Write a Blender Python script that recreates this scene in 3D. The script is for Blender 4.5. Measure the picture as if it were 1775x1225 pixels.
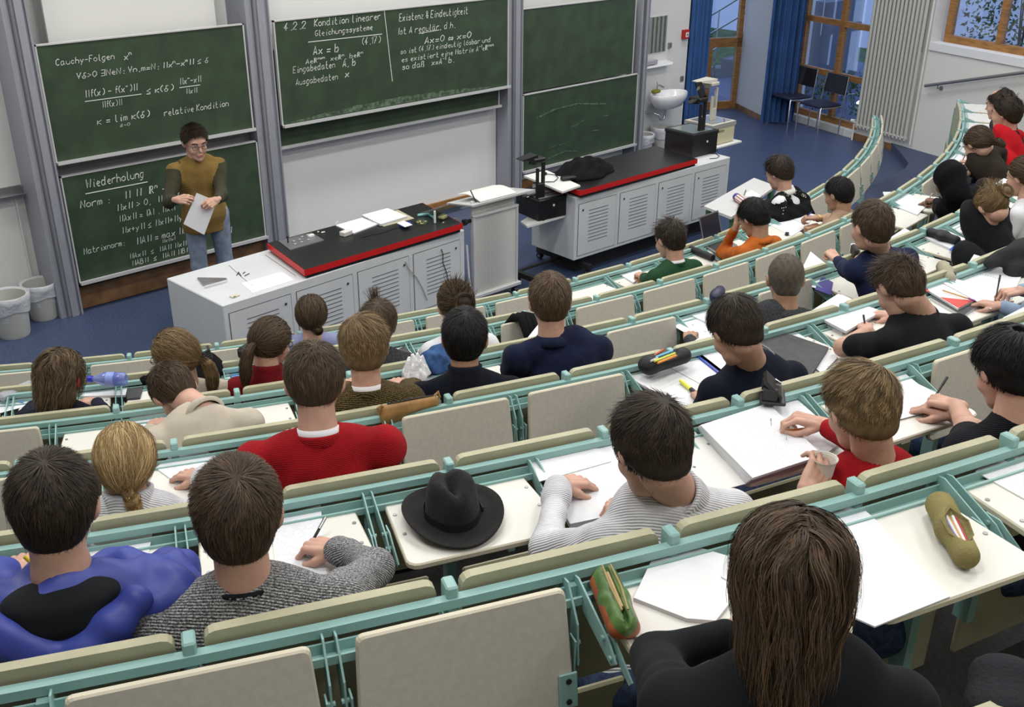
import bpy, math, random
import numpy as np
from mathutils import Vector, Matrix
for _o in list(bpy.data.objects): bpy.data.objects.remove(_o, do_unlink=True)
SC = bpy.context.scene
COL = SC.collection
# ------------------------------------------------------------------ camera
CAMH = 3.6
FPX = 1794.62
_YAW, _PITCH, _ROLL = 0.76391, 0.44200, -0.00705
def _rows():
    cy, sy, cp, sp = math.cos(_YAW), math.sin(_YAW), math.cos(_PITCH), math.sin(_PITCH)
    f = np.array([sy*cp, cy*cp, -sp]); r = np.array([cy, -sy, 0.0]); d = np.cross(f, r)
    cr, sr = math.cos(_ROLL), math.sin(_ROLL)
    return np.array([cr*r+sr*d, -sr*r+cr*d, f])
CM = _rows()
cd = bpy.data.cameras.new('camera'); cam = bpy.data.objects.new('camera', cd); COL.objects.link(cam)
cd.sensor_width = 36.0; cd.lens = FPX/1775*36.0; cd.clip_start = 0.05
_R3 = np.array([CM[0], -CM[1], -CM[2]]).T
cam.matrix_world = Matrix.Translation((0, 0, CAMH)) @ Matrix(_R3.tolist()).to_4x4()
SC.camera = cam
# ------------------------------------------------------------------ world, lights, exposure
SC.view_settings.view_transform = 'Standard'; SC.view_settings.look = 'None'
SC.view_settings.gamma = 1; SC.view_settings.use_curve_mapping = False
SC.view_settings.exposure = 0.0
SC.cycles.use_denoising = True
SC.cycles.max_bounces = 6; SC.cycles.diffuse_bounces = 4; SC.cycles.glossy_bounces = 3
SC.cycles.transmission_bounces = 5; SC.cycles.transparent_max_bounces = 8
SC.cycles.sample_clamp_indirect = 4.0
W = bpy.data.worlds.new('sky'); SC.world = W; W.use_nodes = True
W.node_tree.nodes['Background'].inputs[0].default_value = (0.48, 0.60, 0.92, 1)
W.node_tree.nodes['Background'].inputs[1].default_value = 2.1
def area(name, loc, size, power, color=(1, 1, 1), rot=(0, 0, 0)):
    l = bpy.data.lights.new(name, 'AREA'); l.shape = 'RECTANGLE'; l.size, l.size_y = size
    l.energy = power; l.color = color
    o = bpy.data.objects.new(name, l); COL.objects.link(o); o.location = loc; o.rotation_euler = rot
    return o
CEIL = 5.9
LAMP_SPOTS = [(x, y) for y in (-1.2, 1.6, 4.4, 7.2) for x in (0.6, 4.0, 7.4, 10.8)]
for _i, (_x, _y) in enumerate(LAMP_SPOTS):
    area('ceiling_lamp_light.%03d' % _i, (_x, _y, CEIL-0.14), (1.5, 0.5), 48 if _y < 3 else (56 if _y < 6 else 71), (1.0, 0.985, 0.95))
# ------------------------------------------------------------------ projection helpers
def ray(px, py): return CM.T @ np.array([(px-887.5)/FPX, (py-612.5)/FPX, 1.0])
def at_z(px, py, z):
    d = ray(px, py); return d*((z-CAMH)/d[2]) + np.array([0, 0, CAMH])
def at_y(px, py, y):
    d = ray(px, py); return d*(y/d[1]) + np.array([0, 0, CAMH])
def at_plane(px, py, p0, n):
    d = ray(px, py); o = np.array([0, 0, CAMH]); n = np.asarray(n, float)
    return o + d*(((np.asarray(p0)-o)@n)/(d@n))
def depth_of(p): return float(CM[2] @ (np.asarray(p)-[0, 0, CAMH]))
def nrm(v):
    v = np.asarray(v, float); return v/(np.linalg.norm(v)+1e-12)
# ------------------------------------------------------------------ materials
MATS = {}
def mat(name, col, rough=0.6, metal=0.0, noise=0.0, nscale=20, bump=0.0, bscale=60, spec=0.5, alpha=1.0,
        emit=None, estr=1.0, trans=0.0, ior=1.45, sheen=0.0, col2=None, coat=0.0, detail=3, stretch=None):
    if name in MATS: return MATS[name]
    if rough >= .83: spec = min(spec, .15); sheen *= .25
    m = bpy.data.materials.new(name); m.use_nodes = True; nt = m.node_tree; b = nt.nodes['Principled BSDF']
    L = nt.links.new
    c = tuple(col)+(1,)
    b.inputs['Base Color'].default_value = c; b.inputs['Roughness'].default_value = rough
    b.inputs['Metallic'].default_value = metal; b.inputs['Specular IOR Level'].default_value = spec
    b.inputs['Alpha'].default_value = alpha; b.inputs['Transmission Weight'].default_value = trans
    b.inputs['IOR'].default_value = ior; b.inputs['Sheen Weight'].default_value = sheen
    b.inputs['Coat Weight'].default_value = coat
    if emit: b.inputs['Emission Color'].default_value = tuple(emit)+(1,); b.inputs['Emission Strength'].default_value = estr
    if noise or bump or col2:
        tc = nt.nodes.new('ShaderNodeTexCoord'); vec = tc.outputs['Object']
        if stretch:
            mp = nt.nodes.new('ShaderNodeMapping'); mp.inputs['Scale'].default_value = stretch
            L(vec, mp.inputs['Vector']); vec = mp.outputs['Vector']
    if noise or col2:
        n = nt.nodes.new('ShaderNodeTexNoise'); n.inputs['Scale'].default_value = nscale; n.inputs['Detail'].default_value = detail
        L(vec, n.inputs['Vector'])
        r = nt.nodes.new('ShaderNodeValToRGB')
        if col2: ca, cb = tuple(col)+(1,), tuple(col2)+(1,)
        else: ca = tuple(max(0, x*(1-noise)) for x in col)+(1,); cb = tuple(min(1, x*(1+noise)) for x in col)+(1,)
        r.color_ramp.elements[0].color = ca; r.color_ramp.elements[1].color = cb
        r.color_ramp.elements[0].position = 0.35; r.color_ramp.elements[1].position = 0.65
        L(n.outputs['Fac'], r.inputs['Fac']); L(r.outputs['Color'], b.inputs['Base Color'])
    if bump:
        n2 = nt.nodes.new('ShaderNodeTexNoise'); n2.inputs['Scale'].default_value = bscale; n2.inputs['Detail'].default_value = 4
        L(vec, n2.inputs['Vector'])
        bp = nt.nodes.new('ShaderNodeBump'); bp.inputs['Strength'].default_value = bump; bp.inputs['Distance'].default_value = 0.01
        L(n2.outputs['Fac'], bp.inputs['Height']); L(bp.outputs['Normal'], b.inputs['Normal'])
    MATS[name] = m; return m
def rib_mat(name, col, scale=120, strength=0.5, rough=0.9, fleck=None):
    """knitted cloth: wave bump along one direction"""
    if name in MATS: return MATS[name]
    m = mat(name, col, rough=rough, noise=0.12, nscale=14, sheen=0.15, spec=0.2); nt = m.node_tree; b = nt.nodes['Principled BSDF']
    tc = nt.nodes.new('ShaderNodeTexCoord'); w = nt.nodes.new('ShaderNodeTexWave'); w.inputs['Scale'].default_value = scale
    w.inputs['Distortion'].default_value = 1.0; w.bands_direction = 'DIAGONAL'
    nt.links.new(tc.outputs['Object'], w.inputs['Vector'])
    bp = nt.nodes.new('ShaderNodeBump'); bp.inputs['Strength'].default_value = strength; bp.inputs['Distance'].default_value = 0.004
    nt.links.new(w.outputs['Fac'], bp.inputs['Height']); nt.links.new(bp.outputs['Normal'], b.inputs['Normal'])
    if fleck:
        n = nt.nodes.new('ShaderNodeTexNoise'); n.inputs['Scale'].default_value = 260; n.inputs['Detail'].default_value = 3
        nt.links.new(tc.outputs['Object'], n.inputs['Vector'])
        r = nt.nodes.new('ShaderNodeValToRGB'); r.color_ramp.elements[0].position = .42; r.color_ramp.elements[1].position = .60
        r.color_ramp.elements[0].color = tuple(col)+(1,); r.color_ramp.elements[1].color = tuple(fleck)+(1,)
        nt.links.new(n.outputs['Fac'], r.inputs['Fac']); nt.links.new(r.outputs['Color'], b.inputs['Base Color'])
    return m
def glass_mat(name, tint=(0.9, 0.95, 1.0), f=0.12):
    if name in MATS: return MATS[name]
    m = bpy.data.materials.new(name); m.use_nodes = True; nt = m.node_tree; nt.nodes.clear()
    o = nt.nodes.new('ShaderNodeOutputMaterial'); mx = nt.nodes.new('ShaderNodeMixShader'); t = nt.nodes.new('ShaderNodeBsdfTransparent')
    g = nt.nodes.new('ShaderNodeBsdfGlossy'); g.inputs['Roughness'].default_value = 0.03
    t.inputs['Color'].default_value = tuple(tint)+(1,); mx.inputs['Fac'].default_value = f
    nt.links.new(t.outputs[0], mx.inputs[1]); nt.links.new(g.outputs[0], mx.inputs[2]); nt.links.new(mx.outputs[0], o.inputs[0])
    MATS[name] = m; return m
# ------------------------------------------------------------------ mesh builder
def root_origin(o):
    p = Vector((0, 0, 0))
    while o is not None: p += o.location; o = o.parent
    return np.array(p)
def basis(x, y, z, o=(0, 0, 0)):
    m = np.eye(4); m[:3, 0], m[:3, 1], m[:3, 2], m[:3, 3] = x, y, z, o; return m
def rotz(a, o=(0, 0, 0)): return basis((math.cos(a), math.sin(a), 0), (-math.sin(a), math.cos(a), 0), (0, 0, 1), o)
def tag(o, label=None, cat=None, group=None, kind=None):
    if label: o['label'] = label
    if cat: o['category'] = cat
    if group: o['group'] = group
    if kind: o['kind'] = kind
    return o
def thing(name, label, cat, loc=(0, 0, 0), group=None):
    o = bpy.data.objects.new(name, None); COL.objects.link(o); o.location = Vector([float(v) for v in loc]); o.empty_display_size = 0.1
    return tag(o, label, cat, group)
class MB:
    def __init__(s, M=None): s.v = []; s.f = []; s.mi = []; s.M = M; s.cur = 0; s.n = 0
    def add(s, V, F, mi=None, M=None):
        V = np.asarray(V, float).reshape(-1, 3)
        for T in (M, s.M):
            if T is not None: V = V @ np.asarray(T)[:3, :3].T + np.asarray(T)[:3, 3]
        s.v.append(V); k = s.n
        s.f.extend([tuple(i+k for i in f) for f in F]); s.mi.extend([s.cur if mi is None else mi]*len(F)); s.n += len(V)
        return s
    def box(s, c, d, M=None, bev=0.0, mi=None):
        c = np.asarray(c, float); h = np.asarray(d, float)/2
        if bev <= 0:
            V = [c+h*np.array(q) for q in ((-1,-1,-1),(1,-1,-1),(1,1,-1),(-1,1,-1),(-1,-1,1),(1,-1,1),(1,1,1),(-1,1,1))]
            return s.add(V, [(0,3,2,1),(4,5,6,7),(0,1,5,4),(1,2,6,5),(2,3,7,6),(3,0,4,7)], mi, M)
        b = min(bev, h.min()*0.98); V = []; idx = {}
        for sx in (-1, 1):
            for sy in (-1, 1):
                for sz in (-1, 1):
                    for a in range(3):
                        q = h-b; q = q.copy(); q[a] = h[a]
                        idx[(sx, sy, sz, a)] = len(V); V.append(c+q*np.array((sx, sy, sz)))
        F = []
        for a in range(3):
            u, w = (a+1) % 3, (a+2) % 3
            for sg in (-1, 1):
                q = []
                for su, sw in ((-1,-1),(1,-1),(1,1),(-1,1)):
                    t = [0, 0, 0]; t[a] = sg; t[u] = su; t[w] = sw; q.append(idx[(t[0], t[1], t[2], a)])
                F.append(tuple(q if sg > 0 else q[::-1]))
        for a in range(3):
            u, w = (a+1) % 3, (a+2) % 3
            for su in (-1, 1):
                for sw in (-1, 1):
                    t1 = [0]*3; t2 = [0]*3; t1[a] = -1; t2[a] = 1; t1[u] = t2[u] = su; t1[w] = t2[w] = sw
                    q = (idx[(*t1, u)], idx[(*t2, u)], idx[(*t2, w)], idx[(*t1, w)])
                    F.append(q if su*sw > 0 else q[::-1])
        for sx in (-1, 1):
            for sy in (-1, 1):
                for sz in (-1, 1):
                    q = tuple(idx[(sx, sy, sz, a)] for a in range(3)); F.append(q if sx*sy*sz > 0 else q[::-1])
        return s.add(V, F, mi, M)
    def tube(s, pts, r, n=8, closed=False, caps=True, M=None, mi=None, flat=1.0):
        P = np.asarray(pts, float); m = len(P); R = np.full(m, r, float) if np.isscalar(r) else np.asarray(r, float)
        T = np.zeros_like(P)
        for i in range(m):
            a = P[(i-1) % m] if (closed or i > 0) else P[i]; b = P[(i+1) % m] if (closed or i < m-1) else P[i]
            T[i] = nrm(b-a)
        up = np.array([0, 0, 1.0]) if abs(T[0][2]) < 0.9 else np.array([1.0, 0, 0])
        u = nrm(np.cross(up, T[0])); V = []
        for i in range(m):
            u = nrm(u - (u@T[i])*T[i]); w = np.cross(T[i], u)
            for k in range(n):
                a = 2*math.pi*k/n; V.append(P[i]+R[i]*(math.cos(a)*u+flat*math.sin(a)*w))
        F = []
        for i in range(m if closed else m-1):
            j = (i+1) % m
            for k in range(n):
                l = (k+1) % n; F.append((i*n+k, i*n+l, j*n+l, j*n+k))
        if caps and not closed: F.append(tuple(range(n))[::-1]); F.append(tuple((m-1)*n+k for k in range(n)))
        return s.add(V, F, mi, M)
    def cyl(s, c, r, h, n=20, M=None, mi=None, r2=None):
        c = np.asarray(c, float); r2 = r if r2 is None else r2
        return s.lathe([(r, -h/2), (r2, h/2)], c, n, M, mi)
    def lathe(s, prof, c=(0, 0, 0), n=24, M=None, mi=None, caps=True, sx=1.0, sy=1.0):
        V = []; m = len(prof); c = np.asarray(c, float)
        for r, z in prof:
            for k in range(n):
                a = 2*math.pi*k/n; V.append(c+np.array([sx*r*math.cos(a), sy*r*math.sin(a), z]))
        F = [(i*n+k, i*n+(k+1) % n, (i+1)*n+(k+1) % n, (i+1)*n+k) for i in range(m-1) for k in range(n)]
        if caps: F.append(tuple(range(n))[::-1]); F.append(tuple((m-1)*n+k for k in range(n)))
        return s.add(V, F, mi, M)
    def prism(s, poly, z0, z1, M=None, mi=None):
        n = len(poly); V = [(p[0], p[1], z0) for p in poly]+[(p[0], p[1], z1) for p in poly]
        F = [tuple(range(n))[::-1], tuple(range(n, 2*n))]+[(k, (k+1) % n, n+(k+1) % n, n+k) for k in range(n)]
        return s.add(V, F, mi, M)
    def loft(s, A, B, mi=None, M=None):
        """solid between two equal rings of 3d points"""
        n = len(A); V = list(A)+list(B)
        F = [tuple(range(n))[::-1], tuple(range(n, 2*n))]+[(k, (k+1) % n, n+(k+1) % n, n+k) for k in range(n)]
        return s.add(V, F, mi, M)
    def ball(s, c, r, n=12, M=None, mi=None):
        r = np.broadcast_to(np.asarray(r, float), (3,)); V = []; F = []; m = n//2
        for i in range(1, m):
            a = math.pi*i/m
            for k in range(n):
                b = 2*math.pi*k/n; V.append(np.asarray(c)+r*np.array([math.sin(a)*math.cos(b), math.sin(a)*math.sin(b), math.cos(a)]))
        for i in range(m-2):
            for k in range(n): F.append((i*n+k, (i+1)*n+k, (i+1)*n+(k+1) % n, i*n+(k+1) % n))
        V.append(np.asarray(c)+r*np.array([0, 0, 1])); V.append(np.asarray(c)-r*np.array([0, 0, 1])); t = (m-1)*n
        for k in range(n): F.append((t, k, (k+1) % n)); F.append((t+1, (m-2)*n+(k+1) % n, (m-2)*n+k))
        return s.add(V, F, mi, M)
    def mesh(s, name, mats, off=(0, 0, 0), smooth=False, angle=None):
        V = np.concatenate(s.v) - np.asarray(off); me = bpy.data.meshes.new(name)
        me.from_pydata(V.tolist(), [], s.f)
        for m in (mats if isinstance(mats, (list, tuple)) else [mats]): me.materials.append(m)
        me.polygons.foreach_set('material_index', np.array(s.mi, dtype=np.int32))
        if smooth: me.polygons.foreach_set('use_smooth', np.ones(len(s.f), dtype=bool))
        me.update()
        if smooth and angle: me.set_sharp_from_angle(angle=math.radians(angle))
        return me
    def build(s, name, mats, parent=None, loc=None, smooth=False, angle=None, kind=None, label=None, cat=None, group=None):
        if parent is not None: off = root_origin(parent)
        else:
            V = np.concatenate(s.v)
            off = np.array(loc, float) if loc is not None else np.array([(V[:, 0].min()+V[:, 0].max())/2, (V[:, 1].min()+V[:, 1].max())/2, V[:, 2].min()])
        o = bpy.data.objects.new(name, s.mesh(name, mats, off, smooth, angle)); COL.objects.link(o)
        if parent is not None: o.parent = parent
        else: o.location = Vector(off.tolist())
        return tag(o, label, cat, group, kind)
def place(me, name, parent, M):
    """part sharing a mesh, put at world matrix M"""
    o = bpy.data.objects.new(name, me); COL.objects.link(o)
    m = Matrix(np.asarray(M).tolist())
    if parent is not None: o.parent = parent; m = Matrix.Translation(Vector((-root_origin(parent)).tolist())) @ m
    o.matrix_basis = m
    return o
def struct(name, mb, m, **k): return mb.build(name, m, kind='structure', loc=(0, 0, 0), **k)
# ================================================================== colours
M_WALL = mat('wall_paint', (0.68, 0.68, 0.665), 0.9, bump=0.25, bscale=90, spec=0.2)
M_CEIL = mat('ceiling_paint', (0.8, 0.8, 0.78), 0.9)
M_FLOOR = mat('blue_linoleum', (0.046, 0.068, 0.135), 0.42, noise=0.3, nscale=60, bump=0.05, detail=6)
M_TIER = mat('blue_carpet_tier', (0.060, 0.076, 0.135), 0.75, noise=0.3, nscale=90)
M_TIERD = mat('dark_tier_floor', (0.020, 0.019, 0.019), 0.8, noise=0.3, nscale=60)  # shade under seats and people is put into this near-black tier colour
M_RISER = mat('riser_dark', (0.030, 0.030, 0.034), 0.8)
M_OAK = mat('oak', (0.30, 0.145, 0.045), 0.5, noise=0.25, nscale=8, stretch=(1, 1, 6))
M_OAKD = mat('oak_skirting', (0.20, 0.105, 0.045), 0.5, noise=0.25, nscale=8)
M_ALU = mat('brushed_aluminium', (0.36, 0.37, 0.42), 0.5, metal=0.35, noise=0.08, nscale=5, stretch=(30, 30, 1))
M_ALUW = mat('light_aluminium', (0.62, 0.62, 0.62), 0.45, metal=0.2)
M_GREEN = mat('chalkboard_green', (0.038, 0.064, 0.036), 0.42, noise=0.18, nscale=5, detail=8)
M_CHALK = mat('chalk', (0.72, 0.74, 0.70), 0.95)
M_SMEAR = mat('chalk_dust', (0.085, 0.125, 0.085), 0.95, noise=0.5, nscale=25)
M_BLACK = mat('black_plastic', (0.012, 0.012, 0.013), 0.42)
M_BLACKM = mat('black_metal', (0.02, 0.018, 0.018), 0.5)
M_CHROME = mat('chrome', (0.6, 0.6, 0.62), 0.25, metal=1.0)
M_STEEL = mat('steel', (0.35, 0.35, 0.36), 0.35, metal=0.8)
M_WHITE = mat('white_plastic', (0.72, 0.72, 0.70), 0.5)
M_CERAM = mat('white_ceramic', (0.78, 0.79, 0.80), 0.15, coat=0.4)
M_PAPER = mat('white_paper', (0.76, 0.77, 0.79), 0.9, spec=0.1)
M_PAPERE = mat('paper_edges', (0.60, 0.60, 0.62), 0.9, noise=0.25, nscale=8, stretch=(1, 1, 400))
M_GLASS = glass_mat('window_glass')
FW = 9.0          # front wall plane
# right-hand window wall runs A -> B
WA = np.array([14.36, 8.78]); WB = np.array([13.71, 6.54]); WT = nrm(np.append(WB-WA, 0)); WN = np.array([WT[1], -WT[0], 0.0])
if WN[0] > 0: WN = -WN     # into the room
def wallpt(s, off, z): return np.array([WA[0], WA[1], 0])+WT*s+WN*off+np.array([0, 0, z])
WM = basis(WT, -WN, (0, 0, 1), (WA[0], WA[1], 0))     # local x along wall, y outward, z up
ZTOP = 6.0
m = MB(); m.add([(-4, -5, 0), (20, -5, 0), (20, 11.5, 0), (-4, 11.5, 0)], [(0, 1, 2, 3)]); struct('floor', m, M_FLOOR)
m = MB(); m.box((3.97, FW+.15, ZTOP/2), (15.94, .3, ZTOP)); struct('wall_front', m, M_WALL)
m = MB(); m.box((-4.15, 3.2, ZTOP/2), (.3, 16.8, ZTOP)); struct('wall_left', m, M_WALL)
m = MB(); m.box((4.5, -5.15, ZTOP/2), (17.4, .3, ZTOP)); struct('wall_back', m, M_WALL)
m = MB(); m.box((5.2, 3.1, ZTOP+.1), (19.4, 16.9, .2)); struct('ceiling', m, M_CEIL)
# ceiling lamps (outside the frame, they light the hall)
_lm = MB(); _lm.box((0, 0, 0), (1.56, .56, .08)); _lmesh = _lm.mesh('housing', M_WHITE)
_lp = MB(); _lp.box((0, 0, -.045), (1.5, .5, .01)); _lpm = _lp.mesh('diffuser', mat('lamp_diffuser', (1, 1, 1), emit=(1, .98, .94), estr=2.5))
for _i, (_x, _y) in enumerate(LAMP_SPOTS):
    t = thing('ceiling_lamp', 'rectangular fluorescent lamp hung under the hall ceiling', 'lamp', (_x, _y, CEIL), 'fluorescent lamps under the ceiling')
    place(_lmesh, 'housing', t, rotz(0, (_x, _y, CEIL))); place(_lpm, 'diffuser', t, rotz(0, (_x, _y, CEIL)))
# skirting and front details
m = MB(); m.box((7.0, FW-.012, .05), (9.6, .024, .10)); struct('baseboard_front', m, M_OAKD)
# right wall : window opening s 0.03..1.40 z .12..3.2, upper window s 2.60..4.6 z 1.60..3.3
WTH = .34
def wbox(mb, s0, s1, z0, z1, y0=0.0, y1=WTH, **k): mb.box(((s0+s1)/2, (y0+y1)/2, (z0+z1)/2), (s1-s0, y1-y0, z1-z0), M=WM, **k)
m = MB()
wbox(m, 1.46, 2.52, 0, ZTOP); wbox(m, 2.52, 6.0, 0, 1.42); wbox(m, 2.52, 6.0, 3.5, ZTOP); wbox(m, 5.2, 6.0, 1.42, 3.5)
wbox(m, -.06, 1.46, 0, .10); wbox(m, -.06, 1.46, 3.6, ZTOP); wbox(m, 6.0, 14.5, 0, ZTOP)
struct('wall_right', m, M_WALL)
# white jamb left of the window and the column between the curtains
m = MB(); wbox(m, -.14, -.06, 0, ZTOP, -.02, .34); struct('trim_1', m, mat('white_trim', (0.72, 0.73, 0.76), .6))
m = MB(); q0, q1 = np.array([14.40, 9.78]), np.array([13.93, 8.98]); dd = nrm(q1-q0); nn = np.array([-dd[1], dd[0]]) * 1.0
if nn[0] < 0: nn = -nn
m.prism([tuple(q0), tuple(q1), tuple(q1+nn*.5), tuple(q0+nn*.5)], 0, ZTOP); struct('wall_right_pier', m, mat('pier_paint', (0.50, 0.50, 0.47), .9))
m = MB(); m.prism([tuple(q0-nn*.015), tuple(q1-nn*.015), tuple(q1), tuple(q0)], 0, .09); struct('baseboard_pier', m, M_OAKD)
m = MB(); wbox(m, 1.44, 6.0, 0, .09, -.02, 0); struct('baseboard_right', m, M_OAKD)
# window 1 : oak frame with cross bars
def window(name, s0, s1, z0, z1, vs, hs, w=.09, y=.10, label=None):
    root = bpy.data.objects.new(name, None); COL.objects.link(root); root.location = Vector(wallpt(s0, 0, 0).tolist()); root['kind'] = 'structure'
    fr = MB()
    wbox(fr, s0, s0+w, z0, z1, y, y+.08); wbox(fr, s1-w, s1, z0, z1, y, y+.08)
    wbox(fr, s0+w, s1-w, z0, z0+w, y, y+.08); wbox(fr, s0+w, s1-w, z1-w, z1, y, y+.08)
    fr.build('frame', M_OAK, root)
    for v in vs: b = MB(); wbox(b, v-w*.42, v+w*.42, z0+w, z1-w, y-.01, y+.07); b.build('mullion', M_OAK, root)
    xs = [s0+w]+list(vs)+[s1-w]; zs = [z0+w]+list(hs)+[z1-w]
    for h in hs:
        for i in range(len(xs)-1): b = MB(); wbox(b, xs[i]+(w*.42 if i else 0), xs[i+1]-(w*.42 if i < len(xs)-2 else 0), h-w*.45, h+w*.45, y, y+.07); b.build('transom', M_OAK, root)
    for i in range(len(xs)-1):
        for j in range(len(zs)-1):
            b = MB(); wbox(b, xs[i], xs[i+1], zs[j], zs[j+1], y+.035, y+.041); b.build('pane', M_GLASS, root)
    return root
window('window_1', -.04, 1.46, .10, 3.6, [.80], [.80, 1.53, 2.6])
window('window_2', 2.58, 5.2, 1.52, 3.5, [3.42, 4.4], [], y=.16)
m = MB(); wbox(m, 2.52, 5.2, 1.42, 1.52, -.02, .16); struct('trim_2', m, mat('white_trim', (0.72, .73, .76), .6))
# left glass bay between the curtains (behind the front-wall corner)
g0, g1 = np.array([12.3, 11.0]), np.array([14.42, 9.80]); gd = nrm(np.append(g1-g0, 0)); gn = np.array([gd[1], -gd[0], 0]); GM = basis(gd, -gn, (0, 0, 1), (g0[0], g0[1], 0))
GL = float(np.hypot(*(g1-g0)))
root = bpy.data.objects.new('window_3', None); COL.objects.link(root); root.location = (g0[0], g0[1], 0); root['kind'] = 'structure'
for s0, s1, z0, z1 in ((0, GL, 0, .12), (0, GL, .98, 1.12), (0, GL, 2.9, 3.1), (GL-.08, GL, .12, 2.9), (GL*.5-.05, GL*.5+.05, .12, .98), (GL*.78-.04, GL*.78+.04, .12, .98)):
    b = MB(); b.box(((s0+s1)/2, .04, (z0+z1)/2), (s1-s0, .08, z1-z0), M=GM); b.build('frame_bar', M_OAK, root)
for z0, z1 in ((.12, .98), (1.12, 2.9)): b = MB(); b.box((GL/2, .045, (z0+z1)/2), (GL, .006, z1-z0), M=GM); b.build('pane', M_GLASS, root)
m = MB(); m.box((GL/2, .15, 4.55), (GL, .3, 2.9), M=GM); m.box((12.09, 10.1, 3), (.3, 1.9, 6)); struct('wall_bay', m, M_WALL)
# ------------------------------------------------------------------ seating tiers (concentric steps)
CC = np.array([6.734, 14.469]); RB, PT, Z0, RI = 10.712, .893, 1.16, .276
TH0, TH1 = -0.95, 0.60
def Rk(k): return RB+PT*k
def Zk(k): return Z0+RI*k
def Fk(k): return max(0.0, .10+RI*k)
def pol(r, th, z=0.0): return np.array([CC[0]+r*math.sin(th), CC[1]-r*math.cos(th), z])
def frame_at(r, th, z=0.0):
    """x along the row (to the right), y outward (towards the back of the hall), z up"""
    return basis((math.cos(th), math.sin(th), 0), (math.sin(th), -math.cos(th), 0), (0, 0, 1), pol(r, th, z))
def th_end(r, hi=.98):
    t = hi
    while t > .3:
        q = pol(r, t)
        if (q[:2]-np.array([WA[0], WA[1]]))@WN[:2] > -.10: return t
        t -= .005
    return t
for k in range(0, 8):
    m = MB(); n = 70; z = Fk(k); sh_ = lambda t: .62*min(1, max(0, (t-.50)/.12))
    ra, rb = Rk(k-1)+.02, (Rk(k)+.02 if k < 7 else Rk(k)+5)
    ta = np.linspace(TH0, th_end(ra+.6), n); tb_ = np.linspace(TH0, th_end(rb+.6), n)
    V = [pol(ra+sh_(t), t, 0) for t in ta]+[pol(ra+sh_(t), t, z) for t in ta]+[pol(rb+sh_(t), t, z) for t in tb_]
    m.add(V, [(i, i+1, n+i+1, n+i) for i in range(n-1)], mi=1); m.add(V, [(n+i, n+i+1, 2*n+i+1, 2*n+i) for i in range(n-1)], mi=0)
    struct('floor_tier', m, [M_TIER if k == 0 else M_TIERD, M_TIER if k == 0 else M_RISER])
# ================================================================== rows of fixed seating with folding tablets
M_TEAL = mat('turquoise_steel', (0.27, 0.455, 0.435), 0.40, spec=0.5)
M_BOARD = mat('khaki_laminate_edge', (0.42, 0.40, 0.27), 0.5, noise=0.06, nscale=12)
M_TAB = mat('cream_laminate', (0.72, 0.71, 0.655), 0.38)
M_TABE = mat('cream_edge', (0.60, 0.55, 0.43), 0.5)
M_TABU = mat('tablet_underside', (0.62, 0.585, 0.52), 0.55, noise=0.04, nscale=60)
UARC = .517
OFFS = {-1: -.3420, 0: -.1342, 1: -.2211, 2: -.3410, 3: -.3656, 4: -.38695, 5: -.36}
def gap_th(s, n): return OFFS[s]+n*UARC/Rk(s)
def tabz(s): return Zk(s)-.068          # top of a lowered tablet hung on strip s
# tablet mesh, local: x along row, y outward, z 0 = top
def tablet_mesh(w, d=.315, t=.020, rc=.03):
    pts = []
    for cx, cy, a0 in ((w/2-rc, rc*.5+0, -90), (w/2-rc, d-rc, 0), (-w/2+rc, d-rc, 90), (-w/2+rc, rc*.5, 180)):
        r = rc if cy > d/2 else rc*.5
        for a in range(0, 91, 30): q = math.radians(a0+a); pts.append((cx+r*math.cos(q), cy+r*math.sin(q)))
    n = len(pts); m = MB(); e = .004
    def ring(k, z): return [(p[0]*(1-k/(w/2)), (p[1]-d/2)*(1-k/(d/2))+d/2, z) for p in pts]
    R = [ring(e, 0), ring(0, -e), ring(0, -t+e), ring(e, -t)]; V = sum(R, [])
    m.add(V, [tuple(range(n))], mi=0)
    for j in range(3): m.add(V, [(j*n+(k+1) % n, j*n+k, (j+1)*n+k, (j+1)*n+(k+1) % n) for k in range(n)], mi=1)
    m.add(V, [tuple(3*n+k for k in range(n))[::-1]], mi=2)
    return m.mesh('writing_tablet', [M_TAB, M_TABE, M_TABU])
TABW = UARC-.052
ME_TAB = tablet_mesh(TABW)
_b = MB(); [_b.cyl((x, y, .001), .006, .003, 10) for x in (-TABW/2+.03, TABW/2-.03) for y in (.07, .17)]
ME_SCREWS = _b.mesh('screw_heads', M_STEEL)
# backrest board (top edge seen), local x along row, y thickness
_b = MB()
_w = UARC-.055
def backboard(mb, w):
    rc = .022; prof = [(-w/2, -.36), (w/2, -.36), (w/2, -rc)]+[(w/2-rc+rc*math.cos(a), -rc+rc*math.sin(a)) for a in (0.5, 1.0, 1.57)]+[(-w/2+rc-rc*math.sin(a), -rc+rc*math.cos(a)) for a in (0, .57, 1.07, 1.57)]
    A = [(x, -.012, z) for x, z in prof]; B = [(x, .012, z) for x, z in prof]; mb.loft(A, B)
backboard(_b, _w); ME_BACK = _b.mesh('backrest', M_BOARD)
_b = MB(); _b.box((0, .0, .0), (.026, .045, .085), bev=.004); _b.box((0, -.01, -.30), (.03, .05, .52)); ME_POST = _b.mesh('post', M_TEAL)
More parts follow.
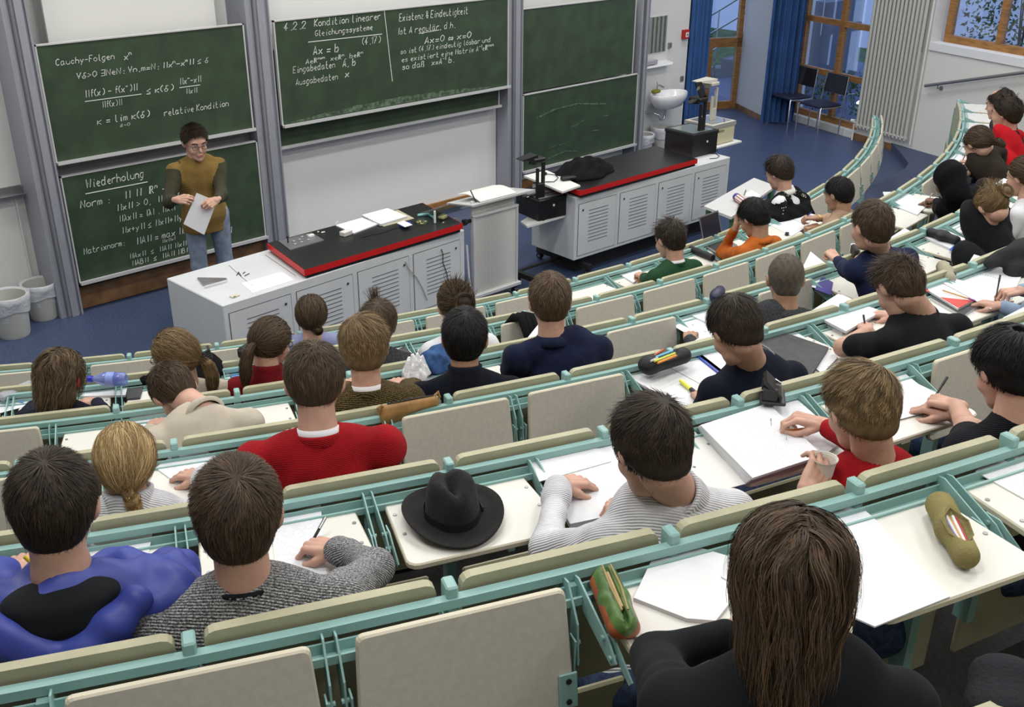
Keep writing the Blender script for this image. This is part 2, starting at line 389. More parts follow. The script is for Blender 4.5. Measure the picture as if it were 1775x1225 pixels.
# side arms carrying a tablet (flat plates with hinge links)
def arm_mesh(down, sd):
    m = MB()
    for sx in (sd,):
        x = sx*(UARC/2-.012)
        # plate from the rail, in the y-z plane
        P = [(.03, -.035), (.055, -.03), (.20, -.085), (.235, -.115), (.215, -.135), (.10, -.10), (.03, -.075)]
        if down: P = [(.03, -.035), (.06, -.03), (.115, -.10), (.125, -.20), (.105, -.22), (.075, -.20), (.03, -.085)]
        m.loft([(x-.0022, y, z) for y, z in P], [(x+.0022, y, z) for y, z in P])
        x2 = x-sx*.010
        Q = [(.16, -.075), (.20, -.075), (.285, -.125), (.275, -.140), (.20, -.11)] if not down else [(.10, -.13), (.13, -.13), (.125, -.27), (.105, -.28), (.098, -.20)]
        m.loft([(x2-.002, y, z) for y, z in Q], [(x2+.002, y, z) for y, z in Q])
        for (y, z) in ([(.18, -.09), (.215, -.115)] if not down else [(.11, -.15), (.11, -.2)]):
            m.tube([(x-.008, y, z), (x+.008, y, z)], .006, 8)
    return m.mesh('tablet_arm', M_TEAL)
ME_ARMH = [arm_mesh(False, q) for q in (-1, 1)]; ME_ARMV = [arm_mesh(True, q) for q in (-1, 1)]
ME_PLATE = []
for sx in (-1, 1):
    _b = MB(); x = sx*(TABW/2-.018)
    _b.box((x, .238, -.024), (.042, .085, .006), bev=.002)
    for y in (.213, .263): _b.cyl((x, y, -.0285), .0065, .004, 8, mi=1)
    ME_PLATE.append(_b.mesh('hinge_plate', [M_TEAL, M_BLACKM]))
_b = MB()
_b.box((0, .0, 0), (.40, .018, .34), bev=.006); ME_SEAT = _b.mesh('seat', M_BOARD)
def arc_bar(mb, r, z, w, h, t0, t1, n):
    tt = np.linspace(t0, t1, n)
    V = []
    for t in tt:
        for dr, dz in ((-w/2, -h/2), (w/2, -h/2), (w/2, h/2), (-w/2, h/2)): V.append(pol(r+dr, t, z+dz))
    F = [(i*4+k, i*4+(k+1) % 4, (i+1)*4+(k+1) % 4, (i+1)*4+k) for i in range(n-1) for k in range(4)]+[(0, 3, 2, 1), tuple((n-1)*4+k for k in range(4))]
    mb.add(V, F)
# which tablets are down (h), folded away (v); from unit a to unit b counted from the reference gap
DOWN = {-1: set(range(3, 9)), 0: {-13,-12,-11,-10,-9,-8,-7,-6,-5,-4, 4, 5, 8, 9, 10, 11, 12, 13}, 1: {-6,-5,-4,-3,-2, 0, 2, 3, 4, 5, 6, 7, 8, 9, 10},
        2: {-3,-2, 1, 2, 3, 4, 5, 6, 7, 8, 9}, 3: {-3,-2,-1, 0, 1, 2, 4, 5, 6}, 4: {0, 1, 2, 3, 4}}
NOTAB = {4: {-3}}
RANGE = {-1: (-8, 17), 0: (-15, 14), 1: (-9, 14), 2: (-6, 12), 3: (-5, 9), 4: (-4, 7), 5: (-3, 7)}
ROWLAB = {-1: 'frontmost curved row of khaki seat backs, beside the demonstration desks', 0: 'curved seat row second from the front, with the man in orange',
          1: 'curved seat row third from the front, with the ponytailed woman in dark red', 2: 'curved seat row fourth from the front, behind the man in the navy fleece',
          3: 'curved seat row fifth from the front, its rail just above the black hat', 4: 'nearest whole seat row, large folded tablets hanging along the bottom of the picture',
          5: 'seat row behind the woman with long brown hair, hardly in view'}
ROWS = {}
for s in range(-1, 6):
    n0, n1 = RANGE[s]; t0, t1 = gap_th(s, n0), gap_th(s, n1); z = Zk(s); R = Rk(s); u = UARC/R
    root = thing('seating_row', ROWLAB[s], 'seating', pol(R, (t0+t1)/2, Fk(s)), 'fixed seating rows'); ROWS[s] = root
    nn = (n1-n0)*2+1
    b = MB(); arc_bar(b, R+.028, z-.036, .022, .022, t0, t1, nn); b.build('rail', M_TEAL, root)
    b = MB(); arc_bar(b, R+.064, z-.080, .034, .005, t0, t1, nn); arc_bar(b, R+.047, z-.066, .005, .026, t0, t1, nn); arc_bar(b, R+.080, z-.070, .006, .020, t0, t1, nn); b.build('channel', M_TEAL, root)
    if s >= 0 or True:
        b = MB()
        for n in range(n0, n1+1, 2):
            M = frame_at(R, gap_th(s, n), 0); zz = Fk(s)
            b.box((0, .03, (zz+z-.05)/2), (.03, .05, z-.05-zz), M=M)
        b.build('stanchion', M_TEAL, root, kind='stuff')
    for n in range(n0, n1):
        tb = gap_th(s, n+.5)            # tablet unit centre; posts stand in the middle of the unit
        if n > n0: place(ME_BACK, 'backrest', root, frame_at(R-.006, gap_th(s, n), z))
        place(ME_POST, 'post', root, frame_at(R+.012, tb, z-.040))
        if s == 5 or (s in NOTAB and n in NOTAB[s]): continue
        if n in DOWN.get(s, ()):
            M = frame_at(R+.062, tb, tabz(s)); o = place(ME_TAB, 'writing_tablet', root, M)
            q = bpy.data.objects.new('screw_heads', ME_SCREWS); COL.objects.link(q); q.parent = o; q['kind'] = 'stuff'
            [place(q, 'tablet_arm', root, frame_at(R, tb, z)) for q in ME_ARMH]
        else:
            # hanging: rotate about x so y -> -z and the writing face looks to the front
            a = math.radians(82)
            L = np.eye(4); L[:3, 0] = (-1, 0, 0); L[:3, 1] = (0, math.cos(a), -math.sin(a)); L[:3, 2] = np.cross(L[:3, 0], L[:3, 1])
            M = frame_at(R+.092, tb, z-.006) @ L
            o = place(ME_TAB, 'writing_tablet', root, M)
            for pm in ME_PLATE: q = bpy.data.objects.new('hinge_plate', pm); COL.objects.link(q); q.parent = o
            [place(q, 'tablet_arm', root, frame_at(R, tb, z)) for q in ME_ARMV]
    # folding seats (mostly hidden)
    for n in range(n0+1, n1):
        if s >= 0: place(ME_SEAT, 'seat', root, frame_at(R-.05, gap_th(s, n), Fk(s)+.44))
# ================================================================== handwriting : single-stroke glyphs, "xy" digit pairs, baseline y=2, x-height 6, caps 9
GL_ = {
'A':'02 29 42|14 34','B':'02 09 29 38 36 06|26 45 43 32 02','C':'48 29 07 04 22 43','D':'02 09 29 47 44 22 02','E':'49 09 02 42|06 35','F':'49 09 02|06 35','G':'48 29 07 04 22 43 45 25',
'I':'12 19','K':'02 09|49 05 42','L':'09 02 42','M':'02 09 25 49 42','N':'02 09 42 49','R':'02 09 29 38 36 05|25 42','W':'09 12 26 42 59','X':'09 42|02 49','H':'02 09|42 49|06 46',
'a':'46 16 04 12 32 46 43 52','b':'09 02 32 44 36 05','c':'45 26 04 22 43','d':'49 43 52|46 16 04 12 32 44','e':'04 34 45 26 04 22 42','f':'48 39 28 22|16 46','g':'46 16 04 12 32 46 31 20 00','h':'09 02|05 26 45 42',
'i':'26 22 32|28 28','j':'26 21 00','k':'09 02|46 04 42','l':'19 13 22 32','m':'06 02|05 16 25 22|25 36 45 42','n':'06 02|05 26 45 42','o':'26 05 03 22 43 45 26','p':'06 00|05 26 45 33 12 03','q':'46 16 04 12 32|46 40',
'r':'06 02|05 26 46','s':'45 26 05 34 43 22 03','t':'19 13 22 42|06 36','u':'06 03 22 43 46 42','v':'06 22 46','w':'06 12 25 32 46','x':'06 42|02 46','y':'06 22|46 10','z':'06 46 02 42','\u00e4':'46 16 04 12 32 46 43 52|18 18|38 38','\u00f6':'26 05 03 22 43 45 26|18 18|38 38','\u00df':'02 08 29 38 36 25 44 42 22',
'0':'29 07 04 22 44 47 29','1':'07 29 22','2':'07 19 39 47 02 42','4':'39 04 44|27 22','7':'09 49 12|15 35','(':'29 07 04 22','\'':'19 17',')':'29 47 44 22','.':'22 22',',':'22 11','=':'05 45|03 43','-':'05 45','+':'05 45|27 23','|':'22 29','/':'02 49','<':'47 05 43|02 42','>':'07 45 03',
'{':'47 05 43',':':'25 25|22 22',';':'25 25|22 11','~':'07 18 27 38','&':'42 08 29 37 04 22 45','@':'02 09 29 38 36 05|25 42|12 19','#':'09 49 42 02|05 45','%':'09 22 49|15 35','^':'05 55|37 55 33','$':'15 05 03 13 35 45 43 33 15|00 00','*':'16 04 12|46 54 42|15 45|13 43','!':'04 54|36 54 32','?':'47 05 43|02 42','_':'05 45','[':'08 48 05|02 44','\u03ba':'06 02|46 04 42','\u03b4':'48 28 25 04 12 32 44 25','\u03bb':'09 19 42|25 02','\u221e':'04 16 34 46 54 42 24 12 04'}
def write_line(b, txt, x, z, h, slope=0.0, width=.0042, jit=.35, seed=0):
    """chalk strokes on a plane: local x right, z up, drawn at y=0 towards -y. returns end x. '\u2191'/'\u2193' raise or lower the next glyph"""
    rnd = random.Random(seed+len(txt)); s = h/7.0; cx = x; mode = 0; k = 0
    for ch in txt:
        if ch == ' ': cx += s*3.4; continue
        if ch == '\u2191': mode = 1; continue
        if ch == '\u2193': mode = -1; continue
        g = GL_.get(ch)
        if g is None: continue
        sc = s*(.62 if mode else 1); oz = s*(4.2 if mode > 0 else (-1.6 if mode < 0 else 0)); mode = 0
        wmax = 0
        for st in g.split('|'):
            pts = [(int(p[0]), int(p[1])) for p in st.split()]
            wmax = max([wmax]+[p[0] for p in pts])
            P = [(cx+sc*(px+.16*(py-2)+rnd.uniform(-jit, jit)*.35), z+oz+slope*(cx-x)+sc*(py-2+rnd.uniform(-jit, jit)*.35)) for px, py in pts]
            if len(P) == 2 and pts[0] == pts[1]: P[1] = (P[0][0]+.006, P[0][1]-.004)
            stroke(b, P, width*rnd.uniform(.8, 1.2))
        cx += sc*(wmax+1.7)
    return cx
def stroke(b, P, w):
    P = np.array(P); n = len(P); V = []
    for i in range(n):
        d = P[min(i+1, n-1)]-P[max(i-1, 0)]; d = d/(np.hypot(*d)+1e-9); q = np.array([-d[1], d[0]])*w/2
        V += [(P[i][0]+q[0], 0, P[i][1]+q[1]), (P[i][0]-q[0], 0, P[i][1]-q[1]), (P[i][0]-q[0], -.0012, P[i][1]-q[1]), (P[i][0]+q[0], -.0012, P[i][1]+q[1])]
    F = [(4*i+2, 4*i+6, 4*i+7, 4*i+3) for i in range(n-1)]+[(4*i+3, 4*i+7, 4*i+4, 4*i) for i in range(n-1)]+[(4*i+1, 4*i+5, 4*i+6, 4*i+2) for i in range(n-1)]
    b.add(V, F)
BY = 8.67     # front face of the sliding boards
def board(name, label, x0, x1, z0, z1, y=BY, tray=True, frame=True, group=None):
    t = thing(name, label, 'chalkboard', ((x0+x1)/2, y+.02, z0))
    b = MB(); b.box(((x0+x1)/2, y+.013, (z0+z1)/2), (x1-x0-.02, .022, z1-z0-.02)); b.build('writing_surface', M_GREEN, t)
    b = MB(); f = .012
    b.box((x0+f/2, y+.01, (z0+z1)/2), (f, .034, z1-z0)); b.box((x1-f/2, y+.01, (z0+z1)/2), (f, .034, z1-z0)); b.box(((x0+x1)/2, y+.01, z1-f/2), (x1-x0, .034, f))
    b.build('edge_frame', M_ALUW, t)
    if tray: b = MB(); b.box(((x0+x1)/2, y-.012, z0+.010), (x1-x0, .07, .020)); b.box(((x0+x1)/2, y-.045, z0+.016), (x1-x0, .006, .028)); b.build('chalk_tray', M_ALUW, t)
    return t
SL = [0.0]
def chalk(t, y, items, name='chalk_writing'):
    """items: (px, py, text, height_px, px_end) positions read off the board"""
    for px, py, txt, hp, pe in items:
        p = at_y(px, py, y); q = at_y(pe, py-(pe-px)*.12, y); sc = depth_of(p)/FPX; h = hp*sc
        w0 = write_line(MB(), txt, 0, 0, h, seed=int(px)); k = (q[0]-p[0])/max(w0, 1e-6)
        b = MB(M=basis((k, 0, 0), (0, 1, 0), (0, 0, 1), (p[0], y-.0002, p[2])))
        write_line(b, txt, 0, 0, h, width=h*.10, seed=int(px)); b.build(name, M_CHALK, t)
def chalk_line(t, y, pts, w=.006):
    b = MB(M=basis((1, 0, 0), (0, 1, 0), (0, 0, 1), (0, y-.0002, 0))); q = [at_y(a, c, y) for a, c in pts]
    stroke(b, [(p[0], p[2]) for p in q], w); b.build('chalk_line', M_CHALK, t)
def smear(t, y, x0, x1, z0, z1, seed=0, n=24, name='chalk_smear', amp=1):
    rnd = random.Random(seed); V = []; 
    for i in range(n+1):
        f = i/n; V.append((x0+(x1-x0)*f, y-.0012, z0+.01)); V.append((x0+(x1-x0)*f, y-.0012, z0+.01+(z1-z0)*math.sin(math.pi*min(1, f*1.02))**.7*(.75+.25*rnd.random())))
    b = MB(); b.add(V, [(2*i, 2*i+2, 2*i+3, 2*i+1) for i in range(n)]); b.build(name, M_SMEAR, t)
bu = board('blackboard', 'upper sliding green chalkboard at left, with the Cauchy formulas', 3.075, 4.930, 1.325, 2.285)
chalk(bu, BY, [(97, 114, 'Cauchy-Folgen', 11, 200), (215, 104, 'x\u2191n', 12, 230), (133, 137, '%\u03b4>0 #NeN: %n,m=N: ||x\u2191n-x\u2191m|| < \u03b4', 10, 363),
    (147, 169, '||f(x) - f(x~)||', 12, 240), (177, 187, '||f(x)||', 11, 213), (254, 163, '? \u03ba(\u03b4)', 11, 303), (311, 147, '||x~-x||', 11, 350), (322, 163, '||x||', 9, 343), (169, 216, '\u03ba = lim \u03ba(\u03b4)', 12, 262), (208, 220, '\u03b4-0', 5, 227), (285, 201, 'relative Kondition', 11, 398)])
chalk_line(bu, BY, [(147, 176), (245, 163)]); chalk_line(bu, BY, [(311, 152), (347, 147)])
bl = board('blackboard', 'lower green chalkboard at left behind the lecturer, headed Wiederholung', 3.085, 4.948, .262, 1.222)
chalk(bl, BY, [(150, 326, 'Wiederholung', 15, 252), (140, 361, 'Norm :', 13, 192), (215, 345, '|| ||  @\u2191n !@', 13, 303), (202, 366, '||x|| > 0,  ||x||=0', 11, 318), (206, 385, '||\u03bbx|| = |\u03bb| . ||x||', 11, 306), (211, 405, '||x+y|| ? ||x||+||y||', 11, 328),
    (146, 441, 'Matrixnorm:', 11, 218), (236, 424, '||A|| = max ||Ax||', 12, 345), (281, 421, '||x||=1', 6, 305), (224, 449, '||Ax||  ?  ||A|| ||x||', 9, 326), (228, 461, '||AB||  ?  ||A|| ||B||', 9, 332), (398, 404, '1', 11, 404)])
chalk_line(bl, BY, [(148, 336), (256, 315)], .008)
bm = board('blackboard', 'middle green chalkboard, headed 4.2.2 Kondition linearer Gleichungssysteme', 5.222, 8.190, 1.305, 2.285, y=8.645)
chalk(bm, 8.645, [(492, 53, '4.2.2', 12, 532), (545, 46, 'Kondition linearer', 12, 661), (546, 63, 'Gleichungssysteme', 10, 647), (543, 95, 'Ax = b', 14, 589), (628, 78, '(4.17)', 12, 661), (530, 111, 'Ae@\u2191n\u2191x\u2191n, xe@\u2191n, be@\u2191n', 8, 630), (508, 127, 'Eingabedaten', 11, 582), (594, 116, 'A, b', 12, 618), (513, 148, 'Ausgabedaten', 11, 587), (598, 134, 'x', 12, 607),
    (692, 37, 'Existenz & Eindeutigkeit', 12, 812), (690, 60, 'Ist A regul\u00e4r, d.h.', 11, 790), (736, 76, 'Ax=0 * x=0', 11, 818), (694, 94, 'so ist (4.17) eindeutig l\u00f6sbar und', 9, 851), (696, 108, 'es existiert eine Matrix A\u2191-\u21911e@\u2191n\u2191x\u2191n', 9, 856), (697, 121, 'so da\u00df   x=A\u2191-\u21911 b.', 10, 788)])
chalk_line(bm, 8.645, [(534, 73), (662, 59)], .007); chalk_line(bm, 8.645, [(666, 18), (680, 141)], .007); chalk_line(bm, 8.645, [(726, 58), (761, 52)], .006)
smear(bm, 8.645, 5.30, 8.0, 1.325, 1.40, 3)
b2 = board('blackboard', 'green chalkboard hidden behind the middle one, only its lower strip seen', 5.205, 8.130, 1.083, 2.02, y=8.73)
br1 = board('blackboard', 'upper blank green chalkboard at right beside the washbasin', 8.432, 10.40, 1.19, 2.135, y=8.675, tray=False)
br2 = board('blackboard', 'lower green chalkboard at right with wiped chalk traces, behind the black projector', 8.437, 10.49, .26, 1.185, y=8.655)
for i, (a, c, d, e) in enumerate([((930, 205), (960, 190), (1000, 180), (1050, 180)), ((945, 262), (960, 254), (975, 250), (980, 250)), ((1020, 228), (1030, 226), (1038, 225), (1040, 225)), ((990, 220), (1003, 215), (1010, 209), (1015, 208)), ((1042, 203), (1048, 201), (1052, 200), (1055, 200)), ((950, 275), (965, 268), (980, 262), (1000, 262))]):
    bb = MB(M=basis((1, 0, 0), (0, 1, 0), (0, 0, 1), (0, 8.6545, 0))); q = [at_y(*v, 8.655) for v in (a, c, d, e)]; stroke(bb, [(p[0], p[2]) for p in q], .012 if i else .02); bb.build('chalk_smear', M_SMEAR, br2)
# aluminium tracks carrying the boards
def track(x0, x1, n):
    b = MB(); b.box(((x0+x1)/2, (8.66+FW)/2, 3.0), (x1-x0, FW-8.66, 6.0)); 
    w = x1-x0
    b.box((x0+w*.30, 8.652, 3.0), (.012, .02, 6.0), mi=1); b.box((x0+w*.62, 8.652, 3.0), (w*.3, .024, 6.0)); b.box((x1-.018, 8.65, 3.0), (.014, .026, 6.0), mi=0)
    b.build('trim_track', [M_ALU, mat('groove_dark', (.12, .12, .13), .6)], kind='structure', loc=(x0, 8.7, 0))
track(2.875, 3.072, 0); track(4.955, 5.200, 1); track(8.200, 8.425, 2); track(10.50, 10.655, 3)
b = MB(); b.box((4.01, 8.82, 1.0), (1.88, .02, 2.4)); b.build('trim_backing', mat('backing_grey', (.28, .28, .31), .6), kind='structure', loc=(3.08, 8.8, 0))
b = MB(); b.box((4.0, 8.84, 2.9), (1.50, .03, 2.3)); b.build('trim_panel', mat('panel_white', (.70, .70, .68), .8), kind='structure', loc=(3.2, 8.8, 1.8))
b = MB(); b.box((4.01, 8.76, .11), (1.88, .06, .20)); b.build('baseboard_left', M_OAKD, kind='structure', loc=(3.1, 8.7, 0))
b = MB(); b.box((6.70, 8.86, 1.35), (2.98, .02, 2.50)); b.build('projection_wall', mat('projection_white', (.76, .76, .75), .8), kind='structure', loc=(6.7, 8.86, .1))
b = MB(); b.box((9.47, 8.86, 1.6), (2.04, .02, 3.0)); b.build('trim_backing', MATS['panel_white'], kind='structure', loc=(9.4, 8.86, .1))
b = MB(); b.box((7.0, 8.835, .05), (3.6, .03, .10)); b.build('baseboard_niche', M_OAK, kind='structure', loc=(7, 8.835, 0))
# wall fittings on the left
t = thing('chalk_holder', 'grey metal tray fixed to the wall left of the chalkboards', 'wall tray', (2.74, 8.9, 1.04))
b = MB(); b.box((2.74, FW-.012, 1.085), (.25, .024, .09)); b.build('back_plate', M_STEEL, t)
b = MB(); b.loft([(2.615, FW, 1.05), (2.615, FW-.09, 1.05), (2.615, FW-.11, 1.075), (2.615, FW-.10, 1.08), (2.615, FW-.085, 1.06), (2.615, FW, 1.06)], [(2.865, FW, 1.05), (2.865, FW-.09, 1.05), (2.865, FW-.11, 1.075), (2.865, FW-.10, 1.08), (2.865, FW-.085, 1.06), (2.865, FW, 1.06)]); b.build('trough', M_STEEL, t)
b = MB(); b.box((2.80, FW-.013, .52), (.012, .026, 1.04)); tag(b.build('cable_duct', M_WALL), 'thin white cable duct running down the wall under the grey tray', 'duct')
b = MB(); b.box((2.95, FW-.01, 3.22), (.05, .02, .12)); b.build('wall_switch', M_STEEL, label='small grey fitting high on the wall at upper left', cat='fitting')
# waste bins
M_BIN = mat('grey_bin_plastic', (.50, .50, .47), .55); M_BAG = mat('bin_liner', (.62, .64, .68), .35, alpha=.82, bump=.9, bscale=30, spec=.7)
def bin_(x, y, label, s=1.0, group=None):
    t = thing('waste_bin', label, 'bin', (x, y, 0), group)
    T = basis((s, 0, 0), (0, s, 0), (0, 0, s), (x, y, 0))
    b = MB(); b.lathe([(.001, .01), (.105, 0), (.112, .02), (.135, .30), (.142, .305), (.142, .318), (.130, .318), (.108, .03), (.001, .03)], n=28, M=T, caps=False); b.build('bucket', M_BIN, t, smooth=True, angle=40)
    b = MB(); rnd = random.Random(int(x*100)); n = 36; V = []
    for j, (r, z) in enumerate([(.120, .14), (.137, .30), (.147, .330), (.153, .325), (.150, .28), (.143, .235), (.1405, .20)]):
        for k in range(n): a = 2*math.pi*k/n; rr = r+.004*math.sin(5*a+j)+(.004*rnd.random() if j > 2 else 0); V.append((rr*math.cos(a), rr*math.sin(a), z+(.012*math.sin(3*a)+.010*rnd.random() if j > 4 else 0)))
    b.add(V, [(j*n+k, j*n+(k+1) % n, (j+1)*n+(k+1) % n, (j+1)*n+k) for j in range(6) for k in range(n)], M=T); b.build('bin_liner', M_BAG, t, smooth=True)
    return t
bin_(2.46, 8.60, 'grey waste bin with clear liner, leftmost at the wall beside the metal stand leg', 1.12); bin_(2.79, 8.80, 'grey waste bin with clear liner, standing against the aluminium board track', 1.0)
t = thing('stand_leg', 'thin grey metal leg standing beside the left waste bin', 'stand', at_z(13, 583, 0))
p = at_z(13, 583, 0); b = MB(); b.tube([p+[0, 0, .03], p+[-.12, .10, .75]], .014, 10); b.build('pole', M_STEEL, t, smooth=True, angle=50); b = MB(); b.lathe([(.018, 0), (.020, .02), (.014, .035)], p, 12); b.build('rubber_foot', M_BLACK, t)
# washbasin corner
wx = 11.16
t = thing('washbasin', 'white ceramic washbasin with chrome tap on the wall right of the boards', 'washbasin', (wx+.15, FW-.2, .35))
b = MB(); n = 30; V = []
def rim(s, z, y0=FW):
    out = []
    for k in range(n): a = 2*math.pi*k/n; x = math.cos(a)*.33*s; y = math.sin(a); y = (y*.22*s if y < 0 else y*.16*s)-.20; out.append((wx+.16+x, min(y0+y, FW), z))
    return out
Rg = [rim(.42, .60), rim(.75, .64), rim(.97, .74), rim(1.0, .80), rim(.97, .812), rim(.88, .805), rim(.80, .74), rim(.45, .69), rim(.05, .68)]
b.add(sum(Rg, []), [(j*n+k, j*n+(k+1) % n, (j+1)*n+(k+1) % n, (j+1)*n+k) for j in range(8) for k in range(n)]+[tuple(range(n))[::-1], tuple(8*n+k for k in range(n))]); b.build('basin', M_CERAM, t, smooth=True, angle=60)
b = MB(); b.tube([(wx+.10, FW-.06, .80), (wx+.10, FW-.06, .89), (wx+.10, FW-.09, .90), (wx+.11, FW-.17, .875)], .012, 10); b.tube([(wx+.10, FW-.06, .90), (wx+.10, FW-.05, .94)], .009, 8); b.build('tap', M_CHROME, t, smooth=True, angle=50)
b = MB(); b.tube([(wx+.12, FW-.2, .62), (wx+.12, FW-.2, .50), (wx+.10, FW-.2, .46), (wx+.05, FW-.19, .46), (wx+.02, FW-.18, .52), (wx-.02, FW-.1, .55), (wx-.05, FW, .55)], .016, 10); b.build('siphon', M_CHROME, t, smooth=True, angle=50)
b = MB(); b.box((wx+.0, FW-.12, .835), (.13, .08, .045), bev=.015); b.build('cleaning_sponge', mat('olive_sponge', (.20, .20, .04), .95, noise=.3, nscale=60), label='olive green sponge lying on the rim of the washbasin', cat='sponge')
t = thing('wall_mirror', 'frameless wall mirror above the washbasin shelf', 'mirror', (11.11, FW-.01, 1.30)); b = MB(); b.box((11.14, FW-.008, 1.555), (.60, .012, .46)); b.build('glass', mat('mirror_glass', (.75, .78, .76), .03, metal=1.0), t)
b = MB(); b.loft([(wx-.32, FW, 1.20), (wx-.32, FW-.12, 1.185), (wx-.29, FW-.135, 1.16), (wx-.28, FW-.05, 1.13), (wx-.28, FW, 1.13)], [(wx+.33, FW, 1.20), (wx+.33, FW-.12, 1.185), (wx+.30, FW-.135, 1.16), (wx+.28, FW-.05, 1.14), (wx+.28, FW, 1.14)]); b.build('wash_shelf', M_CERAM, label='white ceramic shelf below the mirror', cat='shelf')
b = MB(); b.box((wx-.13, FW-.07, 1.225), (.26, .10, .055), bev=.004); b.build('towel_box', mat('box_grey', (.42, .42, .44), .6), label='grey towel box on the shelf under the mirror', cat='box')
t = thing('soap_dispenser', 'small steel hook plate right of the mirror', 'fitting', (11.52, FW-.01, 1.36)); b = MB(); b.box((11.52, FW-.02, 1.39), (.05, .035, .07), bev=.004); b.build('plate', M_STEEL, t)
for i, (z, x) in enumerate(((.90, 12.0), (.80, 12.0))):
    b = MB(); b.box((11.86, FW-.006, z), (.075, .012, .075), bev=.004); b.build('wall_socket', M_WHITE if i else M_STEEL, label=('grey light switch beside the blue curtain' if i == 0 else 'white wall socket under the light switch by the curtain'), cat='switch' if i == 0 else 'socket')
t = thing('fire_alarm_box', 'small red fire alarm call point on the wall by the blue curtain', 'fire alarm', (11.80, FW-.02, 1.46))
b = MB(); b.box((11.84, FW-.025, 1.505), (.12, .05, .12), bev=.005); b.build('case', mat('alarm_red', (.42, .02, .02), .4), t)
b = MB(); b.box((11.845, FW-.053, 1.50), (.062, .006, .062)); b.build('window_plate', M_WHITE, t); b = MB(); b.ball((11.845, FW-.058, 1.50), (.012, .006, .012), 10); b.build('button', M_BLACK, t)
bin_(11.26, 8.80, 'waste bin with clear liner under the washbasin, partly behind the black projector', 1.1); bin_(10.85, 8.80, 'waste bin under the washbasin next to the board track', 1.0)
# curtains : pleated blue cloth
M_CURT = mat('blue_curtain', (.035, .095, .26), .85, sheen=.2, noise=.15, nscale=3)
def curtain(label, P, Q, z0, z1, n=9, amp=.045):
    P = np.array(P, float); Q = np.array(Q, float); d = nrm(np.append(Q-P, 0)); nrl = np.array([d[1], -d[0], 0]); L = np.hypot(*(Q-P)); N = n*10; V = []
    for z, a in ((z0, 1.0), ((z0+z1)/2, .9), (z1, .7)):
        for off in (0, .006):
            for i in range(N+1):
                f = i/N; w = math.sin(f*n*2*math.pi)+.35*math.sin(f*n*4.7+1); V.append(np.append(P, 0)+d*L*f+nrl*(amp*a*w+off)+np.array([0, 0, z]))
    m_ = N+1; b = MB(); F = []
    for l in range(2):
        for i in range(N):
            a = (2*l)*m_+i; c = (2*l+2)*m_+i; F.append((a, a+1, c+1, c)); F.append((a+m_, c+m_, c+m_+1, a+m_+1))
    F += [(i, i+m_, i+m_+1, i+1) for i in range(N)]; F += [(0, 2*m_, 3*m_, m_), (2*m_, 4*m_, 5*m_, 3*m_), (N, m_+N, 3*m_+N, 2*m_+N), (2*m_+N, 3*m_+N, 5*m_+N, 4*m_+N)]
    b.add(V, F); return b.build('curtain', M_CURT, smooth=True, angle=60, label=label, cat='curtain')
curtain('blue pleated curtain at the corner of the front wall, behind the beige projector', (11.98, 9.02), (12.55, 9.10), .03, 5.8, 6)
curtain('blue pleated curtain hanging left of the oak window, beside the pier', (13.72, 8.86), (14.10, 8.52), .04, 5.8, 6, .05)
# radiator of vertical tubes
t = thing('radiator', 'tall cream radiator of vertical tubes right of the oak window', 'radiator', wallpt(1.9, .08, .16))
_rm = MB(); _rm.tube([(0, 0, 0), (0, 0, 5.2)], .0235, 10); RT = _rm.mesh('tube', mat('radiator_cream', (.50, .50, .46), .4), smooth=True)
RT.set_sharp_from_angle(angle=.8)
for i in range(14):
    p = wallpt(1.53+i*.069, .07, .20); place(RT, 'tube', t, rotz(0, p))
for z in (.23, 5.3):
    b = MB(); b.tube([wallpt(1.50, .07, z), wallpt(2.46, .07, z)], .02, 8); b.build('header_pipe', MATS['radiator_cream'], t)
b = MB(); b.tube([wallpt(1.47, .07, .30), wallpt(1.47, .07, 0.0)], .012, 8); b.tube([wallpt(1.47, .07, .26), wallpt(1.53, .07, .26)], .012, 8); b.tube([wallpt(1.44, .10, .28), wallpt(1.49, .10, .28)], .025, 10); b.build('valve', M_WHITE, t)
b = MB(); b.tube([wallpt(2.50, .04, .16), wallpt(2.50, .04, 5.6)], .010, 6); b.build('riser_pipe', M_WHITE, label='thin pipe running up the wall right of the radiator', cat='pipe')
t = thing('blind_crank', 'thin dark crank rod hanging right of the radiator', 'rod', wallpt(2.46, .05, 1.2)); b = MB(); b.tube([wallpt(2.44, .05, 5), wallpt(2.44, .05, 1.38)], .006, 6); b.build('rod', M_BLACKM, t); b = MB(); b.tube([wallpt(2.44, .05, 1.38), wallpt(2.37, .07, 1.36)], .009, 6); b.build('grip', M_STEEL, t)
# handrail
t = thing('handrail', 'grey metal handrail sloping up along the right wall', 'handrail', wallpt(2.7, .08, .9))
b = MB(); a0, a1 = wallpt(2.62, .075, .975), wallpt(6.0, .075, 1.93); b.tube([a0, a1], .021, 12); b.build('rail', M_STEEL, t, smooth=True, angle=40)
for f in (.06, .45, .85):
    b = MB(); q = a0+(a1-a0)*f; b.tube([q-[0, 0, .015], q-[0, 0, .055], q-[0, 0, .06]-WN*.075], .009, 8); b.tube([q-[0, 0, .06]-WN*.07, q-[0, 0, .06]-WN*.078], .03, 14); b.build('bracket', M_STEEL, t)
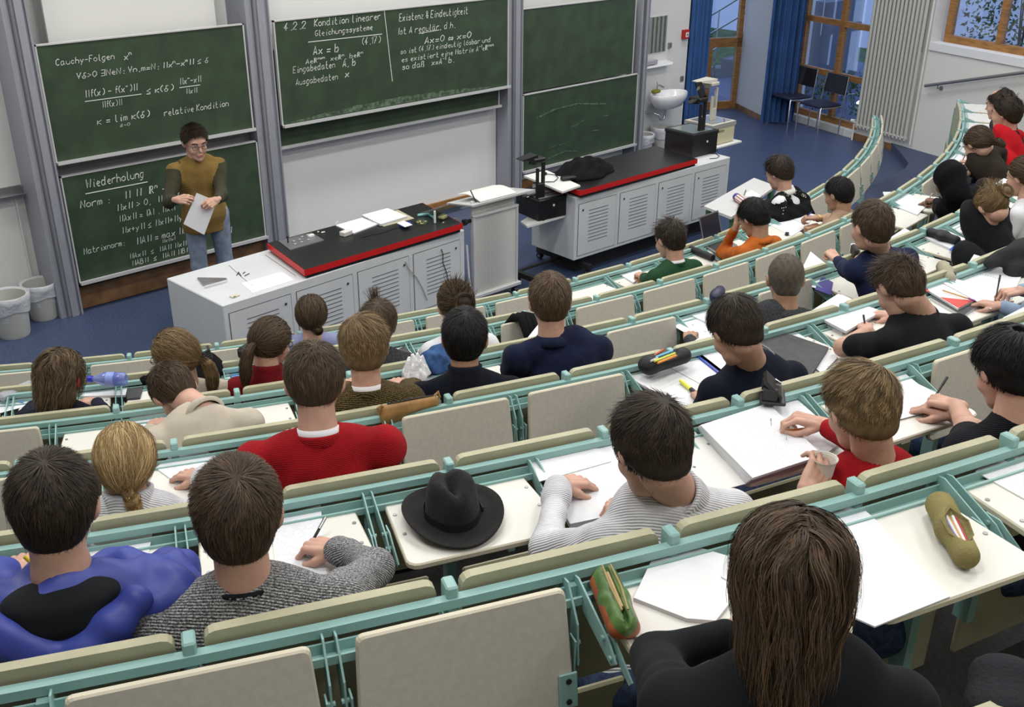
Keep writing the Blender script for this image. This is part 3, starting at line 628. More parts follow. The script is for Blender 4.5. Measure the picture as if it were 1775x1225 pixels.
# ================================================================== demonstration desks
M_DESK = mat('desk_grey', (.60, .62, .64), .45, noise=.03, nscale=4)
M_DESKT = mat('desk_top_grey', (.58, .59, .60), .4)
M_LINE = mat('dark_joint', (.07, .07, .08), .7)
M_TOPB = mat('black_worktop', (.010, .010, .011), .28, bump=.03)
M_RED = mat('red_edge', (.55, .012, .012), .4)
DZ = .80
def desk(label, O, X, dep, doors, lock_right, bz=.18, castors=()):
    O = np.array(O+[0.0]) if len(O) == 2 else np.array(O); X = np.array(X+[0.0]); L = float(np.linalg.norm(X-O)); dx = nrm(X-O); dy = np.array([-dx[1], dx[0], 0]); M = basis(dx, dy, (0, 0, 1), O)
    t = thing('demonstration_desk', label, 'desk', O+dx*L/2+dy*dep/2)
    b = MB(M=M); b.box((L/2, dep/2, (bz+DZ)/2), (L, dep, DZ-bz), bev=.006); b.build('cabinet_body', M_DESK, t)
    b = MB(M=M); b.box((L/2, dep/2, bz/2), (L-.3, dep-.25, bz)); b.build('plinth', M_BLACKM, t)
    dw = (L-.05)/doors
    for i in range(doors):
        x0 = .045+i*dw; x1 = x0+dw-.055; z0, z1 = bz+.04, DZ-.075
        b = MB(M=M); b.box(((x0+x1)/2, -.0005, (z0+z1)/2), (x1-x0+.010, .003, z1-z0+.010)); b.build('door_joint', M_LINE, t)
        b = MB(M=M); b.box(((x0+x1)/2, -.003, (z0+z1)/2), (x1-x0, .004, z1-z0)); d = b.build('door', M_DESK, t)
        b = MB(M=M)
        for j in range(10):
            zz = z0+.12+j*(z1-z0-.20)/9; xa, xb = x0+(x1-x0)*.26, x1-(x1-x0)*.22
            b.box(((xa+xb)/2, -.0060, zz), (xb-xa, .003, .004))
        b.build('louvres', M_LINE, d, kind='stuff')
        b = MB(M=M); lx = (x1-.05) if lock_right else (x0+.05); b.tube([(lx, -.004, z1-.06), (lx, -.010, z1-.06)], .011, 12); b.tube([(lx, -.009, z1-.06), (lx, -.0105, z1-.06)], .006, 8, mi=1); b.build('lock', [M_CHROME, M_BLACK], d)
    return t, M, L
D1, D1M, D1L = desk('long grey demonstration desk at left with louvred doors and red-edged black top', [3.146, 6.208], [5.484, 6.317], .755, 4, True)
D2, D2M, D2L = desk('grey demonstration desk at right with louvred doors, black coat and projector on it', [6.851, 6.312], [9.152, 6.226], .60, 4, False)
def worktop(t, P, z=DZ, h=.075, redside=False):
    P = [np.array(p) for p in P]      # near-left, near-right, far-right, far-left
    def ring(s, zz): c = sum(P)/4; return [np.append(c+(p-c)*s, zz) for p in P]
    b = MB(); b.loft(ring(.97, z), ring(.97, z+h*.35)); b.build('worktop_base', M_BLACK, t)
    b = MB(); b.loft(ring(1.0, z+h*.35), ring(1.0, z+h*.97)); b.build('red_edging', M_RED, t)
    b = MB(); b.loft(ring(.992, z+h*.9), ring(.992, z+h)); b.build('worktop', M_TOPB, t)
WZ = DZ+.075
worktop(D1, [(3.85, 6.245), (5.44, 6.285), (5.56, 6.965), (3.97, 6.955)])
worktop(D2, [(6.86, 6.27), (8.60, 6.245), (8.71, 6.88), (6.95, 6.90)])
def onp(pts, z): return [at_z(a, b, z) for a, b in pts]
def sheet(name, label, pts, z, th, m, cat=None, group=None, parent=None, edge=None, smooth=False, lift=None):
    """flat item lying on a surface of height z; corners given anticlockwise on that plane; lift raises single corners"""
    B = onp(pts, z+.0005); 
    if sum(np.cross((B[(i+1) % len(B)]-B[i])[:2], (B[(i+2) % len(B)]-B[(i+1) % len(B)])[:2]) for i in range(len(B))) < 0: B = B[::-1]
    T = [p+[0, 0, th+(0 if not lift else lift[i % len(lift)])] for i, p in enumerate(B)]
    b = MB(); n = len(B); V = B+T
    b.add(V, [tuple(range(n, 2*n))], mi=0); b.add(V, [tuple(range(n))[::-1]]+[(k, (k+1) % n, n+(k+1) % n, n+k) for k in range(n)], mi=1 if edge else 0)
    return b.build(name, [m, edge] if edge else m, parent, label=label, cat=cat, group=group)
def ink_mat(name, base, ink, scale=70, thr=.62, ruled=True):
    if name in MATS: return MATS[name]
    m = mat(name, base, .9, spec=.1); nt = m.node_tree; b = nt.nodes['Principled BSDF']; tc = nt.nodes.new('ShaderNodeTexCoord')
    w = nt.nodes.new('ShaderNodeTexWave'); w.inputs['Scale'].default_value = scale*.5; w.inputs['Distortion'].default_value = .6; w.bands_direction = 'Y'
    n = nt.nodes.new('ShaderNodeTexNoise'); n.inputs['Scale'].default_value = scale*2.6; n.inputs['Detail'].default_value = 1
    n3 = nt.nodes.new('ShaderNodeTexNoise'); n3.inputs['Scale'].default_value = 12
    L = nt.links.new; L(tc.outputs['Object'], w.inputs['Vector']); L(tc.outputs['Object'], n.inputs['Vector']); L(tc.outputs['Object'], n3.inputs['Vector'])
    def math_(op, a, v=None, c=None):
        q = nt.nodes.new('ShaderNodeMath'); q.operation = op; L(a, q.inputs[0])
        if c is not None: L(c, q.inputs[1])
        elif v is not None: q.inputs[1].default_value = v
        return q.outputs[0]
    a = math_('GREATER_THAN', w.outputs['Fac'], thr); c = math_('GREATER_THAN', n.outputs['Fac'], .5); e = math_('GREATER_THAN', n3.outputs['Fac'], .45)
    f = math_('MULTIPLY', math_('MULTIPLY', a, c=c), c=e); f = math_('MULTIPLY', f, .20)
    mx = nt.nodes.new('ShaderNodeMix'); mx.data_type = 'RGBA'; mx.inputs[6].default_value = tuple(base)+(1,); mx.inputs[7].default_value = tuple(ink)+(1,)
    L(f, mx.inputs[0]); L(mx.outputs[2], b.inputs['Base Color']); return m
M_NOTE = ink_mat('written_paper', (.74, .75, .78), (.25, .27, .38))
M_NOTE2 = ink_mat('written_paper_ruled', (.74, .75, .77), (.35, .36, .42), scale=90)
# things on desk 1
t = thing('control_panel', 'steel control panel with black joystick and switches set in the black top', 'control panel', at_z(545, 420, WZ))
C0, C1, C2, C3 = onp([(503, 434), (562, 417), (540, 404), (482, 418)], WZ)
b = MB(); b.loft([C0, C1, C2, C3], [p+[0, 0, .006] for p in (C0, C1, C2, C3)]); b.build('plate', M_STEEL, t)
def bil(u, v, z=.006): return (C0*(1-u)*(1-v)+C1*u*(1-v)+C2*u*v+C3*(1-u)*v)+np.array([0, 0, z])
for u, v in ((.25, .3), (.45, .3), (.30, .55), (.48, .58), (.66, .35), (.62, .75), (.80, .80)):
    b = MB(); b.box(bil(u, v, .011), (.022, .018, .012), bev=.003); b.build('button', M_ALU, t)
b = MB(); b.tube([bil(.16, .62), bil(.16, .62, .045)], .006, 8); b.ball(bil(.16, .62, .05), .012, 8); b.build('joystick', M_BLACK, t); b = MB(); b.box(bil(.84, .6, .016), (.05, .03, .02), bev=.003); b.build('socket_block', M_WHITE, t)
sheet('binder_page', 'left page of open white notes on the black worktop', [(582, 392), (613, 406), (655, 390), (628, 379)], WZ, .010, M_PAPER, 'notes', edge=M_PAPERE)
t = thing('ring_binder', 'open ring binder of white notes on the black worktop', 'binder', at_z(670, 380, WZ))
sheet('cover', None, [(634, 378), (665, 393), (718, 379), (690, 364)], WZ, .004, mat('cardboard_tan', (.42, .38, .27), .8), parent=t)
sheet('page_stack', None, [(627, 376), (660, 392), (706, 378), (672, 364)], WZ+.004, .018, M_PAPER, parent=t, edge=M_PAPERE)
for q in ((640, 378), (648, 384)): p = at_z(*q, WZ+.02); b = MB(); b.tube([p+[.02*math.cos(a), 0, .02*math.sin(a)] for a in np.linspace(0, math.pi, 7)], .0015, 5); b.build('ring', M_CHROME, t)
def boxat(name, label, cat, c, d, yaw, m, parent=None, bev=.003, group=None):
    b = MB(M=rotz(yaw, c)); b.box((0, 0, d[2]/2), d, bev=bev); return b.build(name, m, parent, label=label, cat=cat, group=group)
boxat('chalk_box', 'small white cardboard box of chalk at the near end of the notes', 'box', at_z(600, 407, WZ+.001), (.095, .06, .035), .2, mat('carton_white', (.62, .60, .58), .8))
boxat('chalk_carton', 'flat blue and white chalk carton near the red edge', 'box', at_z(702, 391, WZ+.001), (.10, .06, .022), .25, mat('carton_blue', (.05, .06, .45), .5)); sheet('carton_lid', 'white sheet lying on the blue chalk carton', [(688, 387), (702, 394), (715, 390), (700, 383)], WZ+.024, .004, M_PAPER, 'paper')
t = thing('petri_dish', 'round glass dish of chalk bits on the black worktop', 'dish', at_z(731, 387, WZ)); p = at_z(731, 387, WZ)
b = MB(); b.lathe([(.001, .001), (.055, .001), (.058, .014), (.054, .014), (.052, .004), (.001, .004)], p, 24, caps=False); b.build('glass_dish', glass_mat('dish_glass', (.8, .9, .85), .25), t, smooth=True, angle=40)
for i in range(6): b = MB(); q = p+[.03*math.cos(i), .03*math.sin(i*1.7), .009]; b.tube([q, q+[.02*math.cos(i*2), .02*math.sin(i*2), 0]], .004, 6); b.build('chalk_bit', mat('chalk_yellow', (.55, .5, .2), .9), t)
t = thing('board_pointer', 'light turquoise angled plastic pointer on the black worktop', 'pointer', at_z(735, 376, WZ)); b = MB(); b.tube([at_z(724, 373, WZ+.012), at_z(742, 371, WZ+.012), at_z(752, 377, WZ+.012)], .011, 8); b.build('stick', mat('turquoise_plastic', (.25, .55, .55), .5), t, smooth=True, angle=40)
boxat('marker_stand', 'upright white marker standing on the black worktop', 'marker', at_z(754, 387, WZ), (.018, .018, .11), 0, M_WHITE, bev=.005)
b = MB(M=rotz(.3, at_z(768, 379, WZ))); b.box((0, 0, .018), (.075, .05, .036), bev=.01); b.box((-.03, .0, .02), (.03, .055, .03), bev=.01); b.build('yellow_sponge', mat('sponge_yellow', (.60, .52, .28), .95, bump=.5, bscale=150), label='pale yellow board sponge at the far end of the black worktop', cat='sponge')
for i, (px, py, l) in enumerate([(550, 402, 'lone white chalk stub beside the control panel'), (557, 403, 'white chalk stick with blue band beside the control panel'), (583, 388, 'white chalk stub standing at the notes')]):
    p = at_z(px, py, WZ+.008); b = MB(); b.tube([p, p+[.03 if i == 1 else .014, -.004, .02 if i == 2 else 0]], .006, 8); b.build('chalk_stick', M_CHALK, label=l, cat='chalk')
for i, (a, c) in enumerate([((627, 411), (653, 404)), ((655, 405), (688, 394))]):
    b = MB(); b.tube([at_z(*a, WZ+.004), at_z(*c, WZ+.004)], .0035, 6); b.build('pen', M_BLACK, label=('dark pen lying near the red edge, left one' if i == 0 else 'long dark pen lying near the red edge, next to the blue box'), cat='pen')
# grey plain end of desk 1
t = thing('set_square', 'grey metal triangle lying on the plain end of the left desk', 'set square', at_z(368, 489, DZ)); A = onp([(342, 483), (352, 496), (394, 486), (392, 484)], DZ+.001); b = MB(); b.loft(A, [p+[0, 0, .012] for p in A]); b.build('blade', M_STEEL, t); b = MB(); b.tube([at_z(354, 497, DZ+.014), at_z(394, 486, DZ+.014)], .006, 6); b.build('handle', M_ALUW, t)
sheet('paper_sheet', 'white sheet of paper on the plain end of the left desk', [(418, 491), (438, 508), (510, 485), (488, 471)], DZ, .0015, M_NOTE, 'paper')
boxat('table_socket', 'cream socket plate at the near edge of the left desk', 'socket', at_z(407, 514, DZ), (.065, .04, .012), .1, mat('cream_plastic', (.62, .58, .45), .5)); boxat('socket_slot', None, None, at_z(407, 514, DZ+.012), (.02, .008, .003), .1, M_BLACK, parent=bpy.data.objects['table_socket'])
for nm, a, c in (('flap_joint', (397, 460), (420, 481)), ('flap_joint', (420, 481), (438, 496)), ('flap_joint', (460, 442), (513, 478))):
    b = MB(); p, q = at_z(*a, DZ+.0005), at_z(*c, DZ+.0005); b.tube([p, q], .0022, 4); b.build(nm, M_LINE, D1)
t = thing('desk_key_hooks', 'small dark hooks in the top of the left desk', 'hooks', at_z(423, 474, DZ))
for a, c in (((410, 477), (414, 472)), ((413, 471), (418, 478)), ((421, 474), (425, 471)), ((424, 478), (432, 474))): b = MB(); b.tube([at_z(*a, DZ+.004), at_z(*c, DZ+.004)], .003, 6); b.build('hook', M_BLACKM, t)
b = MB(); Q = [(703, 453), (708, 465), (722, 480), (733, 500), (741, 520)]; b.tube([D1M[:3, 3]+0 if False else at_plane(x, y, D1M[:3, 3]-D1M[:3, 1]*.012, D1M[:3, 1]) for x, y in Q], .0035, 6); b.build('cable', mat('beige_cable', (.45, .42, .36), .6), label='thin beige cable hanging down the louvred desk front', cat='cable')
b = MB(); Q = [(765, 432), (768, 440), (768, 455), (775, 475), (779, 500)]; b.tube([at_plane(x, y, D1M[:3, 3]-D1M[:3, 1]*.012, D1M[:3, 1]) for x, y in Q], .0035, 6); b.build('cable', M_BLACKM, label='thin dark cable hanging down the last louvred door of the left desk', cat='cable')
b = MB(); b.tube([at_z(768, 386, WZ+.0), at_z(790, 378, WZ-.10), at_z(815, 388, .70)], .006, 6); b.build('cable', M_WHITE, label='white cable between the left desk and the lectern', cat='cable')
b = MB(); P = [(5.58, 6.40, .62), (5.54, 6.33, .35), (5.55, 6.3, .12), (5.63, 6.3, .015), (5.7, 6.25, .015)]; b.tube(P, .010, 8); b.build('hose', mat('grey_hose', (.5, .52, .56), .5), label='grey hose bundle dropping beside the lectern', cat='hose')
# ------------------------------------------------------------------ lectern with perforated front
L0, L1 = np.array([5.692, 6.436, 0.0]), np.array([6.225, 6.424, 0.0]); lx = nrm(L1-L0); ly = np.array([-lx[1], lx[0], 0]); LM = basis(lx, ly, (0, 0, 1), L0); LW = float(np.linalg.norm(L1-L0))
t = thing('lectern', 'mobile lectern with light perforated metal front between the two desks', 'lectern', L0+lx*LW/2)
M_PERF = mat('perforated_metal', (.50, .50, .48), .5, bump=.0, noise=.0)
def perf():
    m = M_PERF; nt = m.node_tree; b = nt.nodes['Principled BSDF']; tc = nt.nodes.new('ShaderNodeTexCoord'); v = nt.nodes.new('ShaderNodeTexVoronoi'); v.inputs['Scale'].default_value = 75; v.inputs['Randomness'].default_value = 0
    r = nt.nodes.new('ShaderNodeValToRGB'); r.color_ramp.elements[0].color = (.22, .22, .21, 1); r.color_ramp.elements[1].color = (.58, .58, .56, 1); r.color_ramp.elements[0].position = .28; r.color_ramp.elements[1].position = .40
    nt.links.new(tc.outputs['Object'], v.inputs['Vector']); nt.links.new(v.outputs['Distance'], r.inputs['Fac']); nt.links.new(r.outputs['Color'], b.inputs['Base Color'])
perf()
b = MB(M=LM); b.box((LW/2, .015, .47), (LW-.04, .006, .72)); b.build('front_panel', M_PERF, t)
b = MB(M=LM); b.box((LW/2, .045, .86), (LW-.06, .006, .16)); b.build('upper_panel', M_PERF, t)
for x in (.012, LW-.012): b = MB(M=LM); b.box((x, .015, .46), (.024, .03, .76), bev=.004); b.build('upright', M_ALUW, t)
for x in (.03, LW-.03): b = MB(M=LM); b.tube([(x, .05, .1), (x, .05, .96)], .016, 10); b.build('inner_post', M_ALUW, t)
b = MB(M=LM); b.box((LW/2, .0, .095), (LW+.04, .05, .035), bev=.005); b.box((LW/2, .015, .835), (LW, .03, .02)); b.build('cross_bar', M_ALUW, t)
for x in (.03, LW-.01): b = MB(M=LM); b.box((x, .20, .08), (.045, .42, .03)); b.build('foot', M_BLACKM, t)
for x, y in ((.04, .0), (LW-.04, .0), (.04, .38), (LW-.04, .38)):
    b = MB(M=LM); b.tube([(x-.02, y, .03), (x+.02, y, .03)], .029, 14); b.box((x, y, .058), (.03, .03, .02)); b.build('castor', M_BLACKM, t)
b = MB(M=LM); b.tube([(-.05, .05, .79), (.01, .05, .79)], .017, 10); b.tube([(-.07, .05, .79), (-.045, .05, .79)], .028, 12); b.build('clamp_knob', M_BLACK, t)
def lm(x, y, z): return L0+lx*x+ly*y+np.array([0, 0, z])
TP = [lm(-.03, -.03, .955), lm(LW+.17, -.03, .955), lm(LW+.17, .33, .895), lm(-.03, .33, .895)]
b = MB(); b.loft([p-[0, 0, .018] for p in TP], TP); b.build('desk_top', M_ALUW, t)
P2 = [lm(-.40, -.02, .935), lm(-.04, -.03, .950), lm(-.04, .28, .900), lm(-.38, .28, .885)]
b = MB(); b.loft([p-[0, 0, .006] for p in P2], P2); b.build('acrylic_leaf', glass_mat('acrylic', (.8, .88, .88), .3), t)
# curved notebook on the lectern
u0, u1 = lm(.08, .0, .955), lm(.50, .0, .955); v0 = lm(.06, .28, .955)-u0
b = MB(); n = 10; V = []
for i in range(n+1):
    f = i/n; up = .060*math.sin(min(1, f*1.15)*math.pi*.62)-.045*f
    for w in (u0+v0*(0), u1+v0*(0)): V.append(w+v0*f*1.0+[0, 0, .005+up])
for i in range(n+1):
    V.append(V[2*i]-[0, 0, .006]); V.append(V[2*i+1]-[0, 0, .006])
m2 = 2*(n+1); b.add(V, [(2*i, 2*i+1, 2*i+3, 2*i+2) for i in range(n)]+[(m2+2*i+2, m2+2*i+3, m2+2*i+1, m2+2*i) for i in range(n)]+[(2*i+2, m2+2*i+2, m2+2*i, 2*i) for i in range(n)]+[(2*i+1, m2+2*i+1, m2+2*i+3, 2*i+3) for i in range(n)]+[(0, m2, m2+1, 1), (2*n, 2*n+1, m2+2*n+1, m2+2*n)]); b.build('notepad', mat('pad_white', (.68, .68, .65), .8), smooth=True, angle=50, label='white pad with curled cover lying on the lectern top', cat='notepad')
b = MB(); b.tube([lm(.02, .06, 1.06), lm(.05, .02, .955)], .005, 6); b.build('microphone_stalk', M_BLACK, label='thin black stalk standing on the lectern', cat='microphone')
# ------------------------------------------------------------------ cart with overhead projector and shelf
t = thing('projector_cart', 'black-framed trolley with white shelves between lectern and right desk', 'trolley', (6.75, 6.65, 0))
b = MB(); A = [at_z(902, 384, .60), at_z(914, 392, .60), at_z(998, 368, .60), at_z(962, 345, .60)]; b.loft([p-[0, 0, .018] for p in A], A); b.build('lower_shelf', M_WHITE, t)
b = MB(); A = [at_z(975, 332, .90), at_z(1006, 321, .90), at_z(948, 295, .90), at_z(908, 304, .90)]; b.loft([p-[0, 0, .018] for p in A], A); b.build('top_shelf', M_WHITE, t)
b = MB(); A, B_ = at_z(903, 342, .80), at_z(972, 328, .86); b.tube([A, B_], .012, 8); b.tube([at_z(903, 336, .84), A], .012, 8); b.build('shelf_bar', M_BLACKM, t)
b = MB(); b.box((6.98, 6.42, .33), (.035, .035, .50)); b.build('column', M_BLACKM, t)
b = MB(); b.tube([(6.99, 6.36, .36), (6.93, 6.36, .36)], .022, 12); b.build('knob', M_BLACK, t)
b = MB(); b.box((7.02, 6.60, .09), (.05, .72, .05)); b.build('base_bar', M_BLACKM, t); b = MB(); b.tube([at_z(900, 469, .09), at_z(981, 443, .09)], .014, 8); b.build('cross_tube', M_BLACKM, t); b = MB(); b.box((6.40, 6.50, .09), (.05, .30, .05)); b.build('base_bar', M_BLACKM, t)
for x, y in ((7.02, 6.28), (7.02, 6.93), (6.40, 6.38), (6.40, 6.62)): b = MB(); b.tube([(x-.022, y, .032), (x+.022, y, .032)], .031, 14, mi=0); b.tube([(x-.024, y, .032), (x+.024, y, .032)], .014, 10, mi=1); b.box((x, y, .06), (.03, .03, .025)); b.build('castor', [M_BLACKM, M_CHROME], t)
b = MB(); A = onp([(958, 352), (976, 361), (996, 356), (978, 347)], .60); b.loft(A, [p+[0, 0, .09] for p in A]); A = onp([(996, 360), (997, 357), (964, 340), (962, 342)], .60); b.loft(A, [p+[0, 0, .17] for p in A]); b.build('open_box', M_WHITE, label='open white box beside the projector on the trolley shelf', cat='box')
def overhead(label, O, yaw, w, d, h, body, headz, m_head, cc=(.42, -.36), glassm=None, group=None, mirror=None):
    M = rotz(yaw, O); t = thing('overhead_projector', label, 'projector', O)
    b = MB(M=M); b.box((0, 0, h*.45), (w, d, h*.9), bev=.008); b.build('body', body, t)
    b = MB(M=M); b.box((0, 0, h*.93), (w*1.03, d*1.03, h*.14), bev=.006); b.build('top_frame', m_head, t)
    b = MB(M=M); b.box((0, 0, h+.002), (w*.82, d*.82, .004)); b.build('glass_stage', glassm or mat('stage_glass', (.20, .23, .22), .08, spec=.8), t)
    cx, cy = (w*cc[0], d*cc[1])
    b = MB(M=M); b.box((cx-.0, cy, h+.07), (.09, .035, .14), bev=.006); b.box((cx-.035, cy, h+.20), (.018, .03, .16)); b.box((cx+.03, cy, h+.24), (.024, .03, .26)); b.build('column', m_head, t)
    b = MB(M=M); b.box((cx-.03, cy+.05, h+headz), (.13, .17, .045), bev=.01); b.build('lens_head', m_head, t)
    b = MB(M=M); b.tube([(cx-.03, cy+.08, h+headz-.02), (cx-.03, cy+.08, h+headz-.05)], .045, 14); b.build('lens', m_head, t, smooth=True, angle=40)
    return t, M, (cx, cy)
M_PB = mat('projector_black', (.010, .010, .011), .38)
t, M, (cx, cy) = overhead('black overhead projector on the trolley shelf behind the lectern', at_z(938, 370, .602)+[0, .0, 0], -.12, .34, .36, .20, M_PB, .36, M_PB, (-.30, -.30))
b = MB(M=M); b.loft([(cx-.20, cy+.0, .57), (cx-.03, cy, .585), (cx-.03, cy+.12, .585), (cx-.20, cy+.10, .57)], [(cx-.21, cy+.0, .580), (cx-.03, cy, .605), (cx-.03, cy+.12, .605), (cx-.21, cy+.10, .58)]); b.build('mirror_flap', M_PB, t)
for i, q in enumerate(((916, 341), (942, 331), (945, 317))): boxat('label_sticker', None, None, at_z(*q, .806), (.05, .012, .004), .3, M_WHITE, parent=t)
b = MB(M=M); b.tube([(0, -.185, .13), (0, -.19, .13)], .012, 10); b.build('power_switch', M_WHITE, t)
b = MB(); b.tube([at_z(918, 360, .66), at_z(925, 374, .62), at_z(942, 382, .605), at_z(960, 374, .605), at_z(962, 366, .61), at_z(953, 362, .64)], .005, 6); b.build('cable', M_BLACK, label='black power cord looping over the trolley shelf', cat='cord')
t = thing('power_adapter', 'black power adapter with cord on the white shelf beside the coat', 'adapter', at_z(985, 313, .90)); b = MB(M=rotz(-.35, at_z(985, 312, .90))); b.box((0, 0, .018), (.15, .06, .035), bev=.008); b.build('brick_case', M_BLACK, t)
b = MB(); b.tube([at_z(967, 309, .915), at_z(960, 315, .906), at_z(945, 315, .906)], .004, 6); b.tube([at_z(968, 308, .91), at_z(962, 303, .91), at_z(945, 301, .91)], .004, 6); b.build('cord', M_BLACK, t); b = MB(); b.tube([at_z(940, 300, .915), at_z(947, 301, .915)], .016, 10); b.build('plug', M_BLACK, t)
# projector on desk 2
t, M, (cx, cy) = overhead('large black overhead projector standing at the end of the right desk', at_z(1200, 264, DZ)+[0, .03, 0], -.06, .40, .40, .25, M_PB, .33, M_PB, (.02, -.30))
b = MB(M=M); b.loft([(cx-.05, cy+.0, .60), (cx+.05, cy, .60), (cx+.05, cy+.012, .60), (cx-.05, cy+.012, .60)], [(cx-.13, cy+.02, .76), (cx-.03, cy+.02, .76), (cx-.03, cy+.035, .76), (cx-.13, cy+.035, .76)]); b.build('mirror_flap', M_PB, t)
b = MB(M=M); b.loft([(cx-.20, cy, .555), (cx-.05, cy, .57), (cx-.05, cy+.08, .57), (cx-.20, cy+.06, .555)], [(cx-.20, cy, .56), (cx-.05, cy, .60), (cx-.05, cy+.08, .60), (cx-.20, cy+.06, .56)]); b.build('front_flap', M_PB, t)
b = MB(M=M); b.box((cx-.085, cy+.025-.012, .70), (.035, .004, .04)); b.build('mirror', mat('mirror_glass', (.75, .78, .76), .03, metal=1.0), t)
b = MB(M=M); b.tube([(.02, -.205, .15), (.02, -.210, .15)], .012, 10); b.build('power_switch', M_WHITE, t)
b = MB(); b.tube([at_z(1230, 275, DZ+.004), at_z(1243, 274, DZ+.004), at_z(1247, 270, DZ+.004), at_z(1240, 266, DZ+.004), at_z(1231, 266, DZ+.01)], .004, 6); b.build('cable', M_BLACK, label='black cord loop on the end of the right desk', cat='cord')
# beige projector on white stand
t = thing('projector_stand', 'small white-topped stand carrying the beige projector', 'stand', (10.2, 7.05, 0)); b = MB(M=rotz(-.02, at_z(1250, 248, .68))); b.box((-.0, .16, -.012), (.56, .50, .024), bev=.004); b.build('stand_top', M_WHITE, t)
p = at_z(1250, 248, .68); b = MB(); b.tube([(p[0], p[1]+.1, .03), (p[0], p[1]+.1, .655)], .02, 10); b.build('column', M_STEEL, t)
for dx_ in (-.22, .18): b = MB(); b.box((p[0]+dx_, p[1]+.1, .025), (.04, .5, .05)); b.build('foot', M_BLACKM, t)
b = MB(); b.box((p[0], p[1]+.1, .03), (.42, .04, .04)); b.build('cross_bar', M_BLACKM, t)
M_BEI = mat('projector_beige', (.62, .58, .38), .5); M_BEIG = mat('projector_grey_rim', (.36, .35, .33), .5)
t, M, (cx, cy) = overhead('beige overhead projector with grey rim, on the white stand by the curtain', p+[-.01, .17, .002], -.03, .42, .40, .24, M_BEI, .42, mat('projector_ivory', (.56, .54, .47), .5), (.02, -.05))
MATS['projector_ivory'] and None
b = MB(M=M); b.box((0, 0, .215), (.436, .416, .045)); b.build('grey_rim', M_BEIG, t); b = MB(M=M); b.box((-.08, -.202, .155), (.16, .01, .02)); b.build('handle_slot', mat('slot_dark', (.25, .23, .15), .6), t)
b = MB(M=M); b.loft([(cx-.28, cy+.02, .70), (cx-.05, cy-.03, .66), (cx-.05, cy+.14, .66), (cx-.28, cy+.12, .70)], [(cx-.28, cy+.02, .706), (cx, cy-.03, .715), (cx, cy+.14, .715), (cx-.28, cy+.12, .706)]); b.build('mirror_flap', MATS['projector_ivory'], t)
b = MB(); q = [at_z(1255, 205, .98), at_z(1256, 218, .85), at_z(1250, 232, .75), at_z(1246, 250, .60), at_z(1243, 262, .45)]; b.tube(q, .005, 6); b.build('orange_cord', mat('cord_orange', (.45, .12, .03), .6), label='orange cord hanging from the beige projector', cat='cord')
# folded black coat on desk 2
def coat_mesh(cx_, cy_, z, w, d, h, seed=0, n=40):
    rnd = random.Random(seed); ph = [rnd.uniform(0, 6) for _ in range(12)]; V = []; F = []
    for i in range(n+1):
        for j in range(n+1):
            u, v = i/n*2-1, j/n*2-1; r = math.sqrt(u*u+v*v); a = math.atan2(v, u)
            k = max(abs(u), abs(v)); 
            if r > 1e-6: uu, vv = u*k/r, v*k/r
            else: uu, vv = 0, 0
            e = 1+.09*math.sin(3*a+ph[0])+.05*math.sin(7*a+ph[1]); rr = min(1, k)
            hh = h*(1-rr**3.2)*(.80+.18*math.sin(uu*3+ph[2])*math.cos(vv*2+ph[3]))+.018*math.sin(9*vv+4*uu+ph[4]+1.5*math.sin(3*uu))*(1-rr**4)+.010*math.sin(17*vv-7*uu+ph[5])*(1-rr**4)
            V.append((cx_+w/2*uu*e, cy_+d/2*vv*e, z+max(0.001, hh)))
    for i in range(n):
        for j in range(n): a = i*(n+1)+j; F.append((a, a+n+1, a+n+2, a+1))
    e = [i*(n+1) for i in range(n+1)]+[n*(n+1)+j for j in range(1, n+1)]+[i*(n+1)+n for i in range(n-1, -1, -1)]+[j for j in range(n-1, 0, -1)]
    F.append(tuple(e[::-1])); return V, F
M_COAT = mat('black_cloth', (.007, .007, .008), .85, bump=.6, bscale=40)
p = at_z(1010, 303, WZ); V, F = coat_mesh(p[0]+.05, p[1]+.02, WZ, .74, .44, .17, 4); b = MB(); b.add(V, F); b.build('folded_coat', M_COAT, smooth=True, label='folded black coat heaped on the right desk beside the black worktop edge', cat='coat')
# loose table at the front row with white top and green legs
A = onp([(1220, 357), (1268, 376), (1345, 322), (1307, 308)], .72)
t = thing('side_table', 'loose white-topped side table with green legs in front of the black and white jumper', 'table', [*(sum(A)/4)[:2], 0])
b = MB(); b.loft([q-[0, 0, .025] for q in A], A); b.build('table_top', mat('table_white', (.60, .60, .60), .45), t)
c = sum(A)/4
for q in A: w = c+(q-c)*.86; b = MB(); b.box((w[0], w[1], .347), (.04, .04, .695)); b.build('leg', mat('leg_green', (.05, .16, .07), .5), t)
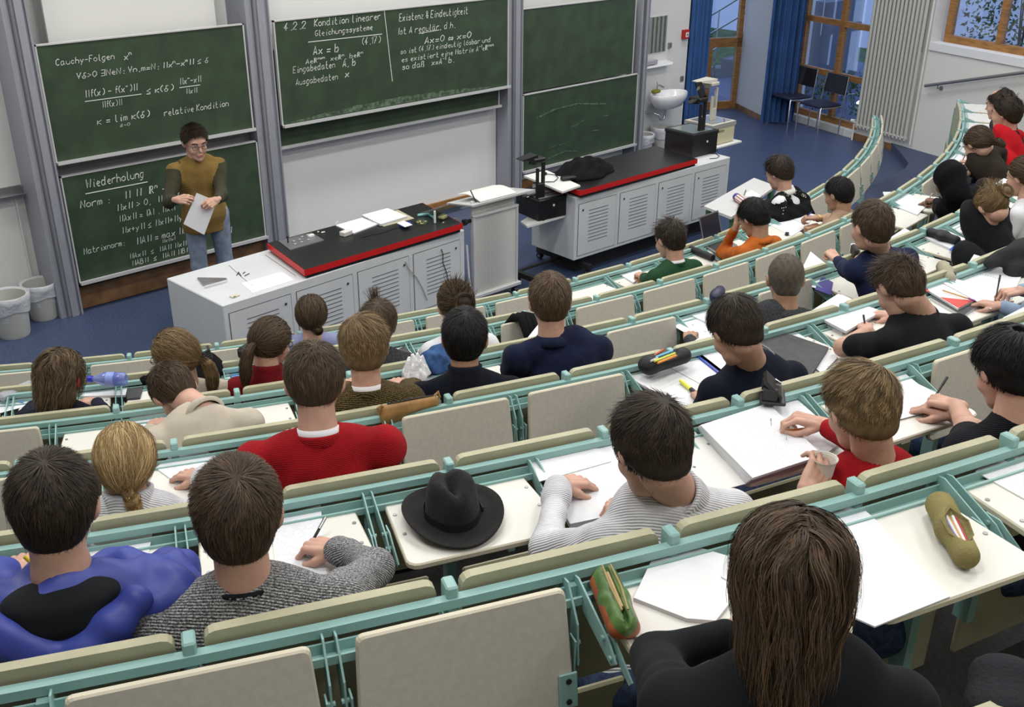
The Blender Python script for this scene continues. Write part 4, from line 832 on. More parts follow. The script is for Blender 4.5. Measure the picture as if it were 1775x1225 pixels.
# two stackable chairs by the window
def chair(label, c, yaw):
    t = thing('visitor_chair', label, 'chair', c, 'visitor chairs by the window'); M = rotz(yaw, c); r = .011
    for sx in (-1, 1):
        b = MB(M=M); b.tube([(sx*.23, -.20, 0.0), (sx*.23, -.20, .44), (sx*.22, -.18, .455)], r, 8); b.build('leg', M_CHROME, t, smooth=True, angle=50)
        b = MB(M=M); b.tube([(sx*.23, .20, 0.0), (sx*.23, .22, .45), (sx*.225, .25, .66), (sx*.21, .28, .86)], r, 8); b.build('leg', M_CHROME, t, smooth=True, angle=50)
        b = MB(M=M); b.tube([(sx*.22, -.19, .44), (sx*.225, .22, .44)], r, 8); b.build('side_rail', M_CHROME, t)
    b = MB(M=M); b.box((0, .0, .462), (.42, .42, .035), bev=.012); b.build('seat', mat('navy_seat', (.012, .015, .035), .6), t)
    b = MB(M=M); b.loft([(-.205, .232, .60), (.205, .232, .60), (.195, .262, .86), (-.195, .262, .86)], [(-.205, .258, .60), (.205, .258, .60), (.195, .288, .86), (-.195, .288, .86)]); b.build('backrest', M_BLACK, t)
    return t
cy_ = math.atan2(WT[1], WT[0])+math.pi/2-.05
chair('black and chrome visitor chair by the window, farther one beside the curtain', wallpt(.38, .34, 0), math.atan2(-WN[0], WN[1])*0+math.atan2(-WN[1], -WN[0])-math.pi/2)
chair('black and chrome visitor chair by the window, nearer one beside the radiator', wallpt(1.02, .34, 0), math.atan2(-WN[1], -WN[0])-math.pi/2)
# ------------------------------------------------------------------ outside the windows
M_EXTW = mat('render_white_outside', (.62, .66, .78), .9); M_EXTG = mat('outside_grey', (.16, .17, .2), .9)
b = MB(); b.box((24.0, 14, 3.5), (.4, 34, 13)); b.build('building_outside', M_EXTW, kind='structure', loc=(24, 14, 0))
b = MB(); b.box((19, 10, -.6), (14, 30, .5)); b.build('ground_outside', mat('lawn_outside', (.05, .09, .03), .95, noise=.5, nscale=6), kind='structure', loc=(19, 10, -.6))
t = thing('outside_stair', 'concrete stair with thin railing outside the tall window', 'stair', (17.5, 11.5, -.35))
for i in range(9): b = MB(); b.box((17.6, 10.0+i*.30, -.35+.20*(9-i)/2), (1.3, .30, .20*(9-i))); b.build('step', M_EXTG, t)
for k in (0, 1, 2): b = MB(); b.tube([(16.95, 9.9, 2.45-.35*k), (16.95, 12.7, .75-.35*k)], .018, 6); b.build('rail_bar', M_STEEL, t)
for i in range(6): b = MB(); b.tube([(16.95, 9.9+i*.55, 2.45-i*.33), (16.95, 9.9+i*.55, .9-i*.3)], .015, 6); b.build('baluster', M_STEEL, t)
M_LEAF = mat('leaf_green', (.045, .095, .02), .7, noise=.5, nscale=10)
def bush(label, c, r, n=900, seed=1, cat='bush'):
    rnd = random.Random(seed); t = thing('shrub', label, cat, (c[0], c[1], c[2]-r[2])); b = MB()
    for i in range(n):
        a, h_ = rnd.uniform(0, 6.283), rnd.uniform(-1, 1); q = math.sqrt(max(0, 1-h_*h_)); s = rnd.uniform(.5, 1.05); p = np.array([c[0]+r[0]*q*math.cos(a)*s, c[1]+r[1]*q*math.sin(a)*s, c[2]+r[2]*h_*s])
        d = nrm([rnd.gauss(0, 1) for _ in range(3)]); e = nrm(np.cross(d, [rnd.gauss(0, 1) for _ in range(3)])); l = rnd.uniform(.05, .11)
        b.add([p, p+d*l*.5+e*l*.25, p+d*l, p+d*l*.5-e*l*.25], [(0, 1, 2, 3)])
    b.build('foliage', M_LEAF, t, kind='stuff'); b = MB()
    for i in range(5): b.tube([(c[0], c[1], c[2]-r[2]), (c[0]+rnd.uniform(-.5, .5)*r[0], c[1]+rnd.uniform(-.5, .5)*r[1], c[2]+r[2]*.5)], [.02, .006], 5)
    b.build('stems', mat('bark', (.06, .04, .03), .9), t, kind='stuff'); return t
bush('low green shrub outside behind the visitor chairs', (16.0, 8.5, .0), (.9, 1.3, .55), 1500, 1); bush('loose green bush outside the upper right window, left one', (15.8, 6.0, 1.7), (.9, .85, .9), 1300, 2); bush('leafy green bush outside the upper right window, right one', (15.6, 4.1, 2.2), (.9, .85, 1.2), 1700, 3)
bush('green shrub outside the tall window beside the radiator', (16.3, 6.6, .0), (.9, .5, .5), 1200, 4); bush('dark green shrub outside the bay window', (15.8, 12.3, .3), (1.0, .8, .8), 1000, 5)
p = at_plane(1490, 180, wallpt(0, -1.9, 0), WN); t = thing('garden_lamp', 'glowing round garden lamp outside low behind the chairs', 'lamp', (p[0], p[1], -.35)); b = MB(); b.ball(p, .055, 12); b.build('globe', mat('lamp_glow', (1, .95, .75), emit=(1, .92, .65), estr=9), t); b = MB(); b.tube([(p[0], p[1], -.35), p-[0, 0, .05]], .015, 6); b.build('stake', M_BLACKM, t)
# ================================================================== people : signed-distance shapes polygonised with surface nets
def pcap(a, b, ra, rb, m=0, sq=None): return ('c', np.array(a, float), np.array(b, float), ra, rb, m)
def pell(c, r, R=None, m=0): return ('e', np.array(c, float), np.array(r, float), None if R is None else np.array(R, float), 0, m)
def prim_d(p, pr):
    if pr[0] == 'c':
        a, b, ra, rb = pr[1:5]; ab = b-a; t = np.clip(((p-a)@ab)/(ab@ab+1e-12), 0, 1)
        q = p-a-t[:, None]*ab; return np.sqrt((q*q).sum(1))-(ra+(rb-ra)*t)
    c, r, R = pr[1:4]; q = p-c
    if R is not None: q = q@R
    k0 = np.sqrt(((q/r)**2).sum(1)); k1 = np.sqrt(((q/(r*r))**2).sum(1))+1e-9
    return k0*(k0-1)/k1
def prim_box(pr, e):
    if pr[0] == 'c': return np.minimum(pr[1]-pr[3], pr[2]-pr[4])-e, np.maximum(pr[1]+pr[3], pr[2]+pr[4])+e
    r = pr[2] if pr[3] is None else np.full(3, pr[2].max()); return pr[1]-r-e, pr[1]+r+e
def smin(a, b, k):
    h = np.clip(.5+.5*(b-a)/k, 0, 1); return b+(a-b)*h-k*h*(1-h)
def sdf_mesh(prims, step, k=.02, cut=None, disp=None):
    lo = np.min([prim_box(p, step*2.5+k)[0] for p in prims], 0); hi = np.max([prim_box(p, step*2.5+k)[1] for p in prims], 0)
    n = np.ceil((hi-lo)/step).astype(int)+1
    ax = [lo[i]+step*np.arange(n[i]) for i in range(3)]
    D = np.full(tuple(n), 1.0)
    for pr in prims:           # evaluate each shape only in its own box
        a, b = prim_box(pr, step*3+k*1.5); i0 = np.maximum(((a-lo)/step).astype(int), 0); i1 = np.minimum(((b-lo)/step).astype(int)+2, n)
        g = np.stack(np.meshgrid(*[ax[i][i0[i]:i1[i]] for i in range(3)], indexing='ij'), -1); sh = g.shape[:3]
        d = prim_d(g.reshape(-1, 3), pr).reshape(sh); s = tuple(slice(i0[i], i1[i]) for i in range(3)); D[s] = smin(D[s], d, k)
    if cut is not None or disp is not None:
        near = np.abs(D) < (.05 if cut is None else 9); g = np.stack(np.meshgrid(*ax, indexing='ij'), -1)
        if disp is not None: D[near] += disp(g[near])
        if cut is not None: D = np.maximum(D, cut(g.reshape(-1, 3)).reshape(D.shape))
    S = D < 0
    # cells
    c = S[:-1, :-1, :-1].astype(np.int8)
    cnt = np.zeros(tuple(n-1), np.int8)
    for dx in (0, 1):
        for dy in (0, 1):
            for dz in (0, 1): cnt += S[dx:n[0]-1+dx, dy:n[1]-1+dy, dz:n[2]-1+dz]
    act = (cnt > 0) & (cnt < 8); idx = np.full(act.shape, -1, np.int64); I = np.argwhere(act)
    if len(I) == 0: return np.zeros((0, 3)), np.zeros((0, 4), int)
    idx[act] = np.arange(len(I)); acc = np.zeros((len(I), 3)); w = np.zeros(len(I))
    for axx in range(3):
        o1, o2 = [a for a in range(3) if a != axx]
        for u in (0, 1):
            for v in (0, 1):
                P = I.copy(); P[:, o1] += u; P[:, o2] += v; Q = P.copy(); Q[:, axx] += 1
                da = D[P[:, 0], P[:, 1], P[:, 2]]; db = D[Q[:, 0], Q[:, 1], Q[:, 2]]; m = (da < 0) != (db < 0)
                t = np.zeros(len(I)); t[m] = da[m]/(da[m]-db[m]); pt = P.astype(float); pt[:, axx] += t; acc[m] += pt[m]; w[m] += 1
    V = lo+step*acc/w[:, None]
    F = []
    for axx in range(3):
        o1, o2 = (axx+1) % 3, (axx+2) % 3
        sl0 = [slice(None)]*3; sl1 = [slice(None)]*3; sl0[axx] = slice(0, -1); sl1[axx] = slice(1, None)
        A, B = S[tuple(sl0)], S[tuple(sl1)]; E = np.argwhere(A != B); 
        E = E[(E[:, o1] > 0) & (E[:, o2] > 0) & (E[:, o1] < n[o1]-1) & (E[:, o2] < n[o2]-1)]
        if len(E) == 0: continue
        flip = B[E[:, 0], E[:, 1], E[:, 2]]
        q = []
        for du, dv in ((0, 0), (-1, 0), (-1, -1), (0, -1)):
            e = E.copy(); e[:, o1] += du; e[:, o2] += dv; q.append(idx[e[:, 0], e[:, 1], e[:, 2]])
        Q = np.stack(q, 1); Q[flip] = Q[flip][:, ::-1]; F.append(Q)
    return V, np.concatenate(F)
def prim_mats(V, prims):
    if len({p[5] for p in prims}) == 1: return np.full(len(V), prims[0][5])
    best = np.full(len(V), 9.0); mi = np.zeros(len(V), int)
    for p in prims: d = prim_d(V, p); m = d < best; best[m] = d[m]; mi[m] = p[5]
    return mi
def np_mesh(name, parts, mats, off, smooth=True):
    """parts: list of (V, quads, per-face material)"""
    me = bpy.data.meshes.new(name); V = np.concatenate([p[0] for p in parts])-off; F = []; M = []; k = 0
    for v, f, m in parts: F.append(np.asarray(f)+k); M.append(np.broadcast_to(m, (len(f),))); k += len(v)
    M = np.concatenate(M).astype(np.int32)
    me.vertices.add(len(V)); me.vertices.foreach_set('co', V.astype(np.float32).ravel())
    sizes = np.concatenate([np.full(len(f), f.shape[1]) for f in F]); me.loops.add(int(sizes.sum())); me.polygons.add(len(sizes))
    me.loops.foreach_set('vertex_index', np.concatenate([f.ravel() for f in F]).astype(np.int32)); me.polygons.foreach_set('loop_start', np.concatenate([[0], np.cumsum(sizes)[:-1]]).astype(np.int32))
    for m in mats: me.materials.append(m)
    me.polygons.foreach_set('material_index', M); me.polygons.foreach_set('use_smooth', np.full(len(sizes), smooth)); me.update(calc_edges=True); me.validate(); return me
def face_center(V, F): return V[F].mean(1)
def obj_np(name, parts, mats, parent, kind=None):
    me = np_mesh(name, parts, mats, root_origin(parent)); o = bpy.data.objects.new(name, me); COL.objects.link(o); o.parent = parent
    if kind: o['kind'] = kind
    return o
def frame(f, up=(0, 0, 1)):
    """x right, y forward, z up"""
    y = nrm(f); x = nrm(np.cross(y, up)); z = np.cross(x, y); return np.stack([x, y, z], 1)
SKINS = {'fair': (.56, .33, .25), 'tan': (.42, .245, .165), 'dark': (.20, .105, .065)}
def skin_mat(k): return mat('skin_'+k, SKINS[k], .5, noise=.10, nscale=18, spec=.35)
M_LIP = mat('lips', (.38, .14, .12), .45); M_EYE = mat('eye_white', (.6, .58, .55), .25); M_IRIS = mat('eye_dark', (.03, .02, .015), .2)
# ------------------------------------------------------------------ hands (local: wrist at origin, fingers +y, palm faces -z, thumb towards -x for the right hand)
HANDS = {}
def hand_local(pose, step):
    key = (pose, step)
    if key in HANDS: return HANDS[key]
    P = []; kn = [(-.030, .088, .004), (-.010, .093, .006), (.011, .089, .004), (.030, .080, .0)]
    for i, q in enumerate(kn): P.append(pcap((q[0]*.55, .004, 0), q, .0155, .0110))
    P.append(pell((0, .045, -.002), (.036, .045, .0135)))
    L = [(.040, .024, .018), (.044, .027, .019), (.041, .025, .018), (.032, .019, .016)]
    C = {'flat': [(8, 8, 8)]*4, 'relaxed': [(25, 30, 18), (28, 34, 20), (32, 38, 22), (36, 40, 24)], 'write': [(48, 42, 12), (56, 58, 25), (66, 72, 35), (72, 76, 38)],
         'fist': [(75, 85, 50), (78, 88, 50), (80, 90, 50), (82, 90, 48)], 'cup': [(30, 42, 28), (32, 44, 30), (34, 46, 30), (36, 46, 30)], 'spread': [(10, 12, 10)]*4, 'pinch': [(38, 48, 20), (45, 55, 30), (55, 62, 30), (60, 65, 30)]}[pose]
    sp = {'flat': 5, 'spread': 13}.get(pose, 2)
    for i in range(4):
        p = np.array(kn[i]); yaw = math.radians((i-1.4)*sp); a = 0
        for j in range(3):
            a += math.radians(C[i][j]); d = np.array([math.sin(yaw)*math.cos(a), math.cos(yaw)*math.cos(a), -math.sin(a)]); r = (.0092, .0082, .0072)[j]*(.88 if i == 3 else 1)
            q = p+d*L[i][j]; P.append(pcap(p, q, r, r*.90)); p = q
    T = {'flat': [(-.048, .048, -.006), (-.066, .078, -.010), (-.074, .102, -.012)], 'spread': [(-.050, .045, -.006), (-.074, .070, -.010), (-.090, .090, -.012)], 'relaxed': [(-.044, .050, -.016), (-.054, .080, -.028), (-.048, .104, -.036)],
         'write': [(-.042, .050, -.022), (-.046, .082, -.036), (-.034, .108, -.044)], 'pinch': [(-.042, .050, -.022), (-.046, .082, -.036), (-.034, .108, -.044)], 'fist': [(-.038, .050, -.026), (-.032, .076, -.044), (-.010, .084, -.050)], 'cup': [(-.044, .046, -.026), (-.052, .072, -.048), (-.040, .092, -.066)]}[pose]
    p = np.array((-.022, .018, -.006)); r = [.0150, .0115, .0098]
    for j, q in enumerate(T): P.append(pcap(p, q, r[j], r[j]*.85)); p = np.array(q)
    P.append(pcap((0, -.018, 0), (0, .012, 0), .0240, .0255)); 
    V, F = sdf_mesh(P, step, k=.006); HANDS[key] = (V, F); return V, F
# ------------------------------------------------------------------ hair ribbons
HAIRM = {}
def hair_mat(name, col, col2=None, rough=.42):
    if name in MATS: return MATS[name]
    m = bpy.data.materials.new('hair_'+name); m.use_nodes = True; nt = m.node_tree; b = nt.nodes['Principled BSDF']; L = nt.links.new
    a = nt.nodes.new('ShaderNodeAttribute'); a.attribute_name = 'shade'; r = nt.nodes.new('ShaderNodeValToRGB')
    c2 = col2 or tuple(min(1, x*2.0) for x in col)
    r.color_ramp.elements[0].color = tuple(x*.55 for x in col)+(1,); r.color_ramp.elements[1].color = tuple(c2)+(1,); e = r.color_ramp.elements.new(.5); e.color = tuple(col)+(1,)
    L(a.outputs['Fac'], r.inputs['Fac']); L(r.outputs['Color'], b.inputs['Base Color']); b.inputs['Roughness'].default_value = rough+.1; b.inputs['Specular IOR Level'].default_value = .22
    MATS[name] = m; return m
HC = np.array([0, -.014, .022]); HR = np.array([.0815, .101, .098])     # scalp ellipsoid in the head frame
HLO = [.040]
def hairline(p):
    """>0 outside the hairy part"""
    return np.maximum((p[:, 1]-HLO[0]-.75*p[:, 2])/1.25, (-.096+(p[:, 1]+.10)*.86-p[:, 2])/1.32)
def ribbons(P, width, shade, taper=True):
    """P: (N, S, 3) strand points -> V, F, shade"""
    N, S, _ = P.shape; T = np.gradient(P, axis=1); T /= np.linalg.norm(T, axis=2, keepdims=True)+1e-9
    rnd = np.random.RandomState(5); up = nrm_rows(P-P.mean((0, 1))*0-HC)*1.0+rnd.normal(0, .25, (N, 1, 3)); side = np.cross(T, up); side /= np.linalg.norm(side, axis=2, keepdims=True)+1e-9
    w = width*(np.linspace(1, .25, S) if taper else np.ones(S)); w = (w[None, :, None]*(.7+.6*rnd.rand(N, 1, 1)))/2
    V = np.stack([P-side*w, P+side*w], 2).reshape(-1, 3); b = (np.arange(N)*S*2)[:, None]+(np.arange(S-1)*2)[None, :]
    F = np.stack([b, b+1, b+3, b+2], 2).reshape(-1, 4); return V, F, np.repeat(shade, S*2)
def nrm_rows(a): return a/(np.linalg.norm(a, axis=-1, keepdims=True)+1e-9)
def sph_dirs(n, rs):
    d = rs.normal(size=(n*4, 3)); d = nrm_rows(d); p = HC+HR*d; k = hairline(p) < .0; return d[k][:n]
def grow(roots, flow, L, S, lift=.15, grav=.0, curl=0.0, rs=None, shell=1.0, jt=.14):
    """integrate strands over the scalp ellipsoid; flow(p)->dirs"""
    N = len(roots); p = HC+HR*roots*shell; P = [p-nrm_rows(roots/HR)*.003]; L = np.broadcast_to(L, (N,)); ds = (L/(S-1))[:, None]; jit = rs.normal(0, jt, (N, 3))
    ph = (9*roots[:, :1]+7*np.sin(4*roots[:, 1:2])+5*roots[:, 2:3])+rs.normal(0, .35, (N, 1)); v = None
    for i in range(S-1):
        nn = nrm_rows((p-HC)/HR**2); d = flow(p)+jit; 
        k = np.linalg.norm((p-HC)/(HR*shell), axis=1, keepdims=True); on = np.clip(1.0-(k-1.02)/.10, 0, 1)
        d = d-(d*nn).sum(1, keepdims=True)*nn*on; d = nrm_rows(d); d = d+nn*lift*(1-i/S*.6)+np.array([0, 0, -grav*(i+1)/S])
        if curl: d = d+curl*np.concatenate([np.sin(ph+i*.95), np.cos(ph*1.7+i*.8), 0*ph], 1)
        if v is not None: d = .55*v+.45*nrm_rows(d)
        d = nrm_rows(d); v = d; p = p+d*ds
        q = (p-HC)/(HR*shell); k = np.linalg.norm(q, axis=1, keepdims=True); m = (k < 1).ravel(); p[m] = HC+(q/k*HR*shell)[m]
        P.append(p.copy())
    return np.stack(P, 1)
def hair_obj(parent, R, O, sc, V, F, sh, m, name='hair_strands'):
    W_ = (V*sc)@R.T+O; me = np_mesh(name, [(W_, F, 0)], [m], root_origin(parent)); at = me.attributes.new('shade', 'FLOAT', 'POINT'); at.data.foreach_set('value', sh.astype(np.float32))
    o = bpy.data.objects.new(name, me); COL.objects.link(o); o.parent = parent; o['kind'] = 'stuff'; return o
def path_pts(path, n):
    path = np.array(path, float); d = np.r_[0, np.cumsum(np.linalg.norm(np.diff(path, axis=0), axis=1))]; t = np.linspace(0, d[-1], n)
    return np.stack([np.interp(t, d, path[:, i]) for i in range(3)], 1)
def tail(path, rad, N, S, rs, curl=0.0):
    c = path_pts(path, S); r = np.interp(np.linspace(0, 1, S), np.linspace(0, 1, len(rad)), rad); T = nrm_rows(np.gradient(c, axis=0)); a = np.cross(T, [1, 0, .01]); a = nrm_rows(a); b = np.cross(T, a)
    th = rs.rand(N)*6.28; q = np.sqrt(rs.rand(N)); P = c[None]+(r[None, :, None]*q[:, None, None])*(np.cos(th)[:, None, None]*a[None]+np.sin(th)[:, None, None]*b[None])
    if curl: P += curl*np.sin(np.linspace(0, 9, S)[None, :, None]+rs.rand(N, 1, 3)*6)*np.linspace(0, 1, S)[None, :, None]
    return P
def head(parent, O, fwd, up, spec):
    """builds skull+face for the body mesh (returned) and the hair as children"""
    HLO[0] = .040-spec.get('hl', 0)
    R = frame(fwd, up); sc = spec.get('hs', 1.04); px = spec.get('px', 70); step = .0052 if px > 90 else (.0062 if px > 60 else .008)
    seed = spec.get('seed', 1); rs = np.random.RandomState(seed)
    P = [pell((0, -.010, .024), (.0745, .094, .089)), pell((0, .030, -.028), (.060, .062, .080)), pell((0, .042, -.083), (.044, .046, .034)), pell((0, -.036, -.052), (.050, .042, .042)), pell((0, .068, .018), (.050, .026, .030)),
         pcap((0, .088, .0), (0, .108, -.028), .006, .0092), pell((-.034, .058, -.035), (.026, .030, .028)), pell((.034, .058, -.035), (.026, .030, .028)), pell((0, .083, -.068), (.022, .014, .012), m=1), pell((0, .075, -.098), (.020, .018, .016))]
    for s in (-1, 1):
        P.append(pell((s*.077, -.006, -.012), (.006, .015, .027), frame((-.30, 1, -.1), (s*.3, 0, 1)) if s > 0 else frame((.30, 1, -.1), (s*.3, 0, 1))))
        P.append(pell((s*.082, -.009, -.006), (.005, .013, .021)))
    V, F = sdf_mesh(P, step, k=.014); fm = prim_mats(face_center(V, F), P)
    lips = face_center(V, F); lm = (np.abs(lips[:, 0]) < .024) & (np.abs(lips[:, 2]+.068) < .0075) & (lips[:, 1] > .072); fm = np.where(lm, 1, 0)
    W_ = (V*sc)@R.T+O; parts = [(W_, F, fm)]
    hm = spec['hairmat']; style = spec.get('hair', 'short')
    # eyes and brows
    if spec.get('face', True):
        for s in (-1, 1):
            b = MB(); b.ball((s*.031, .079, .002), (.0125, .011, .009), 10); v = np.concatenate(b.v)*sc; vi = (v@R.T)+O; q = [f for f in b.f]
            f4 = np.array([f if len(f) == 4 else (*f, f[-1]) for f in q]); f4 = f4[[len(set(r)) == 4 for r in f4.tolist()]]; parts.append((vi, f4, 2))
            b = MB(); b.ball((s*.031, .0872, .002), (.0055, .004, .0055), 8); v = np.concatenate(b.v)*sc; f4 = np.array([f for f in b.f if len(f) == 4]); parts.append(((v@R.T)+O, f4, 3))
        if style != 'hijab':
            bb = MB()
            for s in (-1, 1): bb.tube([(s*.014, .094, .020), (s*.032, .0915, .026), (s*.050, .080, .021)], .0035, 6)
            v = (np.concatenate(bb.v)*sc)@R.T+O; o = obj_np('eyebrows', [(v, np.array([f for f in bb.f if len(f) == 4]), 0)], [hm], parent)
    if spec.get('glasses'):
        bb = MB()
        for s in (-1, 1):
            bb.tube([(s*.033+.021*math.cos(a), .103, .0+.016*math.sin(a)) for a in np.linspace(0, 6.283, 13)[:-1]], .0018, 5, closed=True); bb.tube([(s*.054, .100, .004), (s*.078, .06, .006), (s*.086, -.01, .004), (s*.084, -.025, -.012)], .0018, 5)
        bb.tube([(-.012, .104, .004), (.012, .104, .004)], .0018, 5); v = (np.concatenate(bb.v)*sc)@R.T+O
        obj_np('glasses', [(v, np.array([f for f in bb.f if len(f) == 4]), 0)], [M_BLACKM], parent)
    dens = spec.get('dens', 1.0)*min(1.0, max(.16, (px/110)**1.5)); W = spec.get('w', .0024)*max(1, 60/px)*1.0
    cap = [pell(HC, HR*1.0)]; capk = .012; capcut = lambda p: hairline(p); S = 5; St = []
    wh = np.array(spec.get('whorl', (.10, -.55, .83))); wh = HC+HR*nrm(wh)
    def away(p): return nrm_rows(p-wh)
    def comb(v, k=1.0):
        v = np.array(v, float); return lambda p: nrm_rows(away(p)+v*k)
    if style in ('short', 'spiky', 'buzz', 'medium', 'curly', 'thin'):
        Ls = {'short': .030, 'spiky': .044, 'buzz': .007, 'medium': .050, 'curly': .038, 'thin': .040}[style]; lf = {'short': .24, 'spiky': .50, 'buzz': .4, 'medium': .07, 'curly': .38, 'thin': .5}[style]
        th_ = {'short': .004, 'spiky': .004, 'buzz': .0, 'medium': .010, 'curly': .012, 'thin': .0}[style]
        cap = [pell(HC, HR+th_), pell((0, -.048, -.050), (.054+th_, .042+th_, .034))]; capk = .030; hl = spec.get('hl', 0); n = int({'short': 6500, 'spiky': 3600, 'buzz': 5000, 'medium': 4600, 'curly': 3600, 'thin': 3000}[style]*dens)
        d = sph_dirs(n, rs); bal = spec.get('bald')
        if bal is not None: d = d[((nrm_rows(d)-nrm(bal[0]))**2).sum(1) > bal[1]]
        top = np.clip(d[:, 2]*1.3+.2, .35, 1.25) if style in ('spiky', 'medium', 'curly') else np.clip(d[:, 2]*.8+.55, .35, 1.1)
        f = comb(spec.get('comb', (0, .15, -.35)), spec.get('ck', 1.0)); St.append(grow(d, f, Ls*top*(.75+.5*rs.rand(len(d))), S, lf, .12, .55 if style == 'curly' else 0, rs, jt=.30 if style in ('curly', 'spiky') else .13, shell=1.0+th_/.09))
        if style != 'buzz' and bal is None:
            dn = nrm_rows(np.array([0, -.75, -.66])+rs.normal(0, .30, (int(1600*dens), 3))*[1.6, .6, 1.2]); dn = dn[(dn[:, 1] < -.25)]; St.append(grow(dn, lambda p: np.array([[0, .05, -1.0]])-np.concatenate([p[:, :1]*2.2, 0*p[:, :2]], 1), .042*(.6+.7*rs.rand(len(dn))), 5, .04, .1, 0, rs, jt=.16, shell=1.09))
        if spec.get('tuft'):
            dd = nrm_rows(np.array(spec['tuft'])+rs.normal(0, .16, (int(260*max(dens, .5)), 3))); St.append(grow(dd, lambda p: nrm_rows(away(p)*.3+np.array([-.1, -.1, 1.0])), .075, S, 1.2, 0, 0, rs))
    elif style in ('ponytail', 'bun', 'braid', 'updo'):
        tie = np.array(spec.get('tie', (0, -.122, -.005))); n = int(4200*dens); d = sph_dirs(n, rs); cap = [pell(HC, HR+.004), pell(tie*.86, (.028, .028, .03))]
        dist = np.linalg.norm(HC+HR*d-tie, axis=1); St.append(grow(d, lambda p: nrm_rows(tie-p), np.minimum(dist*1.06, .17), 7, .03, 0, 0, rs, shell=1.05))
        if style == 'ponytail':
            pth = spec.get('tail', [tie, tie+[0, -.030, -.02], tie+[0, -.045, -.09], tie+[0, -.030, -.20]]); rd = spec.get('tailr', [.014, .026, .030, .012]); q = path_pts(pth, 5); St.append(tail(pth, rd, int(1500*max(dens, .4)), 8, rs, .006))
            rr = np.interp(np.linspace(0, 1, 5), np.linspace(0, 1, len(rd)), rd); cap += [pcap(q[i], q[i+1], rr[i]*.8, rr[i+1]*.8) for i in range(4)]
        elif style in ('bun', 'updo'):
            br = spec.get('bunr', .038); bc = tie+np.array(spec.get('bunoff', (0, -.022, 0))); cap.append(pell(bc, (br, br*.8, br*.9)))
            m_ = int(900*max(dens, .5)); a0 = rs.rand(m_)*6.28; rr = br*(.72+.42*rs.rand(m_)); z0 = (rs.rand(m_)-.5)*br*1.1; tt = np.linspace(0, 1.8, 7)
            Pn = np.stack([bc[0]+rr[:, None]*np.cos(a0[:, None]+tt), bc[1]-.3*rr[:, None]+z0[:, None]*.6+.004*np.sin(5*tt), bc[2]+rr[:, None]*np.sin(a0[:, None]+tt)], 2); St.append(Pn)
            if style == 'updo': d2 = nrm_rows(np.array([0, -.7, .5])+rs.normal(0, .35, (int(500*max(dens, .5)), 3))); St.append(grow(d2, lambda p: np.array([[.2, .1, .6]])+0*p, .06, 6, .8, 0, .9, rs, shell=1.06))
        else:
            pth = spec['tail']; q = path_pts(pth, 60); rd = spec.get('tailr', .021)
            for k in range(3):
                ph = np.linspace(0, 13, 60)+k*2.094; c = q+np.stack([rd*.62*np.sin(ph), rd*.42*np.sin(2*ph), 0*ph], 1); cap += [pcap(c[i], c[i+1], rd*.46, rd*.46) for i in range(0, 59, 1)]
                mm = int(160*max(dens, .6)); off = rs.normal(0, rd*.30, (mm, 1, 3)); St.append(c[None]+off)
            capk = .004
    elif style == 'long':
        n = int(5200*dens); d = sph_dirs(n, rs); part = np.array(spec.get('part', (.012, 0, 0))); Lh = spec.get('len', .30); cap = [pell(HC, HR+.006)]
        def fl(p):
            s = np.sign(p[:, :1]-part[0]); o = np.concatenate([s*1.0, -.35+0*s, -.9+0*s], 1); zt = np.clip((p[:, 2:3]-.03)/.08, 0, 1); return nrm_rows(o*zt+np.concatenate([s*.05, -.25*np.ones_like(s), -1.0+0*s], 1)*(1-zt)-np.concatenate([np.clip(p[:, :1]/.09, -1.4, 1.4), 0*s, 0*s], 1)*spec.get('tuck', .35)*(1-zt))
        keep = ~((d[:, 1] > .55) & (d[:, 2] < .35)); d = d[keep]
        P1 = grow(d, fl, Lh*(.62+.42*rs.rand(len(d))), 12, .0, .9, spec.get('wave', .18), rs, shell=1.10, jt=.07); St.append(P1); cap += [pell(q, r) for q, r in spec.get('mass', [((0, -.060, -.085), (.088, .052, .095))])]
    elif style == 'hijab': pass
    elif style == 'bald': cap = None
    Vs = []; Fs = []; Sh = []; k = 0
    streak = spec.get('streak', .18)
    for P_ in St:
        if len(P_) == 0: continue
        base = .5+streak*np.sin(P_[:, 0, 0]*170+3*np.sin(P_[:, 0, 2]*60))+rs.normal(0, .17, len(P_)); v, f, s = ribbons(P_, W, np.clip(base, 0, 1)); Vs.append(v); Fs.append(f+k); Sh.append(s); k += len(v)
    if cap and style != 'hijab':
        bal = spec.get('bald'); hc = capcut
        if bal is not None:
            bc_ = HC+HR*nrm(bal[0]); rb = math.sqrt(bal[1])*.09; hc = lambda p: np.maximum(hairline(p), rb-np.sqrt(((p-bc_)**2).sum(1)))
        longish = style in ('long', 'ponytail', 'braid', 'bun', 'updo')
        if longish:
            body = [cap[0]]; extra = cap[1:]; cv, cf = sdf_mesh(body, max(step, .006), k=capk, cut=hc); vs = [(cv, cf)]
            if extra: vs.append(sdf_mesh(extra, max(step*.8, .0045), k=capk))
        else: vs = [sdf_mesh(cap, max(step, .006), k=capk, cut=hc)]
        o = obj_np('hair', [((v*sc)@R.T+O, f, 0) for v, f in vs], [hm], parent)
        at = o.data.attributes.new('shade', 'FLOAT', 'POINT'); co = np.concatenate([v for v, f in vs]); at.data.foreach_set('value', np.clip(.30+.12*np.sin(co[:, 0]*210+2*np.sin(co[:, 2]*80))+rs.normal(0, .05, len(co)), 0, 1).astype(np.float32))
        if Vs: hair_obj(o, R, O, sc, np.concatenate(Vs), np.concatenate(Fs), np.concatenate(Sh), hm)
